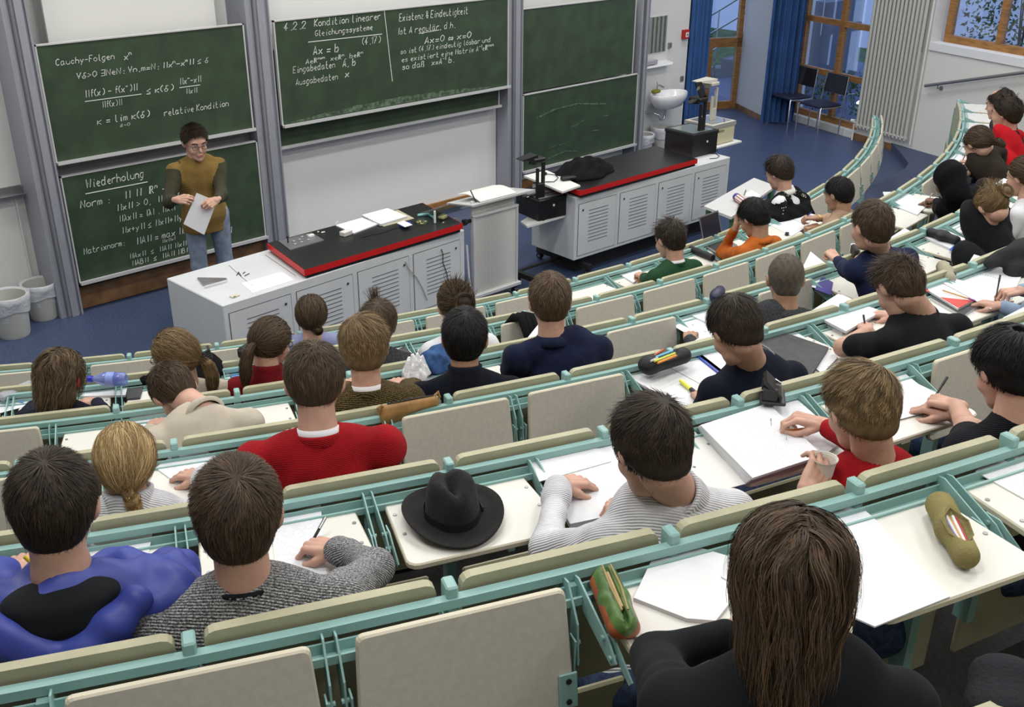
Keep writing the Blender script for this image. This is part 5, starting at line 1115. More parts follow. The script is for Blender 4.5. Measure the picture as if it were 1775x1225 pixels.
        if style in ('ponytail', 'bun', 'braid') and spec.get('band', True):
            tie = np.array(spec.get('tie', (0, -.122, -.005))); bb = MB(); bb.tube([tie+.018*np.array([math.cos(a), 0, math.sin(a)]) for a in np.linspace(0, 6.283, 13)[:-1]], .006, 6, closed=True); v = (np.concatenate(bb.v)*sc)@R.T+O
            obj_np('hair_band', [(v, np.array(bb.f), 0)], [spec.get('bandmat', M_BLACK)], o)
    return R, sc, parts
def ik(a, b, l1, l2, pole):
    a, b = np.array(a, float), np.array(b, float); d = b-a; L = np.linalg.norm(d); mx = (l1+l2)*.995
    if L > mx: b = a+d/L*mx; d = b-a; L = mx
    L = max(L, abs(l1-l2)+.02); x = (l1*l1-l2*l2+L*L)/(2*L); h = math.sqrt(max(l1*l1-x*x, 1e-6)); u = nrm(d); pl = np.array(pole, float); pl = pl-(pl@u)*u; return a+u*x+nrm(pl)*h, b
def person(label, row, hp, hz, top, hair, th=None, yaw=0, pitch=-25, roll=0, lean=None, hands=(), skin='fair', collar='crew', sleeves='long', sh=.185, hs=1.04, hipoff=-.19, tyaw=0, legs='denim', px=None,
           group='seated students', kw=None, O=None, stand=False, sleevemat=None, bulk=1.0, torso_disp=True, N=None, collarmat=None, elbow=None, girth=1.0, world_hip=None, fwd=None, yc=None, bc=None, nb=None):
    """a seated (or standing) figure. hp = head centre in the photograph, hz = its height above the floor of the row"""
    fl = Fk(row) if row is not None else 0.0
    if O is None:
        O = np.array(at_z(hp[0], hp[1], fl+hz))
        while row is not None and world_hip is None and hz > 1.03 and np.hypot(*(O[:2]-CC)) > Rk(row)-.20: hz -= .01; O = np.array(at_z(hp[0], hp[1], fl+hz))
    O = np.array(O, float)
    dep = depth_of(O); px = px or FPX*.19/dep
    t_ = th if th is not None else math.atan2(O[0]-CC[0], CC[1]-O[1])
    F0 = np.array([-math.sin(t_), math.cos(t_), 0]) if fwd is None else nrm(fwd)
    def turn(v, deg): a = -math.radians(deg); return np.array([v[0]*math.cos(a)-v[1]*math.sin(a), v[0]*math.sin(a)+v[1]*math.cos(a), v[2]])
    if yc is not None:
        vw = nrm([O[0], O[1], 0]); rel = math.degrees(math.atan2(vw[0]*F0[1]-vw[1]*F0[0], vw@F0))     # + : straight ahead lies left of the view ray
        dF = -rel; yaw_abs = yc+rel                                            # turn from F0
        tb = (yaw_abs*.55 if bc is None else bc+rel); tyaw = tb; yaw = yaw_abs-tb
    bf = turn(F0, tyaw); br = np.array([bf[1], -bf[0], 0]); hip = pol(Rk(row)+hipoff, t_, fl+.52) if world_hip is None else np.array(world_hip, float)
    hf = turn(F0, yaw+tyaw); pr_ = math.radians(pitch); hf = hf*math.cos(pr_)+np.array([0, 0, math.sin(pr_)]); rr_ = math.radians(roll); hr = nrm(np.cross(hf, [0, 0, 1])); up = np.cross(hr, hf); up = up*math.cos(rr_)+hr*math.sin(rr_)
    root = thing('person', label, 'person', (hip[0], hip[1], fl), group)
    spec = dict(hair); spec['hs'] = hs; spec['px'] = px; spec.setdefault('seed', int(O[0]*100) % 97+1)
    if kw: spec.update(kw)
    R, sc, parts = head(root, O, hf, up, spec); H = lambda v: O+(np.array(v)*sc)@R.T
    if nb is not None and N is None:
        N = np.array(at_z(nb[0], nb[1], fl+nb[2])); d_ = N-O; L_ = np.linalg.norm(d_); N = O+d_/L_*min(max(L_, .13), .215)
        if world_hip is None and th is None: t2 = math.atan2(N[0]-CC[0], CC[1]-N[1]); hip = pol(Rk(row)+hipoff, t2, fl+.52); root.location = Vector((hip[0], hip[1], fl))
    # neck base
    if N is None:
        ph_ = math.radians(pitch*.40); hv = turn(F0, yaw*.7+tyaw); Rh = frame(hv*math.cos(ph_)+np.array([0, 0, math.sin(ph_)])); N = O+Rh@(np.array([0, -.042, -.140])*sc)
        # keep the neck base over a believable spine
    N = np.array(N, float)
    if row is not None and world_hip is None:
        v_ = N[:2]-CC; r_ = float(np.hypot(*v_)); mx_ = Rk(row)-.135
        if r_ > mx_: N[:2] = CC+v_/r_*mx_
    spine = N-hip; sl = np.linalg.norm(spine); su = spine/sl
    ctr = lambda f, o=0: hip+spine*f-bf*o
    SHO = [N+br*s*(sh-.012)-su*.082-bf*.005 for s in (-1, 1)]
    tf = np.stack([br, np.cross(su, br)*-1 if False else nrm(np.cross(su, br)), su], 1)      # columns: right, front/back, spine
    b_ = bulk; g_ = girth
    body = []; Cn = []
    body.append(pcap(H((0, -.034, -.052)), N+su*.01, .054*sc, .056)); body.append(pcap(N, ctr(.78), .050, .07))
    torso = [pell(ctr(.70, .0), (.165*g_+.01, .108*b_, .20), tf), pell(ctr(.30), (.152*g_, .112*b_, .20), tf), pell(ctr(.02, -.02), (.165*g_, .13*b_, .12), tf), pcap(SHO[0]+su*.018, SHO[1]+su*.018, .050*b_, .050*b_), pcap(N-su*.018, SHO[0]*.6+N*.4, .050, .050, 9), pcap(N-su*.018, SHO[1]*.6+N*.4, .050, .050, 9), pcap(N-su*.02, N-su*.10, .056, .095)]
    inner = [pell(ctr(.66), (.125, .075, .17), tf), pcap(SHO[0]*.9+SHO[1]*.1, SHO[1]*.9+SHO[0]*.1, .030, .030), pell(ctr(.3), (.12, .08, .18), tf)]
    body += inner
    u1, u2 = .285, .245
    armp = []; handinfo = []
    tabr = Rk(row-1)+.26 if row is not None else 0
    for si, s in enumerate((-1, 1)):
        h = None
        for q in hands:
            if (q.get('s') == s): h = q
        S_ = SHO[si]
        if h is None or h.get('rest'):
            wpos = hip+bf*.30+br*s*.13+np.array([0, 0, .22]) if row is not None else hip+br*s*.27+bf*.06+np.array([0, 0, -.02]); pose = 'relaxed'; hd = nrm(bf-br*s*.5+np.array([0, 0, -.1])); hn = np.array([0, 0, 1.0]); z = None
            if row is not None and (h is None or h.get('rest')) : wpos = pol(Rk(row-1)+.36, t_, tabz(row-1)+.035)+br*s*.12
            h = h or {}
        else:
            zt = (tabz(row-1) if row is not None else 0)+h.get('dz', .035); wpos = np.array(h['w']) if 'w' in h else at_z(h['px'][0], h['px'][1], zt); pose = h.get('pose', 'relaxed')
            hd = turn(bf, h.get('yaw', -20*s)); hd = nrm(hd*math.cos(math.radians(h.get('pt', -8)))+np.array([0, 0, math.sin(math.radians(h.get('pt', -8)))])); hn = np.array([0, 0, 1.0])
        pole = h.get('pole', br*s*.9-np.array([0, 0, 1.0])-bf*.3); E, Wp = ik(S_, wpos, u1, u2, pole); E = E if 'elbow' not in h else np.array(h['elbow'])
        if 'dir' in h: hd = nrm(h['dir'])
        fd_ = nrm(Wp-E); ca_ = float(np.clip(fd_@hd, -1, 1))
        if ca_ < .62: pp = nrm(hd-ca_*fd_); hd = nrm(.62*fd_+.785*pp)
        if 'nrm' in h: hn = np.array(h['nrm'], float)
        rl = math.radians(h.get('roll', 0)); hx = nrm(np.cross(hd, hn)); hz_ = np.cross(hx, hd); c_, s_ = math.cos(rl), math.sin(rl); hx, hz_ = c_*hx+s_*hz_, -s_*hx+c_*hz_
        armp.append((S_, E, Wp, h)); HM = np.stack([hx, hd, hz_], 1); stp = .0030 if px > 100 else (.0042 if px > 60 else .0055)
        hv, hf_ = hand_local(pose, stp); vv = hv*h.get('hsc', .96); 
        if s > 0: pass
        else: vv = vv*[-1, 1, 1]; hf_ = hf_[:, ::-1]
        parts.append((vv@HM.T+Wp, hf_, 0)); handinfo.append((HM, Wp, s))
        bare = sleeves == 'short' or h.get('bare'); body += [pcap(S_, E, .042 if bare else .030, .036 if bare else .026), pcap(E, Wp, .038 if bare else .026, .0245)]
    stepb = .0085 if px > 90 else .011
    if stand or row is None: pass
    V, F = sdf_mesh(body, .009 if px > 90 else .011, k=.03); parts.append((V, F, 0))
    sm = skin_mat(skin); obj_np('body', parts, [sm, M_LIP, M_EYE, M_IRIS], root)
    # garment
    sm1 = 1 if sleevemat is not None else 0; G = [(p[0],)+p[1:5]+(sm1 if p[5] == 9 else 0,) for p in torso]
    if stand: G.append(pell(hip-[0, 0, .06], (.205, .150, .26)))
    for (S_, E, Wp, h) in armp:
        G.append(pcap(S_, S_+(E-S_)*.25, .058*b_, .054*b_, sm1))
        if sleeves == 'short': G.append(pcap(S_, S_+(E-S_)*.72, .056*b_, .052*b_, sm1))
        else:
            G.append(pcap(S_, E, .054*b_, .044*b_, sm1)); cf = h.get('cuff', .93); G.append(pcap(E, E+(Wp-E)*cf, .044*b_, .033*b_, sm1))
            if h.get('ribcuff', False) or collar == 'turtle': G.append(pcap(E+(Wp-E)*(cf-.14), E+(Wp-E)*(cf+.02), .037*b_, .036*b_, sm1))
    rs = np.random.RandomState(int(px*7) % 1000); ws = rs.rand(6, 3)*2-1; wph = rs.rand(6)*6
    def disp(p):
        o = 0
        for i in range(6): o = o+np.sin(p@(nrm(ws[i])*(28+9*i))+wph[i])
        return o*.0011*spec.get('fold', 1.0)*bulk
    neckc = lambda p: .060-np.sqrt((((p-N)-((p-N)@su)[:, None]*su)**2).sum(1))
    nx = nrm(H((0, -.022, -.05))-N)
    def cut(p): # opening for the neck
        q = p-N; a = q@nx; r = np.sqrt(((q-a[:, None]*nx)**2).sum(1)); return np.where((a > -.004) & (a < .10), .050+0*r-r, -1.0)
    mats = [top]+([sleevemat] if sleevemat is not None else [])
    cut2 = cut
    if stand: cut2 = lambda p: np.maximum(cut(p), hip[2]-.125-p[:, 2])
    V, F = sdf_mesh(G, stepb, k=.028, cut=cut2, disp=disp); fm = prim_mats(face_center(V, F), G) if sleevemat is not None else np.zeros(len(F), int)
    gpart = [(V, F, fm)]
    g = obj_np({'polo': 'shirt', 'hood': 'jacket', 'shirt': 'jumper'}.get(collar, 'jumper'), gpart, mats, root)
    # collar
    cm = collarmat or top; e1 = nrm(np.cross(nx, bf)); e2 = np.cross(nx, e1); n = 28
    def ring(rad, h_, tilt=0): return [N+nx*(h_+tilt*math.cos(a))+rad*(e1*math.sin(a)+e2*math.cos(a)*1.08) for a in np.linspace(0, 2*math.pi, n+1)[:-1]]
    b = MB()
    if collar in ('crew', 'shirt', 'polo', 'turtle', 'hood'):
        prof = {'crew': [(.058, -.03), (.067, -.010), (.066, .002), (.058, .004), (.050, -.01)], 'shirt': [(.062, -.03), (.070, -.006), (.068, .003), (.060, .003), (.052, -.01)], 'polo': [(.070, -.03), (.086, -.022), (.076, -.002), (.064, .016), (.058, .014), (.050, -.01)],
                'turtle': [(.078, -.045), (.080, -.02), (.074, .01), (.070, .035), (.071, .052), (.062, .058), (.056, .045)], 'hood': [(.10, -.05), (.11, -.02), (.095, .02), (.075, .03), (.062, .0)]}[collar]
        R_ = [ring(r*(.98 if spec.get('slim') else 1), h_) for r, h_ in prof]; b.add(sum(R_, []), [(j*n+k, j*n+(k+1) % n, (j+1)*n+(k+1) % n, (j+1)*n+k) for j in range(len(R_)-1) for k in range(n)])
        o = b.build('collar', cm, g, smooth=True)
        if collar in ('shirt',):
            b = MB(); R_ = [ring(r, h_) for r, h_ in [(.062, -.02), (.066, .004), (.062, .020), (.055, .020), (.050, .0)]]; b.add(sum(R_, []), [(j*n+k, j*n+(k+1) % n, (j+1)*n+(k+1) % n, (j+1)*n+k) for j in range(4) for k in range(n)]); b.build('shirt_collar', mat('shirt_white', (.72, .72, .74), .8), root, smooth=True)
    # legs
    lm = {'denim': mat('denim', (.045, .065, .13), .85, noise=.3, nscale=60), 'black': mat('trousers_black', (.012, .012, .015), .85), 'pale': mat('pale_denim', (.22, .27, .36), .85, noise=.15, nscale=20), 'olive': mat('olive_trousers', (.10, .09, .06), .85)}[legs]
    LG = []
    if stand:
        LG += [pell(hip+[0, 0, .02], (.165, .125, .13), tf)]
        for s in (-1, 1): k_ = hip+br*s*.10+bf*.03; LG += [pcap(k_, [k_[0]+br[0]*s*.01, k_[1]+br[1]*s*.01, .50], .092, .066), pcap([k_[0]+br[0]*s*.01, k_[1]+br[1]*s*.01, .50], [k_[0], k_[1], .06], .064, .055)]
    else:
        LG += [pell(hip+[0, 0, -.02], (.17, .15, .11), tf)]
        for s in (-1, 1):
            a = hip+br*s*.09; kn_ = a+bf*.38+np.array([0, 0, -.02]); LG += [pcap(a, kn_, .080, .062), pcap(kn_, kn_+bf*.02+np.array([0, 0, -.40]), .060, .045)]
    V, F = sdf_mesh(LG, .018, k=.03); obj_np('trousers', [(V, F, 0)], [lm], root)
    b = MB()
    for s in (-1, 1):
        if stand: c = hip+br*s*.10+bf*.03; c = np.array([c[0], c[1], fl])
        else: c = hip+br*s*.09+bf*.42; c = np.array([c[0], c[1], max(fl, .0)])
        M = basis(br, bf, (0, 0, 1), c); b = MB(M=M); b.lathe([(.001, 0), (.048, 0), (.050, .02), (.046, .06), (.040, .09), (.001, .09)], (0, .06, 0), 16, sy=2.3, caps=False); b.build('shoe', M_BLACK, root, smooth=True, angle=50)
    return dict(root=root, R=R, O=O, H=H, N=N, br=br, bf=bf, su=su, hands=handinfo, arms=armp, g=g, sc=sc, tf=tf, ctr=ctr, SHO=SHO)
def pen(label, P, side=1, m=None, length=.14, tip=(.0, 0, 0), group=None, m2=None, d=None):
    """a pen held in the hand of the given side"""
    for HM, Wp, s in P['hands']:
        if s == side:
            a = Wp+HM@np.array([-.020*s, .118, -.050]); dd = nrm(HM@np.array([.25*s, -.55, .75])) if d is None else nrm(d)
            b = MB(); b.tube([a, a+dd*.012, a+dd*.02], [.0012, .0035, .0042], 8); b.tube([a+dd*.02, a+dd*length], .0042, 8); b.tube([a+dd*(length-.035), a+dd*length], .0050, 8, mi=1 if m2 else 0)
            b.build('pen', [m or M_BLACK, m2] if m2 else (m or M_BLACK), label=label, cat='pen', smooth=True, angle=50)
H_BROWN = hair_mat('brown', (.056, .035, .021), (.14, .09, .055)); H_DKBROWN = hair_mat('dark_brown', (.026, .017, .011), (.070, .047, .030)); H_BLACK = hair_mat('black', (.0055, .005, .0055), (.020, .017, .016))
H_BLOND = hair_mat('blond', (.32, .21, .09), (.62, .45, .22)); H_DKBLOND = hair_mat('dark_blond', (.155, .100, .046), (.36, .245, .12)); H_LTBROWN = hair_mat('light_brown', (.085, .054, .028), (.18, .122, .066)); H_MID = hair_mat('mid_brown', (.060, .037, .020), (.13, .085, .048))
M_REDK = rib_mat('red_knit', (.33, .008, .014), 90); M_NAVYK = rib_mat('navy_cable_knit', (.007, .009, .022), 30, .9); M_CREAM = mat('cream_knit', (.50, .45, .36), .9, noise=.06, sheen=.2, bump=.1)
M_DKRED = rib_mat('dark_red_knit', (.16, .006, .010), 60); M_TWEED = rib_mat('brown_tweed', (.035, .026, .012), 50, .8, fleck=(.17, .12, .05)); M_NAVY = rib_mat('navy_wool', (.007, .009, .017), 70)
M_FLEECE = mat('navy_fleece', (.010, .014, .040), .95, bump=.5, bscale=200, sheen=.2, noise=.2, nscale=30); M_GREYW = mat('grey_wool', (.045, .048, .054), .95, bump=.4, bscale=160, noise=.25, nscale=90)
M_SWEATN = mat('navy_sweatshirt', (.012, .017, .050), .9, noise=.1, sheen=.1); M_BLKC = mat('black_cotton', (.009, .010, .012), .85, sheen=.1, noise=.1); M_WHITEK = rib_mat('white_rib_knit', (.66, .66, .70), 55, .7)
M_BLUEJ = mat('royal_blue_nylon', (.035, .055, .30), .5, noise=.08, nscale=5, bump=.12, bscale=12); M_MARL = rib_mat('grey_marl_knit', (.10, .10, .105), 60, .9, fleck=(.42, .42, .43)); M_BLKRIB = rib_mat('black_rib_knit', (.008, .009, .013), 60, .8)
M_GREENT = mat('green_cotton', (.020, .065, .030), .85, noise=.1); M_ORANGE = mat('orange_knit', (.45, .115, .020), .85, noise=.08); M_BEIGE = mat('beige_fine_knit', (.50, .445, .37), .9, noise=.05, sheen=.2); M_SKINT = mat('tan_top', (.33, .22, .15), .8)
M_LILAC = mat('lilac_cotton', (.28, .30, .50), .85); M_WHC = mat('white_cotton', (.70, .71, .75), .85); M_MUST = rib_mat('mustard_knit', (.235, .150, .045), 60, .5); M_OLIVE = rib_mat('olive_knit', (.050, .048, .028), 60, .5); M_BRRIB = rib_mat('dark_brown_rib_knit', (.035, .026, .020), 60, .9)
M_NVPOLO = rib_mat('navy_pique', (.008, .010, .022), 80, .3); M_SCARF = mat('black_headscarf', (.006, .006, .008), .9, bump=.2, bscale=30)
ST = 'seated students'
def who(*a, **k): return person(*a, **k)
# ---- row 1
P = who('long-haired student in a navy cable-knit jumper at the far left, beside the blue bottle', 1, (106, 652), 1.19, M_NAVYK, dict(hair='long', hairmat=H_LTBROWN, len=.15, wave=.9, w=.0030, mass=[((0, -.055, -.075), (.094, .058, .085))]), yc=30, pitch=-22, collar='crew', hands=[dict(s=1, px=(165, 690), pose='relaxed', yaw=-60), dict(s=-1, px=(60, 700))], sh=.19)
bb = MB(); h = P['H']; bb.tube([h((.088, -.03, .01)), h((.094, -.035, -.012)), h((.090, -.03, -.04))], .006, 6); bb.build('red_hair_tie', mat('red_elastic', (.5, .02, .02), .6), P['root'])
P = who('student with dark blond hair held by a black claw clip, in a cream jumper', 1, (302, 618), 1.18, M_CREAM, dict(hair='ponytail', hairmat=H_DKBLOND, tie=(.045, -.100, -.035), tail=[(.045, -.105, -.035), (.055, -.135, -.06), (.055, -.135, -.13), (.045, -.11, -.20)], tailr=[.018, .030, .032, .014], glasses=True, band=False), yc=-38, pitch=-18, collar='crew', sh=.165)
bb = MB(); h = P['H']
for k in range(5): a = (k-2)*.30; bb.tube([h((.045+.012*math.sin(a*2), -.125, -.035+.03*a)), h((.085, -.135, -.03+.035*a)), h((.10, -.115, -.02+.04*a))], .0065, 6)
bb.build('claw_clip', M_BLACK, P['root'])
P = who('woman with a brown ponytail and glasses in a dark red turtleneck', 1, (470, 596), 1.19, M_DKRED, dict(hair='ponytail', hairmat=H_MID, tie=(-.012, -.118, .005), tail=[(-.012, -.118, .005), (-.02, -.15, -.015), (-.025, -.155, -.09), (-.025, -.13, -.185)], tailr=[.015, .027, .030, .012], glasses=True, bandmat=M_WHITE), yc=32, pitch=-20, collar='turtle', sh=.165, roll=4)
P = who('woman with hair gathered at the nape in front of the first seat row', -1, (540, 546), 1.02, M_LILAC, dict(hair='bun', hairmat=H_MID, tie=(.02, -.098, -.055), bunoff=(.028, -.012, -.012), bunr=.026), yc=8, pitch=-12, sh=.155, world_hip=pol(Rk(-1)-.42, -.352, .42), fwd=(.4, .9, 0), hs=1.08)
P = who('student with brown hair and a small upright tuft, half hidden by the blond one', 1, (657, 562), 1.22, M_GREYW, dict(hair='medium', hairmat=H_MID, tuft=(-.30, .15, .95)), yc=15, pitch=-12, collar='crew', sh=.17, hs=1.0)
P = who('woman with dark upswept hair and gold highlights in a white shirt', 1, (789, 530), 1.21, M_WHC, dict(hair='updo', hairmat=hair_mat('highlighted', (.035, .022, .012), (.22, .14, .06)), tie=(.01, -.108, .03), bunr=.045), yc=-15, pitch=-14, collar='crew', sh=.165, hs=1.04)
# ---- row 2
P = who('student in a beige fine-knit jumper bending low over the tablet', 2, (303, 680), .97, M_BEIGE, dict(hair='short', hairmat=H_MID, comb=(.6, .1, -.2)), th=-.437, yc=-12, nb=(350, 716, .95), pitch=-58, roll=-14, collar='polo', hands=[dict(s=-1, px=(262, 742), yaw=30, pose='relaxed'), dict(s=1, px=(330, 715), yaw=-30)], sh=.19, hipoff=-.15)
P = who('blond-haired student in a brown tweed jumper over a white shirt', 2, (631, 604), 1.21, M_TWEED, dict(hair='medium', hairmat=H_DKBLOND, comb=(.5, -.3, -.5), whorl=(-.3, -.35, .9)), yc=0, pitch=-22, collar='shirt', sh=.185, hs=1.08, hands=[dict(s=-1, px=(625, 650)), dict(s=1, px=(700, 660), pole=(.9, .2, .2))])
P = who('black-haired student in a navy jumper with both ears showing', 2, (806, 588), 1.20, M_NAVY, dict(hair='short', hairmat=H_BLACK, dens=1.2), yc=4, pitch=-18, collar='turtle', sh=.20, hs=1.08, skin='tan')
P = who('light brown-haired student in a navy fleece, hand resting on the seat rail', 2, (953, 524), 1.20, M_FLEECE, dict(hair='short', hairmat=H_LTBROWN), th=-.300, yc=-8, pitch=-20, collar='polo', sh=.205, hs=1.08, hands=[dict(s=-1, px=(914, 612), dz=.13, pose='relaxed', dir=(.1, .95, -.2), pole=(-1, -.3, -.6)), dict(s=1, px=(1010, 590))], hipoff=-.14)
P = who('student with a shaved head and glasses in a dark grey jumper', 2, (1361, 484), 1.20, M_GREYW, dict(hair='buzz', hairmat=hair_mat('shaved_stubble', (.10, .085, .065), (.17, .15, .12)), glasses=True, w=.002), th=-.222, yc=-12, pitch=-16, collar='polo', sh=.175, hs=1.04, skin='tan')
P = who('brown-haired student in a navy sweatshirt leaning on his left elbow', 2, (1510, 392), 1.22, M_SWEATN, dict(hair='short', hairmat=H_BROWN), th=-.142, yc=-42, nb=(1528, 447, 1.0), pitch=-14, collar='crew', sh=.205, hs=1.13, hipoff=-.12, hands=[dict(s=-1, w=at_z(1438, 442, Zk(1)+.02)+[0, 0, 0], pose='fist', yaw=10, pt=15, pole=(-.6, -.9, -.5), cuff=.86), dict(s=1, px=(1500, 440))])
P = who('woman with a curly blond bun in a black jacket, writing with a green pen', 2, (1716, 360), 1.08, M_BLKC, dict(hair='updo', hairmat=H_DKBLOND, tie=(.02, -.095, .035), bunr=.040, bunoff=(.01, -.02, .01)), th=-.066, yc=-48, nb=(1740, 374, .95), pitch=-42, collar='crew', sh=.17, hs=1.02, hands=[dict(s=-1, px=(1690, 384), pose='write', yaw=-40, pole=(-.5, -.6, .3)), dict(s=1, px=(1722, 405), pose='fist', yaw=-70)])
pen('light green pen held by the blond woman in the black jacket', P, -1, mat('pen_green', (.30, .55, .12), .4))
P = who('woman with hair pulled back and a pale top, at the right picture edge', 2, (1775, 306), 1.20, M_WHC, dict(hair='bun', hairmat=H_MID), yc=-60, pitch=-15, sh=.165, hs=1.05)
# ---- row 3
P = who('young woman with a smooth blond braid in a white ribbed jumper', 3, (219, 798), 1.20, M_WHITEK, dict(hair='braid', hairmat=H_BLOND, tie=(.015, -.100, -.062), tail=[(.015, -.098, -.060), (.035, -.115, -.11), (.045, -.11, -.19)], tailr=.018, band=False, streak=.32, dens=1.3), yc=14, pitch=-14, collar='turtle', sh=.17, hs=.91, hands=[dict(s=1, px=(352, 826), yaw=-50), dict(s=-1, rest=True)])
P = who('student with cropped brown hair in a bright red ribbed jumper', 3, (546, 664), 1.25, M_REDK, dict(hair='short', hairmat=H_MID, dens=1.2), collar='shirt', pitch=-32, yc=3, sh=.205, bulk=1.08, hs=1.02, hands=[dict(s=1, px=(640, 750), yaw=-60, pole=(1, -.5, -.9)), dict(s=-1, px=(520, 750), pole=(-1, -.3, -.9))])
P = who('dark-haired student in a navy polo shirt with a grey collar stripe', 3, (1274, 572), 1.16, M_NVPOLO, dict(hair='medium', hairmat=H_DKBROWN, comb=(0, .1, -.8), whorl=(-.1, -.5, .85)), th=-.283, yc=-36, nb=(1306, 640, .96), pitch=-38, collar='polo', sh=.185, hs=1.0, hands=[dict(s=-1, px=(1222, 694), pose='relaxed', yaw=20, pole=(-.9, -.4, -.3)), dict(s=1, px=(1275, 665), pose='pinch', yaw=-75, pole=(.8, -.4, -.3))], collarmat=M_NVPOLO)
bb = MB(); nx_ = nrm(P['H']((0, -.022, -.05))-P['N']); e1 = nrm(np.cross(nx_, P['bf'])); e2 = np.cross(nx_, e1); bb.tube([P['N']+nx_*-.008+.090*(e1*math.sin(a)+e2*math.cos(a)*1.08) for a in np.linspace(.9, 5.4, 20)], .0045, 6); bb.build('collar_stripe', mat('stripe_grey', (.25, .26, .29), .8), P['root'])
P = who('brown-haired student in a black T-shirt bending over the notebook stack', 3, (1558, 497), 1.10, M_BLKC, dict(hair='spiky', hairmat=H_BROWN, comb=(-.3, .4, .1)), th=-.222, yc=-40, nb=(1598, 549, .97), pitch=-44, collar='crew', sleeves='short', sh=.20, hs=1.06, hipoff=-.13, hands=[dict(s=-1, px=(1502, 572), pose='write', yaw=35, elbow=at_z(1462, 602, tabz(2)+.06)), dict(s=1, px=(1550, 545), yaw=-50)])
pen('dark blue pen in the hand of the student in the black T-shirt', P, -1, mat('pen_navy', (.02, .025, .08), .4))
P = who('student mostly outside the picture at right, pale blue sleeve and writing hand in view', 3, (1845, 440), 1.15, mat('pale_blue_cotton', (.26, .34, .46), .85), dict(hair='short', hairmat=H_BROWN, face=False), yc=-40, pitch=-30, hands=[dict(s=-1, px=(1758, 486), pose='write', yaw=-75, elbow=at_z(1822, 500, tabz(2)+.05))], sh=.18)
pen('grey transparent pen upright in the writing hand at the right edge', P, -1, mat('pen_grey', (.12, .10, .10), .3), d=(.05, .05, 1))
# ---- row 4
P = who('student with very short dark hair in a royal blue jacket with black hood lining', 4, (96, 878), 1.20, M_BLUEJ, dict(hair='short', hairmat=H_DKBROWN, w=.0020, dens=1.5, whorl=(.05, -.45, .88)), yc=14, pitch=-16, collar='crew', sh=.215, bulk=1.22, hs=.98, hands=[dict(s=1, px=(168, 985), dz=.09, pose='pinch', yaw=-60, pole=(1, -.2, -.3), cuff=.9), dict(s=-1, px=(20, 990))], collarmat=M_BLKC, kw=dict(fold=3.5))
pen('yellow highlighter pen held up by the student in the blue jacket', P, 1, mat('pen_yellow', (.75, .60, .04), .4), d=(-.45, .3, .9), length=.12)
N_, br_, bf_, su_ = P['N'], P['br'], P['bf'], P['su']
hd = [pcap(N_+br_*a*.14-bf_*(.075+.05*math.cos(a*1.4))-su_*(.03+.08*(1-abs(a))), N_+br_*(a+.34)*.14-bf_*(.075+.05*math.cos((a+.34)*1.4))-su_*(.03+.08*(1-abs(a+.34))), .034, .034) for a in (-1.0, -.66, -.33, 0, .33, .66)]
V, F = sdf_mesh(hd, .008, k=.03, disp=lambda p: .003*np.sin(p@np.array([60, 20, 45]))); obj_np('hood', [(V, F, 0)], [M_BLUEJ], P['g'])
hd = [pell(N_-bf_*.055-su_*.012, (.115, .070, .034), P['tf']), pell(N_-bf_*.095-su_*.045, (.085, .04, .034), P['tf'])]; V, F = sdf_mesh(hd, .008, k=.03); obj_np('hood_lining', [(V, F, 0)], [M_BLKC], P['g'])
P = who('student with thick cropped brown hair in a grey marled jumper, writing', 4, (414, 890), 1.21, M_MARL, dict(hair='short', hairmat=H_BROWN, dens=1.5, w=.0022, comb=(-.35, .1, -.35)), yc=8, pitch=-10, collar='crew', sh=.195, hs=1.03, hands=[dict(s=1, px=(585, 952), dz=.045, pose='write', yaw=-52, pole=(1, -.6, .0), cuff=.90, ribcuff=True), dict(s=-1, px=(400, 1010))], hipoff=-.14)
pen('black ballpoint pen with clear barrel held by the grey-jumper student', P, 1, M_BLACK, d=(.67, .19, .5), m2=M_CHROME)
b = MB(); n_ = 24; N_, nx_ = P['N'], nrm(P['H']((0, -.022, -.05))-P['N']); e1 = nrm(np.cross(nx_, P['bf'])); e2 = np.cross(nx_, e1); b.tube([N_+nx_*.0+.061*(e1*math.sin(a)+e2*math.cos(a)*1.05) for a in np.linspace(0, 2*math.pi, n_+1)[:-1]], .008, 8, closed=True); b.build('undershirt_collar', M_BLKC, P['root'], smooth=True)
P = who('curly dark-haired student in a white ribbed turtleneck, writing', 4, (1128, 776), 1.17, M_WHITEK, dict(hair='medium', hairmat=H_DKBROWN, comb=(-.2, .5, .0), dens=1.3, w=.0024), th=-.3655, yc=-32, nb=(1172, 862, .96), pitch=-30, roll=4, collar='turtle', sh=.185, hs=1.0, hipoff=-.12, hands=[dict(s=-1, px=(968, 838), dz=.06, pose='relaxed', dir=(.80, -.45, -.28), elbow=at_z(950, 948, tabz(3)+.06), cuff=.9), dict(s=1, px=(1108, 876), dz=.05, pose='write', yaw=-62, pole=(.6, -1, .1), cuff=.9)])
pen('grey metal ballpoint pen in the hand of the turtleneck student', P, 1, M_STEEL, d=(.71, -.13, .42), m2=M_BLACK)
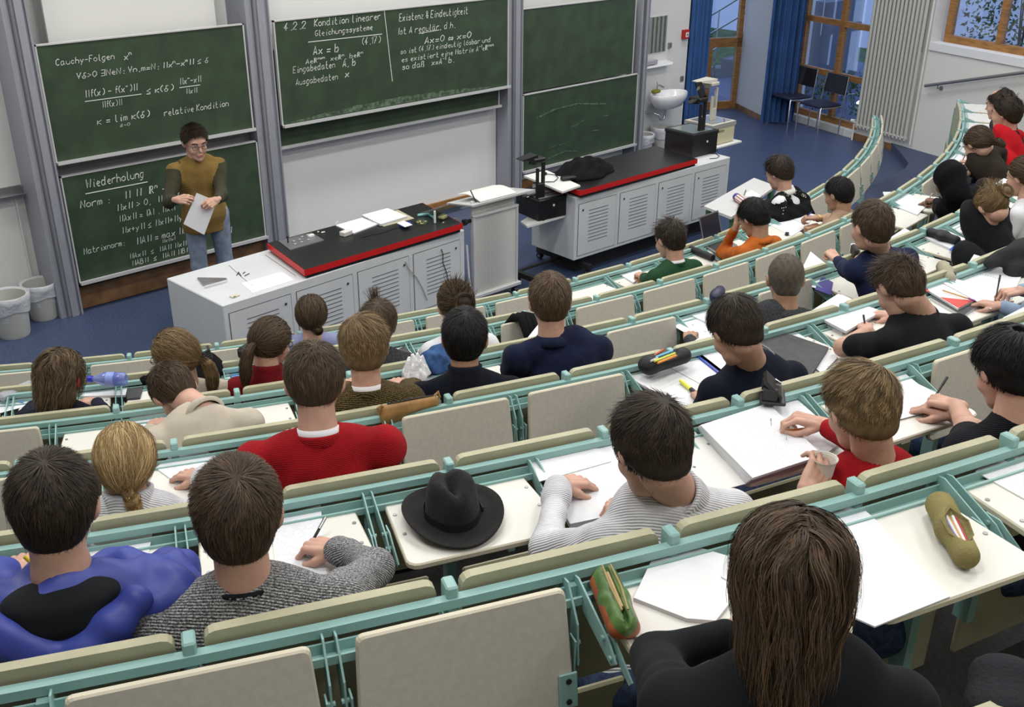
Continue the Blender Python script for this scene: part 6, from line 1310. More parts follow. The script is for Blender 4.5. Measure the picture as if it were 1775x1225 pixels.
P = who('student with floppy dark blond hair in a red jumper, coffee cup in one hand', 4, (1492, 708), 1.20, M_REDK, dict(hair='medium', hairmat=H_DKBLOND, comb=(-.7, .2, -.35), whorl=(.30, -.35, .88), dens=1.3, streak=.3), th=-.318, yc=-36, nb=(1514, 808, .95), pitch=-24, collar='crew', sh=.18, hs=.98, hipoff=-.10, hands=[dict(s=1, px=(1425, 735), dz=.07, pose='pinch', yaw=-60, pt=10, pole=(.2, -1, -.3), cuff=.86), dict(s=-1, w=at_z(1398, 852, tabz(3)+.235), pose='cup', dir=(.80, .10, .45), nrm=(-.55, -.75, .2), pole=(-.2, -1, -.9), cuff=.80)])
pen('orange pen in the hand of the student with the coffee cup', P, 1, mat('pen_orange', (.75, .22, .03), .4), d=(.45, -.55, .15), length=.12)
P = who('student with black thinning hair in a black ribbed top, writing at the right', 4, (1748, 640), 1.18, M_BLKRIB, dict(hair='medium', hairmat=H_BLACK, bald=((.02, -.52, .86), .055), comb=(-.1, .2, -.6), dens=1.3), th=-.272, yc=-40, pitch=-28, collar='crew', sleeves='short', sh=.19, hs=1.0, hipoff=-.12, hands=[dict(s=-1, px=(1655, 688), dz=.05, pose='write', yaw=-30, pole=(-.2, -1, -.2)), dict(s=1, rest=True)])
pen('thick black felt pen in the hand of the thinning-haired student', P, -1, M_BLACK, d=(.72, .02, .45), length=.15)
# ---- row 5
P = who('woman with long wavy brown hair and black jumper, seen from behind at lower right', 5, (1372, 1003), 1.10, M_BLKC, dict(hair='long', hairmat=hair_mat('chestnut', (.050, .030, .017), (.15, .088, .048)), len=.185, wave=.70, dens=1.7, w=.0020, tuck=.45, mass=[((0, -.050, -.085), (.082, .055, .10))]), yc=-6, pitch=-24, collar='crew', sh=.19, hs=.95, hipoff=-.16, hands=[dict(s=-1, px=(1265, 1098), yaw=60, dz=.05, elbow=at_z(1135, 1140, tabz(4)+.04)), dict(s=1, rest=True)])
# ---- row 0 and in front
P = who('student with dark spiky hair in a green T-shirt with a white print', 0, (1161, 414), 1.20, M_GREENT, dict(hair='spiky', hairmat=H_DKBROWN), yc=-42, pitch=-20, collar='shirt', sh=.185, hs=1.12, hands=[dict(s=-1, px=(1112, 478), pose='write', yaw=10), dict(s=1, px=(1175, 460))])
b = MB(M=basis(P['br'], -P['bf']*1.0, P['su'], P['ctr'](.80)-P['bf']*.113)); b.tube([(-.02, 0, -.02), (.0, 0, .015), (.03, 0, .01), (.035, 0, -.015)], .006, 5); b.tube([(-.03, 0, -.035), (.0, .002, -.04), (.04, 0, -.045)], .004, 5); b.build('shirt_print', mat('print_white', (.65, .66, .66), .8), P['g'])
P = who('black-haired student in an orange jumper, forehead resting in his hand', 0, (1306, 377), 1.20, M_ORANGE, dict(hair='medium', hairmat=H_BLACK), yc=-50, pitch=-34, collar='polo', sh=.185, hs=1.12, skin='tan', hands=[dict(s=-1, w=at_z(1276, 392, Fk(0)+1.08), pose='cup', dir=(.35, .25, .85), nrm=(-.8, .5, .2), elbow=at_z(1252, 438, tabz(-1)+.06), cuff=.85), dict(s=1, px=(1310, 420))])
P = who('student with black cropped hair and bare tan arms, wearing a gold bracelet', 0, (1453, 336), 1.16, M_SKINT, dict(hair='short', hairmat=H_BLACK), yc=-58, pitch=-20, collar='none', sleeves='short', sh=.175, hs=1.12, skin='tan', hands=[dict(s=-1, px=(1396, 366), pose='write', yaw=0, elbow=at_z(1436, 378, tabz(-1)+.08)), dict(s=1, px=(1412, 392), pose='fist', yaw=-80)])
pen('blue pen in the hand of the student with the gold bracelet', P, -1, mat('pen_blue', (.02, .05, .40), .4))
for S_, E_, W_, h_ in P['arms'][:1]:
    for f in (.80, .86): b = MB(); c = E_+(W_-E_)*f; d = nrm(W_-E_); a1 = nrm(np.cross(d, [0, 0, 1])); a2 = np.cross(d, a1); b.tube([c+.030*(math.cos(t)*a1+math.sin(t)*a2) for t in np.linspace(0, 6.283, 13)[:-1]], .004, 6, closed=True); b.build('bracelet', mat('gold', (.75, .52, .18), .3, metal=.8), P['root'])
P = who('curly-haired student in a black and white jumper writing at the loose side table', -1, (1350, 299), 1.17, M_WHC, dict(hair='curly', hairmat=H_DKBROWN), yc=-58, pitch=-26, collar='polo', sh=.19, hs=1.17, sleevemat=M_BLKC, hands=[dict(s=-1, w=at_z(1322, 347, .76), pose='write', yaw=-10), dict(s=1, w=at_z(1330, 352, .76), yaw=-50)], world_hip=at_z(1350, 299, 1.17)*[1, 1, 0]+[.14, -.16, .50], fwd=(-.45, .85, 0), collarmat=mat('white_fleece', (.62, .62, .58), .95))
pen('silver pen of the student at the loose side table', P, -1, M_STEEL)
# ---- row 1, right
P = who('woman in a black headscarf and dark navy top, holding a white pen', 1, (1645, 312), 1.14, M_SCARF, dict(hair='hijab', hairmat=M_SCARF), yc=-50, nb=(1660, 342, .97), pitch=-34, collar='none', sh=.175, hs=1.12, skin='dark', hands=[dict(s=-1, px=(1614, 338), pose='write', yaw=-10), dict(s=1, px=(1620, 352))], hipoff=-.13)
pen('white pen held by the woman in the black headscarf', P, -1, M_WHITE)
H_, sc_ = P['H'], P['sc']; R_ = P['R']
V, F = sdf_mesh([pell(H_((0, -.018, .022)), np.array((.094, .110, .106))*sc_, R_), pell(H_((0, -.02, -.06)), np.array((.085, .085, .10))*sc_, R_), pcap(H_((0, -.03, -.10)), P['N']-P['su']*.10, .085, .145), pell(P['N']-P['su']*.05-P['bf']*.03, (.19, .13, .12), P['tf'])], .009, k=.03, cut=lambda p: .062-np.sqrt((((p-H_((0, .115, -.025)))/np.array([1, 1, 1.25]))**2).sum(1)), disp=lambda p: .003*np.sin(p@np.array([30, 55, 20])))
obj_np('headscarf', [(V, F, 0)], [M_SCARF], P['root'])
P = who('woman with brown hair and low braid in a dark brown ribbed jumper with elbow patches', 1, (1694, 250), 1.08, M_BRRIB, dict(hair='ponytail', hairmat=H_MID, tie=(.03, -.10, -.03), tail=[(.03, -.10, -.03), (.05, -.14, -.05), (.06, -.16, -.09)], tailr=[.022, .028, .018]), th=.168, yc=-48, nb=(1722, 264, .95), pitch=-38, collar='crew', sh=.18, hs=1.18, bulk=1.1, hands=[dict(s=-1, px=(1676, 282), pose='write', yaw=-25), dict(s=1, px=(1682, 300), yaw=-40)], hipoff=-.10)
pen('red pen held by the woman in the dark brown jumper', P, -1, mat('pen_red', (.45, .02, .02), .4))
S_, E_, W_, h_ = P['arms'][0]; V, F = sdf_mesh([pell(E_-np.array([.012, .03, -.01]), (.03, .035, .05))], .008, k=.01); obj_np('elbow_patch', [(V, F, 0)], [mat('patch_grey', (.10, .10, .095), .6)], P['g'])
P = who('dark curly-haired student in a red jumper with black collar, near the right wall', 1, (1744, 196), 1.14, mat('red_polo', (.42, .008, .015), .85), dict(hair='curly', hairmat=H_DKBROWN, comb=(.2, -.7, .3)), th=.262, yc=-66, pitch=-10, collar='polo', sh=.185, hs=1.25, collarmat=M_BLKC)
P = who('balding student half hidden behind the curly-haired one in red', 1, (1733, 188), 1.16, M_GREYW, dict(hair='short', hairmat=H_DKBROWN, bald=((0, .35, .93), .35)), th=.300, yc=-74, pitch=-16, collar='crew', sh=.18, hs=1.22, O=at_z(1729, 190, Fk(1)+1.14)+np.array([.28, .10, .0])*1.0)
# ---- lecturer
LO = at_y(338, 246, 7.72); hipL = np.array([LO[0]+.05, 7.80, .93])
P = person('lecturer in a mustard and olive jumper standing by the chalkboard, holding a sheet', None, (0, 0), 0, M_MUST, dict(hair='short', hairmat=H_DKBROWN, glasses=True, dens=1.2, hl=.022, comb=(0, -.5, .4)), O=LO, fwd=(-.22, -1, 0), yaw=-4, pitch=-10, stand=True, world_hip=hipL, legs='pale', sleevemat=M_OLIVE, collar='crew', collarmat=M_OLIVE, sh=.19, hs=1.16, px=95, group='lecturer', girth=1.12, bulk=1.12,
    hands=[dict(s=-1, w=at_y(376, 346, 7.36), pose='pinch', dir=(-.85, .05, -.3), nrm=(-.3, -.8, .5), pole=(.5, .4, -1), cuff=.9), dict(s=1, w=at_y(306, 346, 7.44), pose='pinch', dir=(.80, -.35, -.1), nrm=(-.2, -.8, .5), pole=(-.4, .4, -1), cuff=.9)])
A = [at_y(*q, 7.40) for q in ((341, 334), (376, 349), (354, 407), (318, 388))]; b = MB(); b.loft(A, [p+[0, .0015, 0] for p in A]); b.build('lecture_sheet', M_NOTE, label='white sheet of notes held by the lecturer', cat='paper')
# ================================================================== things lying on the tablets and rails
def TB(row): return tabz(row-1)
def sh(label, row, pts, cat='paper', m=None, th=.0015, dz=0.0, edge=None, name=None, **k):
    return sheet(name or {'paper': 'paper_sheet', 'notebook': 'notebook', 'folder': 'folder', 'book': 'book', 'notepad': 'notepad', 'booklet': 'booklet'}.get(cat, cat), label, pts, TB(row)+dz, th, m or M_NOTE, cat, edge=edge, **k)
def soft(name, label, cat, prims, m, step=.006, k=.012, disp=None, mats=None, group=None, cut=None, parent=None):
    V, F = sdf_mesh(prims, step, k=k, disp=disp, cut=cut); fm = prim_mats(face_center(V, F), prims) if mats else np.zeros(len(F), int)
    off = np.array([(V[:, 0].min()+V[:, 0].max())/2, (V[:, 1].min()+V[:, 1].max())/2, V[:, 2].min()]); me = np_mesh(name, [(V, F, fm)], mats or [m], off if parent is None else root_origin(parent))
    o = bpy.data.objects.new(name, me); COL.objects.link(o)
    if parent is None: o.location = Vector(off.tolist())
    else: o.parent = parent
    return tag(o, label, cat, group)
def Z(px, py, row, dz=0): return at_z(px, py, TB(row)+dz)
def stick(name, label, cat, a, b_, r, m, n=8, parent=None, m2=None, frac=.75):
    b = MB(); a = np.array(a); b_ = np.array(b_); b.tube([a, a+(b_-a)*frac], r, n); b.tube([a+(b_-a)*frac, b_], r*1.15 if m2 else r, n, mi=1 if m2 else 0)
    return b.build(name, [m, m2] if m2 else m, parent, label=label, cat=cat, smooth=True, angle=50)
M_DGREY = mat('dark_grey_board', (.050, .050, .054), .6, noise=.15, nscale=40); M_BLUEP = mat('bright_blue_card', (.10, .33, .75), .5)
# --- row 1
sh('white written sheet at the far left edge under the blue pencil', 1, [(-30, 690), (0, 716), (46, 704), (60, 688), (30, 680)], cat='paper')
stick('pencil', 'pale blue pencil on the far left sheet', 'pencil', Z(-10, 688, 1, .006), Z(40, 697, 1, .006), .0045, mat('pencil_blue', (.15, .30, .60), .4))
t = thing('pencil_tube', 'clear pencil box with orange pens inside, on the rail at the far left', 'pencil case', Z(30, 680, 1)); b = MB(); b.box((0, 0, .022), (.20, .055, .042), bev=.012, M=rotz(.25, Z(30, 684, 1, .012))); b.build('case', mat('frosted_plastic', (.45, .46, .50), .3, alpha=.75), t)
for i in (0, 1): stick('orange_pen', None, None, Z(0, 676+i*8, 1, .03), Z(52, 670+i*8, 1, .03), .006, M_STEEL, parent=t, m2=mat('pen_orange', (.75, .25, .04), .4), frac=.05)
t = thing('water_bottle', 'blue plastic water bottle lying on the seat rail at left', 'bottle', Z(185, 660, 1)); A, B_ = at_z(152, 657, Zk(0)+.035), at_z(219, 657, Zk(0)+.035); d = nrm(B_-A); L = np.linalg.norm(B_-A)
M = basis(np.cross(d, [0, 0, 1]), [0, 0, 1], -np.cross(np.cross(d, [0, 0, 1]), [0, 0, 1])*-1 if False else d, A); M[:3, 0] = nrm(np.cross(M[:3, 1], M[:3, 2]))
b = MB(M=M); b.lathe([(.012, .022), (.014, .035), (.034, .075), (.036, .10), (.033, .12), (.036, .14), (.036, L-.012), (.026, L), (.001, L-.006)], n=22, caps=False)
b.build('bottle_body', mat('blue_clear_plastic', (.16, .22, .62), .08, alpha=.62, spec=.9), t, smooth=True, angle=50); b = MB(M=M); b.lathe([(.001, -.002), (.017, 0), (.018, .024), (.001, .026)], n=18, caps=False); b.build('bottle_cap', mat('cap_blue', (.02, .03, .45), .3), t, smooth=True, angle=40)
b = MB(M=M); b.lathe([(.0372, .10), (.0374, .14)], n=22, caps=False); b.build('bottle_label', mat('bottle_label', (.25, .32, .70), .4), t, smooth=True)
sh('open white book in front of the long-haired student', 1, [(140, 690), (218, 688), (222, 672), (150, 673)], cat='book', th=.012, m=M_NOTE, edge=M_PAPERE)
sh('dark grey folder between the long-haired and the clip-haired student', 1, [(220, 694), (243, 692), (250, 668), (222, 669)], cat='folder', m=M_DGREY, th=.012)
p = Z(252, 658, 1, .02); soft('woollen_hat', 'black woolly hat lying on the rail left of the clip-haired student', 'hat', [pell(p+[math.cos(a)*.03, math.sin(a)*.03, .02*math.sin(a*3)], (.035, .03, .025)) for a in np.linspace(0, 5.5, 6)], mat('black_wool', (.008, .008, .009), .95, bump=.9, bscale=120), step=.007, disp=lambda p: .005*np.sin(p[..., 0]*190)*np.sin(p[..., 1]*170+p[..., 2]*150))
p = at_z(352, 640, Zk(0)); soft('jacket', 'black jacket hung over the seat behind the clip-haired student', 'jacket', [pell(p+[0, 0, .0], (.10, .06, .10)), pell(p+[.06, .03, -.06], (.08, .06, .10)), pell(p+[-.05, -.02, -.06], (.09, .06, .10))], M_COAT, step=.010, k=.03, disp=lambda p: .004*np.sin(p@np.array([50, 30, 40])))
sh('white sheet between the clip-haired student and the ponytailed woman', 1, [(365, 650), (374, 690), (404, 674), (396, 642)])
sh('bright blue folder beside the woman in the dark red turtleneck', 1, [(399, 641), (405, 672), (440, 662), (438, 636)], cat='folder', m=M_BLUEP, th=.006)
t = thing('camera_case', 'small black camera case with a white stripe on the rail by the ponytailed woman', 'case', at_z(428, 614, Zk(0))); b = MB(M=rotz(.35, at_z(428, 618, Zk(0)))); b.box((0, 0, .035), (.11, .06, .07), bev=.018); b.build('case_body', M_BLACK, t); b = MB(M=rotz(.35, at_z(428, 618, Zk(0)))); b.box((.02, -.032, .035), (.05, .003, .010)); b.build('white_stripe', M_WHITE, t)
t = thing('book', 'black-covered book with white pages by the tufted student', 'book', Z(694, 612, 1)); sheet('cover', None, [(677, 613), (706, 627), (722, 620), (700, 601)], TB(1)+.012, .004, M_DGREY, parent=t); sheet('pages', None, [(673, 613), (704, 629), (722, 621), (700, 602)], TB(1), .012, M_PAPER, parent=t)
sh('large open white book in front of the woman in the black headscarf', 1, [(1530, 334), (1538, 353), (1590, 374), (1612, 352), (1565, 334)], cat='book', th=.008, edge=M_PAPERE)
sh('white sheet under the hand of the woman in the dark brown jumper', 1, [(1640, 282), (1668, 300), (1686, 284), (1660, 264)], th=.003); sh('white sheets beyond the woman in the dark brown jumper', 1, [(1662, 252), (1690, 262), (1694, 240), (1670, 232)], th=.004)
# --- row 2 (tablets on strip 1)
sh('written sheet left of the student in the beige jumper', 2, [(221, 715), (232, 742), (300, 736), (300, 708)])
p = at_z(722, 640, Zk(1)); V, F = coat_mesh(0, 0, 0, .15, .13, .10, 9, 26); b = MB(M=rotz(.4, at_z(722, 650, Zk(1)-.03))); b.add(V, F); b.build('plastic_bag', mat('crumpled_white_plastic', (.72, .73, .75), .35, bump=.9, bscale=55, spec=.7), label='crumpled white plastic bag on the rail beside the tweed jumper', cat='bag', smooth=True)
sh('long white sheet running from the bag to the navy-jumper student', 2, [(712, 672), (728, 690), (830, 640), (800, 622)], th=.002)
p = at_z(752, 622, Zk(1)+.0); soft('denim_jacket', 'blue denim jacket bundled on the rail left of the black-haired student', 'jacket', [pell(p, (.07, .06, .055)), pell(p+[.07, .02, .0], (.06, .05, .055)), pell(p+[.03, -.02, -.03], (.08, .05, .045))], mat('denim_blue', (.04, .09, .22), .85, noise=.3, nscale=30), step=.009, k=.03, disp=lambda p: .004*np.sin(p@np.array([70, 40, 60])))
sh('white notebook under the hand of the student in the navy fleece', 2, [(912, 590), (936, 602), (956, 580), (936, 560)], cat='notebook', th=.006)
sh('bare white sheet left of the shaved-head student', 2, [(1163, 563), (1218, 594), (1252, 572), (1200, 540)], cat='paper', m=M_PAPER); sh('open white notebook left of the shaved-head student', 2, [(1193, 546), (1236, 566), (1262, 545), (1222, 530)], cat='notebook', dz=.003, th=.008)
p = at_z(1243, 516, Zk(1)-.0); soft('glasses_case', 'navy spectacle case on the rail behind the polo-shirt student', 'spectacle case', [pcap(p+[-.05, -.02, .022], p+[.05, .02, .022], .030, .030), pell(p+[0, 0, .022], (.05, .035, .024))], mat('navy_leather', (.010, .013, .045), .35), step=.006, k=.02)
sh('white sheet propped in front of the student in the navy sweatshirt, upper one', 2, [(1390, 466), (1422, 484), (1432, 458), (1405, 436)], th=.0015, dz=.004, m=M_PAPER); sh('white sheet beside the shaved-head student, lower one', 2, [(1390, 492), (1422, 502), (1430, 470), (1408, 470)], m=M_PAPER); sh('violet folder under the elbow of the navy-sweatshirt student', 2, [(1412, 502), (1440, 512), (1444, 490), (1425, 480)], cat='folder', m=mat('violet_card', (.05, .04, .22), .5), th=.004)
t = thing('camera', 'small black and silver camera on the rail by the navy sweatshirt', 'camera', at_z(1480, 441, Zk(1))); M = rotz(.75, at_z(1480, 444, Zk(1)-.01)); b = MB(M=M); b.box((0, 0, .032), (.12, .03, .064), bev=.008); b.build('camera_body', M_BLACK, t); b = MB(M=M); b.box((.05, 0, .032), (.025, .032, .066), bev=.006); b.build('silver_end', M_ALUW, t); b = MB(M=M); b.tube([(.01, -.014, .035), (.01, -.032, .035)], .020, 16); b.build('lens', M_STEEL, t, smooth=True, angle=40)
sh('loose printed sheets right of the navy sweatshirt', 2, [(1538, 416), (1546, 428), (1582, 404), (1568, 396)], th=.004, m=M_NOTE2); 
sh('white magazine with a blue corner under the black pencil case', 2, [(1586, 408), (1655, 438), (1678, 420), (1612, 390)], cat='book', th=.016, edge=M_PAPERE, m=M_PAPER); sh('blue cover corner on the magazine by the black pencil case', 2, [(1645, 433), (1657, 437), (1676, 420), (1664, 416)], cat='booklet', dz=.017, th=.002, m=mat('cover_blue', (.03, .10, .55), .4))
A, B_ = Z(1612, 402, 2, .045), Z(1657, 416, 2, .045); soft('pencil_case', 'plump black pencil case lying on the magazine at right', 'pencil case', [pcap(A, B_, .030, .030), pell((A+B_)/2+[0, 0, .006], (.06, .045, .032))], mat('black_nylon', (.010, .010, .012), .6, bump=.3, bscale=50), step=.008, k=.02)
sh('white sheet the blond woman in black is writing on', 2, [(1650, 395), (1700, 420), (1722, 398), (1680, 372)], th=.003); sh('white sheets in front of the woman at the right picture edge', 2, [(1720, 322), (1765, 338), (1775, 322), (1740, 310)], th=.006, edge=M_PAPERE)
# --- row 3 (strip 2)
sh('written sheets tilted in front of the blond woman with the braid', 3, [(270, 812), (316, 846), (382, 798), (332, 765)], th=.004, dz=.0)
t = thing('shoulder_bag', 'dark grey bag left of the blond woman with the braid', 'bag', pol(Rk(3)-.22, -.487, Fk(3)+.45)); q = pol(Rk(3)-.20, -.482, Fk(3)+.50); soft('bag_body', None, None, [pell(q+[0, 0, .08], (.16, .10, .14)), pell(q+[.05, .03, .20], (.10, .08, .08))], mat('bag_grey', (.05, .05, .06), .8), step=.012, k=.04, parent=t)
A, B_ = at_z(668, 716, Zk(2)-.01), at_z(752, 695, Zk(2)-.01); d = nrm(B_-A); t = thing('leather_pencil_case', 'tan leather pencil case propped on the rail right of the red jumper', 'pencil case', (A+B_)/2)
w_ = np.array([0, 0, 1.0]); soft('case_body', None, None, [pcap(A+w_*-.005, B_+w_*-.005, .024, .020), pcap(A+w_*.020, B_+w_*.012, .016, .012), pcap(A+w_*-.03, B_*.3+A*.7+w_*-.03, .020, .018)], mat('tan_leather', (.30, .165, .055), .5, noise=.2, nscale=25), step=.005, k=.014, parent=t)
b = MB(); b.tube([A+w_*.036+d*.01, (A+B_)/2+w_*.034, B_+w_*.025], .0035, 6); b.build('zip', M_BLACKM, t); b = MB(); b.tube([A+w_*.0-d*.022, A+w_*.03-d*.03, A+w_*.036-d*.01], .006, 6); b.tube([B_+w_*.02, B_+w_*.035+d*.02, B_+w_*.01+d*.025], .006, 6); b.build('end_tab', mat('tan_leather', (.3, .2, .1)), t)
def open_book(name, label, row, lp, rp, th=.012, m=None, dz=0):
    """two page stacks meeting at a fold: lp and rp are their pixel quads"""
    t = thing(name, label, 'notebook', Z(*lp[0], row)); m = m or M_NOTE2
    for i, q in enumerate((lp, rp)): sheet('page_block', None, q, TB(row)+dz, th, m, parent=t, edge=M_PAPERE, lift=None)
    return t
open_book('open_notebook', 'open notebook with white pages in front of the navy polo shirt', 3, [(1088, 656), (1185, 712), (1236, 682), (1146, 633)], [(1150, 634), (1238, 682), (1262, 660), (1205, 618)], th=.010)
stick('highlighter', 'yellow highlighter pen lying on the open notebook', 'highlighter', Z(1180, 660, 3, .022), Z(1207, 682, 3, .022), .0085, mat('highlighter_yellow', (.80, .80, .10), .4), 10, m2=M_BLACKM, frac=.66)
t = thing('open_pencil_case', 'open black pencil case full of coloured pens on the rail by the notebook', 'pencil case', at_z(1150, 622, Zk(2)))
A, B_ = at_z(1126, 632, Zk(2)+.0), at_z(1184, 616, Zk(2)+.0); soft('case_body', None, None, [pcap(A, B_, .040, .036), pell(A+[.0, .0, .0], (.05, .045, .035))], mat('black_nylon', (.01, .01, .01)), step=.006, k=.02, cut=lambda p: .036-np.sqrt((((p-((A+B_)/2+[0, 0, .045]))/np.array([1.9, 1.3, 1]))**2).sum(1)), parent=t)
for i, (a, c, col) in enumerate([((1128, 622), (1166, 608), (.15, .45, .75)), ((1134, 626), (1170, 612), (.60, .70, .10)), ((1140, 629), (1172, 616), (.85, .30, .03)), ((1132, 617), (1150, 606), (.50, .10, .03)), ((1128, 626), (1140, 620), (.5, .5, .55))]): stick('coloured_pen', None, None, at_z(*a, Zk(2)+.035), at_z(*c, Zk(2)+.035), .005, mat('pen_col_%d' % i, col, .4), parent=t)
t = thing('ring_binder', 'open binder with blue edge in front of the polo-shirt student', 'binder', Z(1230, 620, 3)); sheet('page_stack', None, [(1190, 604), (1252, 652), (1300, 620), (1232, 575)], TB(3)+.006, .012, M_NOTE, parent=t); sheet('blue_cover', None, [(1184, 604), (1254, 660), (1260, 655), (1190, 600)], TB(3), .018, mat('cover_blue2', (.03, .06, .40), .4), parent=t)
sh('loose white sheets beneath the big dark folder', 3, [(1335, 582), (1425, 650), (1452, 622), (1370, 572)], th=.008, edge=M_PAPERE); sh('large dark grey folder lying right of the polo-shirt student', 3, [(1298, 600), (1402, 660), (1436, 606), (1318, 566)], cat='folder', m=M_DGREY, th=.012, dz=.009)
for j, (dx, dy) in enumerate(((0, 0), (6, -2))): sh(['stack of written sheets in front of the black T-shirt, lower block', 'top written sheets in front of the black T-shirt'][j], 3, [(1400+dx, 549+dy), (1460+dx, 580+dy), (1526, 546+dy), (1452+dx, 516+dy)], th=.022-.010*j, dz=.023*j, edge=M_PAPERE)
sh('dark magazine under the red and white booklet', 3, [(1612, 520), (1668, 552), (1700, 530), (1648, 500)], cat='book', m=M_DGREY, th=.014, edge=M_PAPERE)
t = thing('booklet', 'white booklet with red corner shapes in the middle of the right tablets', 'booklet', Z(1640, 510, 3)); sheet('pages', None, [(1598, 500), (1660, 538), (1694, 520), (1620, 480)], TB(3)+.015, .010, M_PAPER, parent=t, edge=M_PAPERE); Mr = mat('booklet_red', (.60, .06, .05), .5)
sheet('red_shape', None, [(1598, 486), (1600, 502), (1610, 507), (1604, 484)], TB(3)+.026, .001, Mr, parent=t); sheet('red_shape', None, [(1630, 515), (1662, 534), (1686, 521)], TB(3)+.026, .001, Mr, parent=t)
sh('white sheet across the booklet under the orange pencil', 3, [(1622, 484), (1718, 536), (1740, 510), (1640, 478)], dz=.027, m=M_PAPER, th=.002)
stick('pencil', 'orange pencil with purple end lying on the sheets', 'pencil', Z(1634, 503, 3, .036), Z(1690, 521, 3, .036), .004, mat('pencil_orange', (.55, .30, .08), .4), m2=mat('pencil_purple', (.25, .03, .25), .4), frac=.8)
sh('open ruled notepad with perforated line by the hand at the right edge', 3, [(1655, 494), (1752, 520), (1775, 470), (1688, 443)], cat='notepad', th=.008, dz=.0, edge=M_PAPERE)
for i in range(18): p = Z(1661+i*4.3, 463+i*1.15+1, 3, .0092) ; b = MB(); b.box((0, 0, 0), (.004, .004, .0006), M=rotz(0, p)); b.build('punched_hole', M_BLACKM, bpy.data.objects['notepad'] if False else [o for o in bpy.data.objects if o.get('label', '').startswith('open ruled notepad')][0])
A, B_ = Z(1634, 462, 3, .05), Z(1646, 482, 3, .035); t = thing('pencil_pouch', 'beige cloth pencil pouch standing between booklet and notepad', 'pencil case', (A+B_)/2-[0, 0, .05]); soft('pouch_body', None, None, [pcap(A, B_, .034, .032), pell((A+B_)/2, (.04, .04, .035))], mat('beige_canvas', (.36, .33, .25), .85, bump=.2), step=.007, k=.02, parent=t); b = MB(); b.tube([A+[.02, .02, .022], (A+B_)/2+[.026, .0, .026], B_+[.02, -.02, .02]], .004, 6); b.build('zip', M_BLACKM, t)
# --- row 4 (strip 3)
sh('ruled written sheet beside the student in the blue jacket', 4, [(160, 920), (130, 985), (246, 1016), (266, 918)], m=M_NOTE2, th=.002)
sh('written sheet under the hand of the grey-jumper student', 4, [(470, 900), (480, 1020), (568, 1008), (556, 876)], th=.003)
t = thing('notepad', 'thick white notepad under the turtleneck student\'s hands', 'notepad', Z(1020, 850, 4)); sheet('page_block', None, [(926, 806), (988, 916), (1112, 890), (1080, 790), (1040, 766)], TB(4), .016, M_NOTE2, parent=t, edge=M_PAPERE)
sh('loose crumpled sheet beneath the notepad of the turtleneck student', 4, [(920, 800), (935, 835), (1060, 800), (1025, 768)], dz=.017, th=.002, m=M_NOTE2); sh('smooth light card right of the turtleneck student', 4, [(1140, 790), (1222, 858), (1296, 838), (1190, 735)], m=mat('card_cream', (.70, .69, .66), .6), th=.002)
t = thing('ring_binder', 'thick open ring binder with stacked sheets in front of the blond student', 'binder', Z(1320, 770, 4))
for i in range(5): o_ = (i*1.5, -i*1.0); sheet('page_layer', None, [(1208+o_[0], 744+o_[1]), (1292+o_[0]*2, 840-i*2), (1425, 800-i*2), (1335-i, 706-i)], TB(4)+.0085*i, .0078, M_NOTE if i == 4 else M_PAPER, parent=t, edge=M_PAPERE)
sheet('right_page', None, [(1328, 716), (1420, 800), (1462, 770), (1372, 690)], TB(4)+.001, .014, M_NOTE, parent=t, edge=M_PAPERE)
for q in ((1336, 735), (1362, 760)): p = Z(*q, 4, .044); b = MB(); b.tube([p+(basis((.7, .5, 0), (0, 1, 0), (0, 0, 1))[:3, 0]*.028*math.cos(a))+[0, 0, .016*math.sin(a)] for a in np.linspace(0, 2.7, 8)], .0014, 6); b.build('ring', M_STEEL, t)
# hole punch
q = at_z(1338, 690, Zk(3)-.015); t = thing('hole_punch', 'black desk hole punch standing on the rail by the ring binder', 'hole punch', q); M = rotz(.62, q); b = MB(M=M); b.box((0, .0, .006), (.115, .085, .012), bev=.004); b.build('base_plate', M_BLACK, t)
b = MB(M=M); b.loft([(-.05, -.03, .022), (.05, -.03, .022), (.045, .035, .07), (-.045, .035, .07)], [(-.05, -.028, .032), (.05, -.028, .032), (.045, .025, .082), (-.045, .025, .082)]); b.build('lever', M_BLACK, t)
for sx in (-.038, .038): b = MB(M=M); b.box((sx, .01, .032), (.022, .05, .045), bev=.004); b.build('punch_block', M_BLACKM, t)
b = MB(M=M); b.tube([(-.02, -.005, .062), (-.01, -.025, .055), (.01, -.025, .055), (.02, -.005, .062)], .003, 6); b.build('spring_bar', M_STEEL, t)
sh('large white written sheet under the hands of the thinning-haired student', 4, [(1516, 640), (1560, 722), (1642, 706), (1548, 632)], th=.003, dz=0.0); sh('second white sheet reaching to the rail near the folded tablet', 4, [(1510, 700), (1530, 735), (1640, 706), (1600, 672)], th=.002, dz=.004); sh('white sheets at the far right beyond the folded tablet', 4, [(1738, 552), (1775, 580), (1800, 555), (1775, 533)], th=.004)
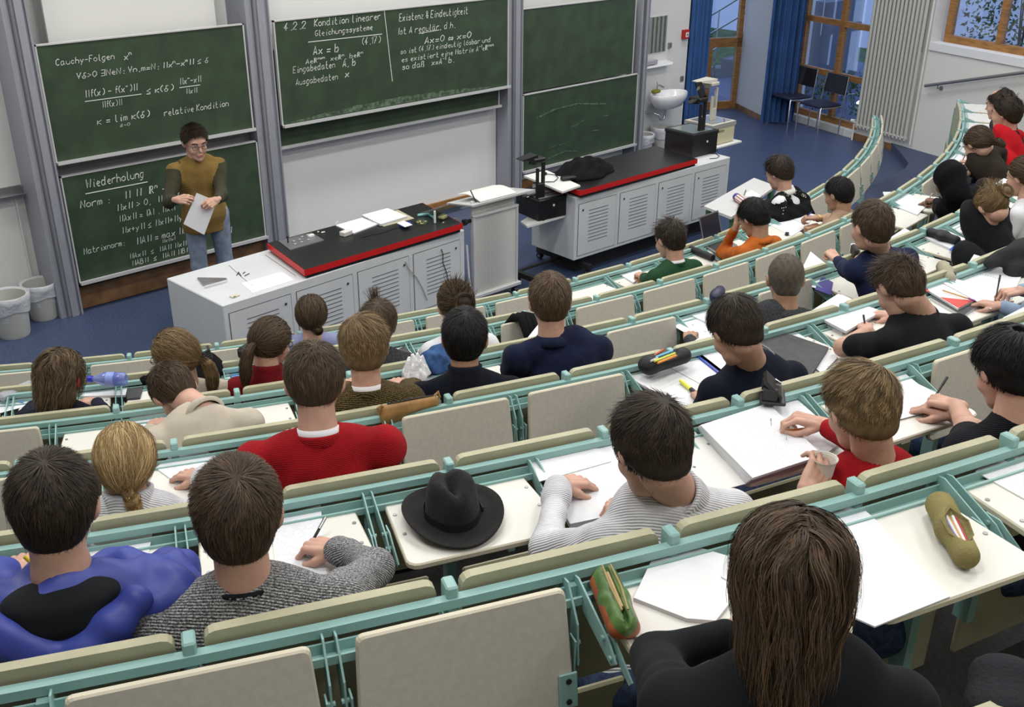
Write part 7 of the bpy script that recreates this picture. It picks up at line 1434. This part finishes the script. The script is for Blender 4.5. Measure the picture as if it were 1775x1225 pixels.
# hat
hp = Z(785, 898, 4); t = thing('felt_hat', 'black felt hat with creased crown lying on an empty tablet', 'hat', hp)
M_FELT = mat('black_felt', (.018, .017, .017), .95, bump=.35, bscale=220, sheen=.3, noise=.15, nscale=120)
ca, sa = math.cos(.35), math.sin(.35)
n = 56; V = []; rings = [(.0, 0.002, 1), (.080, .003, 0), (.150, .006, 0), (.168, .014, 0), (.171, .018, 0), (.168, .020, 0), (.150, .012, 0), (.098, .010, 0), (.093, .018, 0), (.090, .060, 0), (.084, .095, 0), (.072, .118, 0), (.050, .124, 0), (.022, .116, 0), (.0005, .110, 0)]
for ri, (r, z, _) in enumerate(rings):
    for k in range(n):
        a = 2*math.pi*k/n; x, y = r*math.cos(a)*.90, r*math.sin(a)*1.04
        if ri in (2, 3, 4, 5, 6): z2 = z+.020*abs(math.cos(a))**2*(r/.17)**2-.006*abs(math.sin(a))
        elif ri >= 9:
            z2 = z-.045*math.exp(-(x/.018)**2)*math.exp(-((y-.01)/.06)**2)*(1 if ri >= 10 else 0)       # centre crease
            fp = math.exp(-(((y+.062)/.040)**2)); x = x*(1-.28*fp*(z/.12)); z2 -= .012*fp*(ri >= 10)      # pinched front
        else: z2 = z
        V.append((x, y, z2))
F_ = [(j*n+k, j*n+(k+1) % n, (j+1)*n+(k+1) % n, (j+1)*n+k) for j in range(len(rings)-1) for k in range(n)]; HMx = rotz(-.42, hp)*np.array([[.93], [.93], [1.05], [1]])**np.array([[1, 1, 1, 0]])
b = MB(M=HMx); b.add(V, F_); o = b.build('hat_body', M_FELT, t, smooth=True)
b = MB(M=HMx); V = []
for z, e in ((.012, .002), (.036, .0018)):
    for k in range(n): a = 2*math.pi*k/n; fp = math.exp(-(((.095*math.sin(a)*1.04+.062)/.040)**2)); V.append(((.0945+e)*math.cos(a)*.90*(1-.28*fp*z/.12), (.0945+e)*math.sin(a)*1.04, z))
b.add(V, [(k, (k+1) % n, n+(k+1) % n, n+k) for k in range(n)]); b.build('hat_band', mat('black_ribbon', (.008, .008, .008), .6), t, smooth=True); b = MB(M=HMx); b.box((.088, -.01, .024), (.008, .030, .018), bev=.003); b.build('ribbon_bow', MATS['black_ribbon'], t)
# coffee cup in the hand of the blond student
cp = at_z(1430, 794, TB(4)+.30); t = thing('paper_cup', 'white paper cup of coffee held by the student in the red jumper', 'cup', cp-[0, 0, .08]); b = MB(); b.lathe([(.001, -.068), (.022, -.070), (.022, -.066), (.0315, .0), (.034, .002), (.034, -.001), (.0300, -.004), (.026, -.045), (.001, -.045)], cp, 28, caps=False); b.build('cup_wall', mat('paper_cup_white', (.78, .76, .70), .6), t, smooth=True, angle=40)
b = MB(); b.lathe([(.001, -.028), (.0272, -.028)], cp, 24, caps=False); b.build('coffee', mat('coffee', (.35, .24, .13), .15), t)
HF, FF = hand_local('cup', .0035); hd = nrm(np.array([-.2, .9, .25])); hn = nrm(np.array([.9, .2, .25])); hx = nrm(np.cross(hd, hn)); hz_ = np.cross(hx, hd); HMc = np.stack([hx, hd, hz_], 1)
w0 = cp+np.array([.045, -.085, -.055]); body = [pcap(w0, w0-hd*.16+np.array([.04, -.02, -.04]), .026, .036)]; V2, F2 = sdf_mesh(body, .007, k=.01)
# --- row 5 (strip 4)
t = thing('green_pencil_case', 'green leather pencil case with orange sides on the near tablet', 'pencil case', Z(1066, 1040, 5)); A, B_ = Z(1050, 1000, 5, .034), Z(1082, 1078, 5, .034); d = nrm(B_-A); sd = nrm(np.cross(d, [0, 0, 1]))
M_GL = mat('green_leather', (.085, .165, .045), .35, noise=.3, nscale=30); M_OL = mat('orange_leather', (.35, .095, .03), .4, noise=.2, nscale=30)
soft('case_body', None, None, [pcap(A, B_, .026, .026, 0), pell((A+B_)/2, (.034, .034, .028), m=0), pcap(A-sd*.012-[0, 0, .014], B_-sd*.012-[0, 0, .014], .022, .022, 1), pcap(A+sd*.012-[0, 0, .014], B_+sd*.012-[0, 0, .014], .022, .022, 1)], None, step=.004, k=.008, mats=[M_GL, M_OL], cut=lambda p: .0048-np.sqrt(((p-((A+B_)/2+[0, 0, .034]))@sd)**2+np.maximum(0, ((A+B_)/2+[0, 0, .012]-p)[:, 2])**2*.5), parent=t)
for s_ in (-1, 1): b = MB(); b.tube([A+sd*s_*.009+[0, 0, .032], (A+B_)/2+sd*s_*.011+[0, 0, .034], B_+sd*s_*.006+[0, 0, .031]], .0022, 6); b.build('zip_edge', mat('zip_brass', (.35, .25, .10), .5), t)
stick('pencil', None, None, A+d*.01+[0, 0, .018], B_-d*.02+[0, 0, .020], .0045, mat('pencil_wood', (.5, .33, .16), .5), parent=t)
t = thing('notepad', 'white notepad in front of the long-haired woman, beside the green pencil case', 'notepad', Z(1200, 1000, 5)); sheet('page_block', None, [(1098, 1042), (1190, 1078), (1240, 1082), (1304, 1000), (1270, 972), (1148, 936)], TB(5), .010, M_PAPER, parent=t, edge=M_PAPERE); sheet('loose_sheet', None, [(1250, 1000), (1300, 1030), (1330, 975), (1262, 962)], TB(5)+.011, .002, M_NOTE2, parent=t)
sh('transparent sleeve with white sheets right of the long-haired woman', 5, [(1408, 886), (1480, 1072), (1516, 1088), (1646, 1036), (1520, 905), (1478, 868)], m=mat('plastic_sleeve', (.80, .81, .85), .25, spec=.6, bump=.15, bscale=9), th=.004)
t = thing('olive_pencil_case', 'open olive canvas pencil case with pens at the right near tablet', 'pencil case', Z(1655, 930, 5)); A, B_ = Z(1630, 876, 5, .036), Z(1674, 962, 5, .032); d = nrm(B_-A); sd = nrm(np.cross(d, [0, 0, 1])); M_OC = mat('olive_canvas', (.24, .205, .085), .9, bump=.3, bscale=160, noise=.12, nscale=12)
mid = (A+B_)/2+d*.02; soft('case_body', None, None, [pcap(A, B_, .034, .030), pell((A+B_)/2, (.040, .040, .034))], M_OC, step=.0045, k=.015, cut=lambda p: .030-np.sqrt((((p-mid-[0, 0, .038])@d)/2.2)**2+((p-mid-[0, 0, .038]-sd*-.006)@sd)**2+((p-mid-[0, 0, .038])[:, 2])**2), parent=t)
for i, (o_, col) in enumerate([(-.012, (.35, .02, .02)), (-.004, (.70, .70, .72)), (.003, (.50, .26, .05)), (.010, (.60, .60, .66)), (.014, (.2, .15, .3))]): stick('pen_in_case', None, None, mid-d*.045+sd*o_+[0, 0, .015+.003*(i % 2)], mid+d*.050+sd*(o_*.7)+[0, 0, .016], .0042, mat('casepen_%d' % i, col, .4), parent=t)
for s_ in (-1, 1): b = MB(); b.tube([mid-d*.062+[0, 0, .032], mid-d*.02+sd*s_*.030+[0, 0, .026], mid+d*.03+sd*s_*.026+[0, 0, .024], mid+d*.066+[0, 0, .022]], .0022, 6); b.build('zip_edge', M_OC, t)
sh('white sheets at the right edge on the farther near-row tablet', 5, [(1690, 818), (1775, 866), (1810, 800), (1768, 760), (1752, 762)], th=.003, m=M_NOTE2)
# --- row 0 and front
sh('white notebook in front of the student in the green T-shirt', 0, [(1066, 472), (1098, 492), (1118, 478), (1104, 464)], cat='notebook', th=.010, edge=M_PAPERE)
t = thing('laptop', 'open dark laptop computer in front of the student in orange', 'laptop', Z(1245, 430, 0)); A = [Z(1219, 428, 0, .0), Z(1248, 447, 0, 0), Z(1278, 428, 0, 0), Z(1250, 412, 0, 0)]
b = MB(); b.loft(A, [p+[0, 0, .018] for p in A]); b.build('keyboard_base', M_STEEL, t); sheet('keyboard', None, [(1225, 425), (1246, 438), (1266, 426), (1248, 415)], TB(0)+.0185, .002, M_BLACKM, parent=t)
h0, h1 = A[0]+[0, 0, .02], Z(1252, 411, 0, .02); upv = np.array([-.03, .05, .225]); e = nrm(np.cross(h1-h0, upv))*.006; b = MB(); b.loft([h0, h1, h1+upv, h0+upv], [h0+e, h1+e, h1+upv+e, h0+upv+e]); b.build('lid', M_STEEL, t)
g_ = [h0+(h1-h0)*u+upv*v-e*(.2) if False else h0+(h1-h0)*u+upv*v for u, v in ((.04, .05), (.96, .05), (.96, .95), (.04, .95))]; sg = -1 if (nrm(e)@(np.array([0, 0, CAMH])-h0)) > 0 else 1
b = MB(); b.loft([p+e*(-.1 if sg > 0 else 1.0) for p in g_], [p+e*(-.25 if sg > 0 else 1.15) for p in g_]); b.build('screen', mat('dark_screen', (.018, .018, .035), .2), t)
stick('umbrella', 'black folded umbrella lying right of the green T-shirt student', 'umbrella', Z(1180, 424, 0, .03), Z(1236, 447, 0, .03), .026, mat('black_nylon', (.01, .01, .01)), 12); stick('metal_ruler', 'thin steel ruler beside the folded umbrella', 'ruler', Z(1232, 445, 0, .008), Z(1248, 455, 0, .008), .006, M_STEEL)
sh('white sheets left of the student with the gold bracelet', 0, [(1330, 388), (1372, 410), (1400, 392), (1380, 372), (1332, 374)], th=.004); sh('white sheet under the hand with the gold bracelet', 0, [(1370, 376), (1398, 392), (1408, 378), (1378, 364)], th=.003, dz=.005); b = MB(M=rotz(.5, Z(1364, 406, 0, .006))); b.box((0, 0, .006), (.06, .03, .012), bev=.003); b.build('mobile_phone', M_BLACK, label='small black phone on the sheets by the bracelet student', cat='phone')
t = thing('flag_pencil_case', 'cylindrical pencil case with red and white stripes and a blue field', 'pencil case', at_z(1284, 344, .72)); A, B_ = at_z(1276, 341, .755), at_z(1291, 352, .755); Ms = mat('stripe_red', (.40, .04, .04), .6); b = MB(); b.tube([A, B_], .033, 14); b.build('case_body', M_WHITE, t, smooth=True, angle=50)
d = nrm(B_-A); a1 = nrm(np.cross(d, [0, 0, 1])); a2 = np.cross(a1, d)
for k in range(7): an = k*.898; c_ = .0335*(math.cos(an)*a1+math.sin(an)*a2); b = MB(); b.tube([A+c_, B_+c_], .004, 6); b.build('red_stripe', Ms, t)
b = MB(); b.tube([A+d*.001, A+d*.035], .0375, 14); b.build('blue_field', mat('field_blue', (.06, .06, .28), .6), t, smooth=True, angle=50); b = MB(); b.tube([B_, B_+d*.012], .034, 14); b.build('red_end', Ms, t)
A4 = [at_z(*q, .72) for q in ((1288, 338), (1305, 347), (1318, 338), (1302, 330))]; b = MB(); b.loft(A4, [p+[0, 0, .003] for p in A4]); b.build('paper_sheet', M_NOTE, label='small white sheet on the loose side table', cat='paper'); stick('pen', 'black pen lying on the loose side table', 'pen', at_z(1290, 338, .728), at_z(1293, 329, .728), .004, M_BLACK)
# clothes laid over seats
q = at_z(1374, 352, Zk(-1)+.02); M_STUD = mat('black_cloth', (.012, .012, .014)); t = thing('studded_coat', 'black coat with a scarf of pale dots laid over the front seat row', 'coat', q-[0, 0, .2])
P3 = [q+np.array([-.30, -.02, -.06]), q+np.array([-.15, .02, .04]), q+np.array([.02, .03, .06]), q+np.array([.16, .02, -.02]), q+np.array([.26, .0, -.16])]
soft('coat_body', None, None, [pcap(P3[i], P3[i+1], .075, .075) for i in range(4)]+[pell(q+[-.05, -.05, -.08], (.26, .09, .10))], M_STUD, step=.012, k=.04, disp=lambda p: .004*np.sin(p@np.array([40, 20, 50])), parent=t)
rnd = random.Random(3); b = MB()
for i in range(150): f = rnd.uniform(0, 3.99); k = int(f); c = P3[k]+(P3[k+1]-P3[k])*(f-k); a = rnd.uniform(.3, 2.6); b.ball(c+[.0, -.080*math.cos(a), .082*math.sin(a)], .006, 6)
b.build('pale_dots', mat('dot_pale', (.45, .42, .33), .5), t, kind='stuff')
q = at_z(905, 552, Zk(0)+.02); t = thing('striped_scarf', 'dark and pale grey scarf draped over a folded tablet behind the fleece student', 'scarf', q-[0, 0, .3])
for j, (dx, m_) in enumerate(((-.03, M_SCARF), (.0, M_SCARF), (.035, M_SCARF), (.07, mat('scarf_pale', (.30, .30, .30), .9)), (.10, mat('scarf_pale2', (.42, .41, .39), .9)))):
    b = MB(); fr = frame_at(Rk(0), gap_th(0, -2.55), 0); o0 = q+fr[:3, 0]*dx; b.tube([o0+fr[:3, 1]*(-.12)+[0, 0, -.12]-fr[:3, 0]*.04, o0+fr[:3, 1]*(-.04)+[0, 0, .0], o0+fr[:3, 1]*.05+[0, 0, .025], o0+fr[:3, 1]*.12+[0, 0, -.06], o0+fr[:3, 1]*.14+[0, 0, -.26]], [.022, .026, .026, .024, .020], 10); b.build('scarf_fold', m_, t, smooth=True)
q = pol(Rk(1)-.16, gap_th(1, -3)+.003, Fk(1)+.78); soft('backpack', 'black backpack on the seat between the white shirt and the navy fleece', 'backpack', [pell(q, (.17, .12, .24)), pell(q+[0, 0, .10], (.13, .10, .14))], M_COAT, step=.013, k=.04)
q = at_z(1768, 452, Zk(2)+.0); soft('ribbed_jacket', 'dark grey ribbed jacket laid over the seat rail near the right edge', 'jacket', [pcap(q+[-.13, .10, .0], q+[.02, .02, .05], .035, .05), pcap(q+[.02, .02, .05], q+[.22, .0, .05], .05, .06), pell(q+[.04, .0, -.06], (.15, .07, .10)), pell(q+[.2, 0, -.06], (.15, .08, .12))], rib_mat('charcoal_rib', (.035, .035, .038), 70, .7), step=.012, k=.04, disp=lambda p: .003*np.sin(p@np.array([30, 25, 60])))
q = pol(Rk(5)-.02, gap_th(5, 2.4), Zk(5)+.00); q = at_z(1745, 1205, Zk(5)+.0); soft('grey_coat', 'charcoal coat bunched at the bottom right corner', 'coat', [pell(q+[-.0, .0, -.035], (.055, .04, .035)), pell(q+[.05, .02, -.03], (.06, .05, .04))], mat('charcoal_wool', (.022, .023, .027), .95, bump=.4, bscale=150), step=.009, k=.04, disp=lambda p: .004*np.sin(p@np.array([60, 30, 40])))
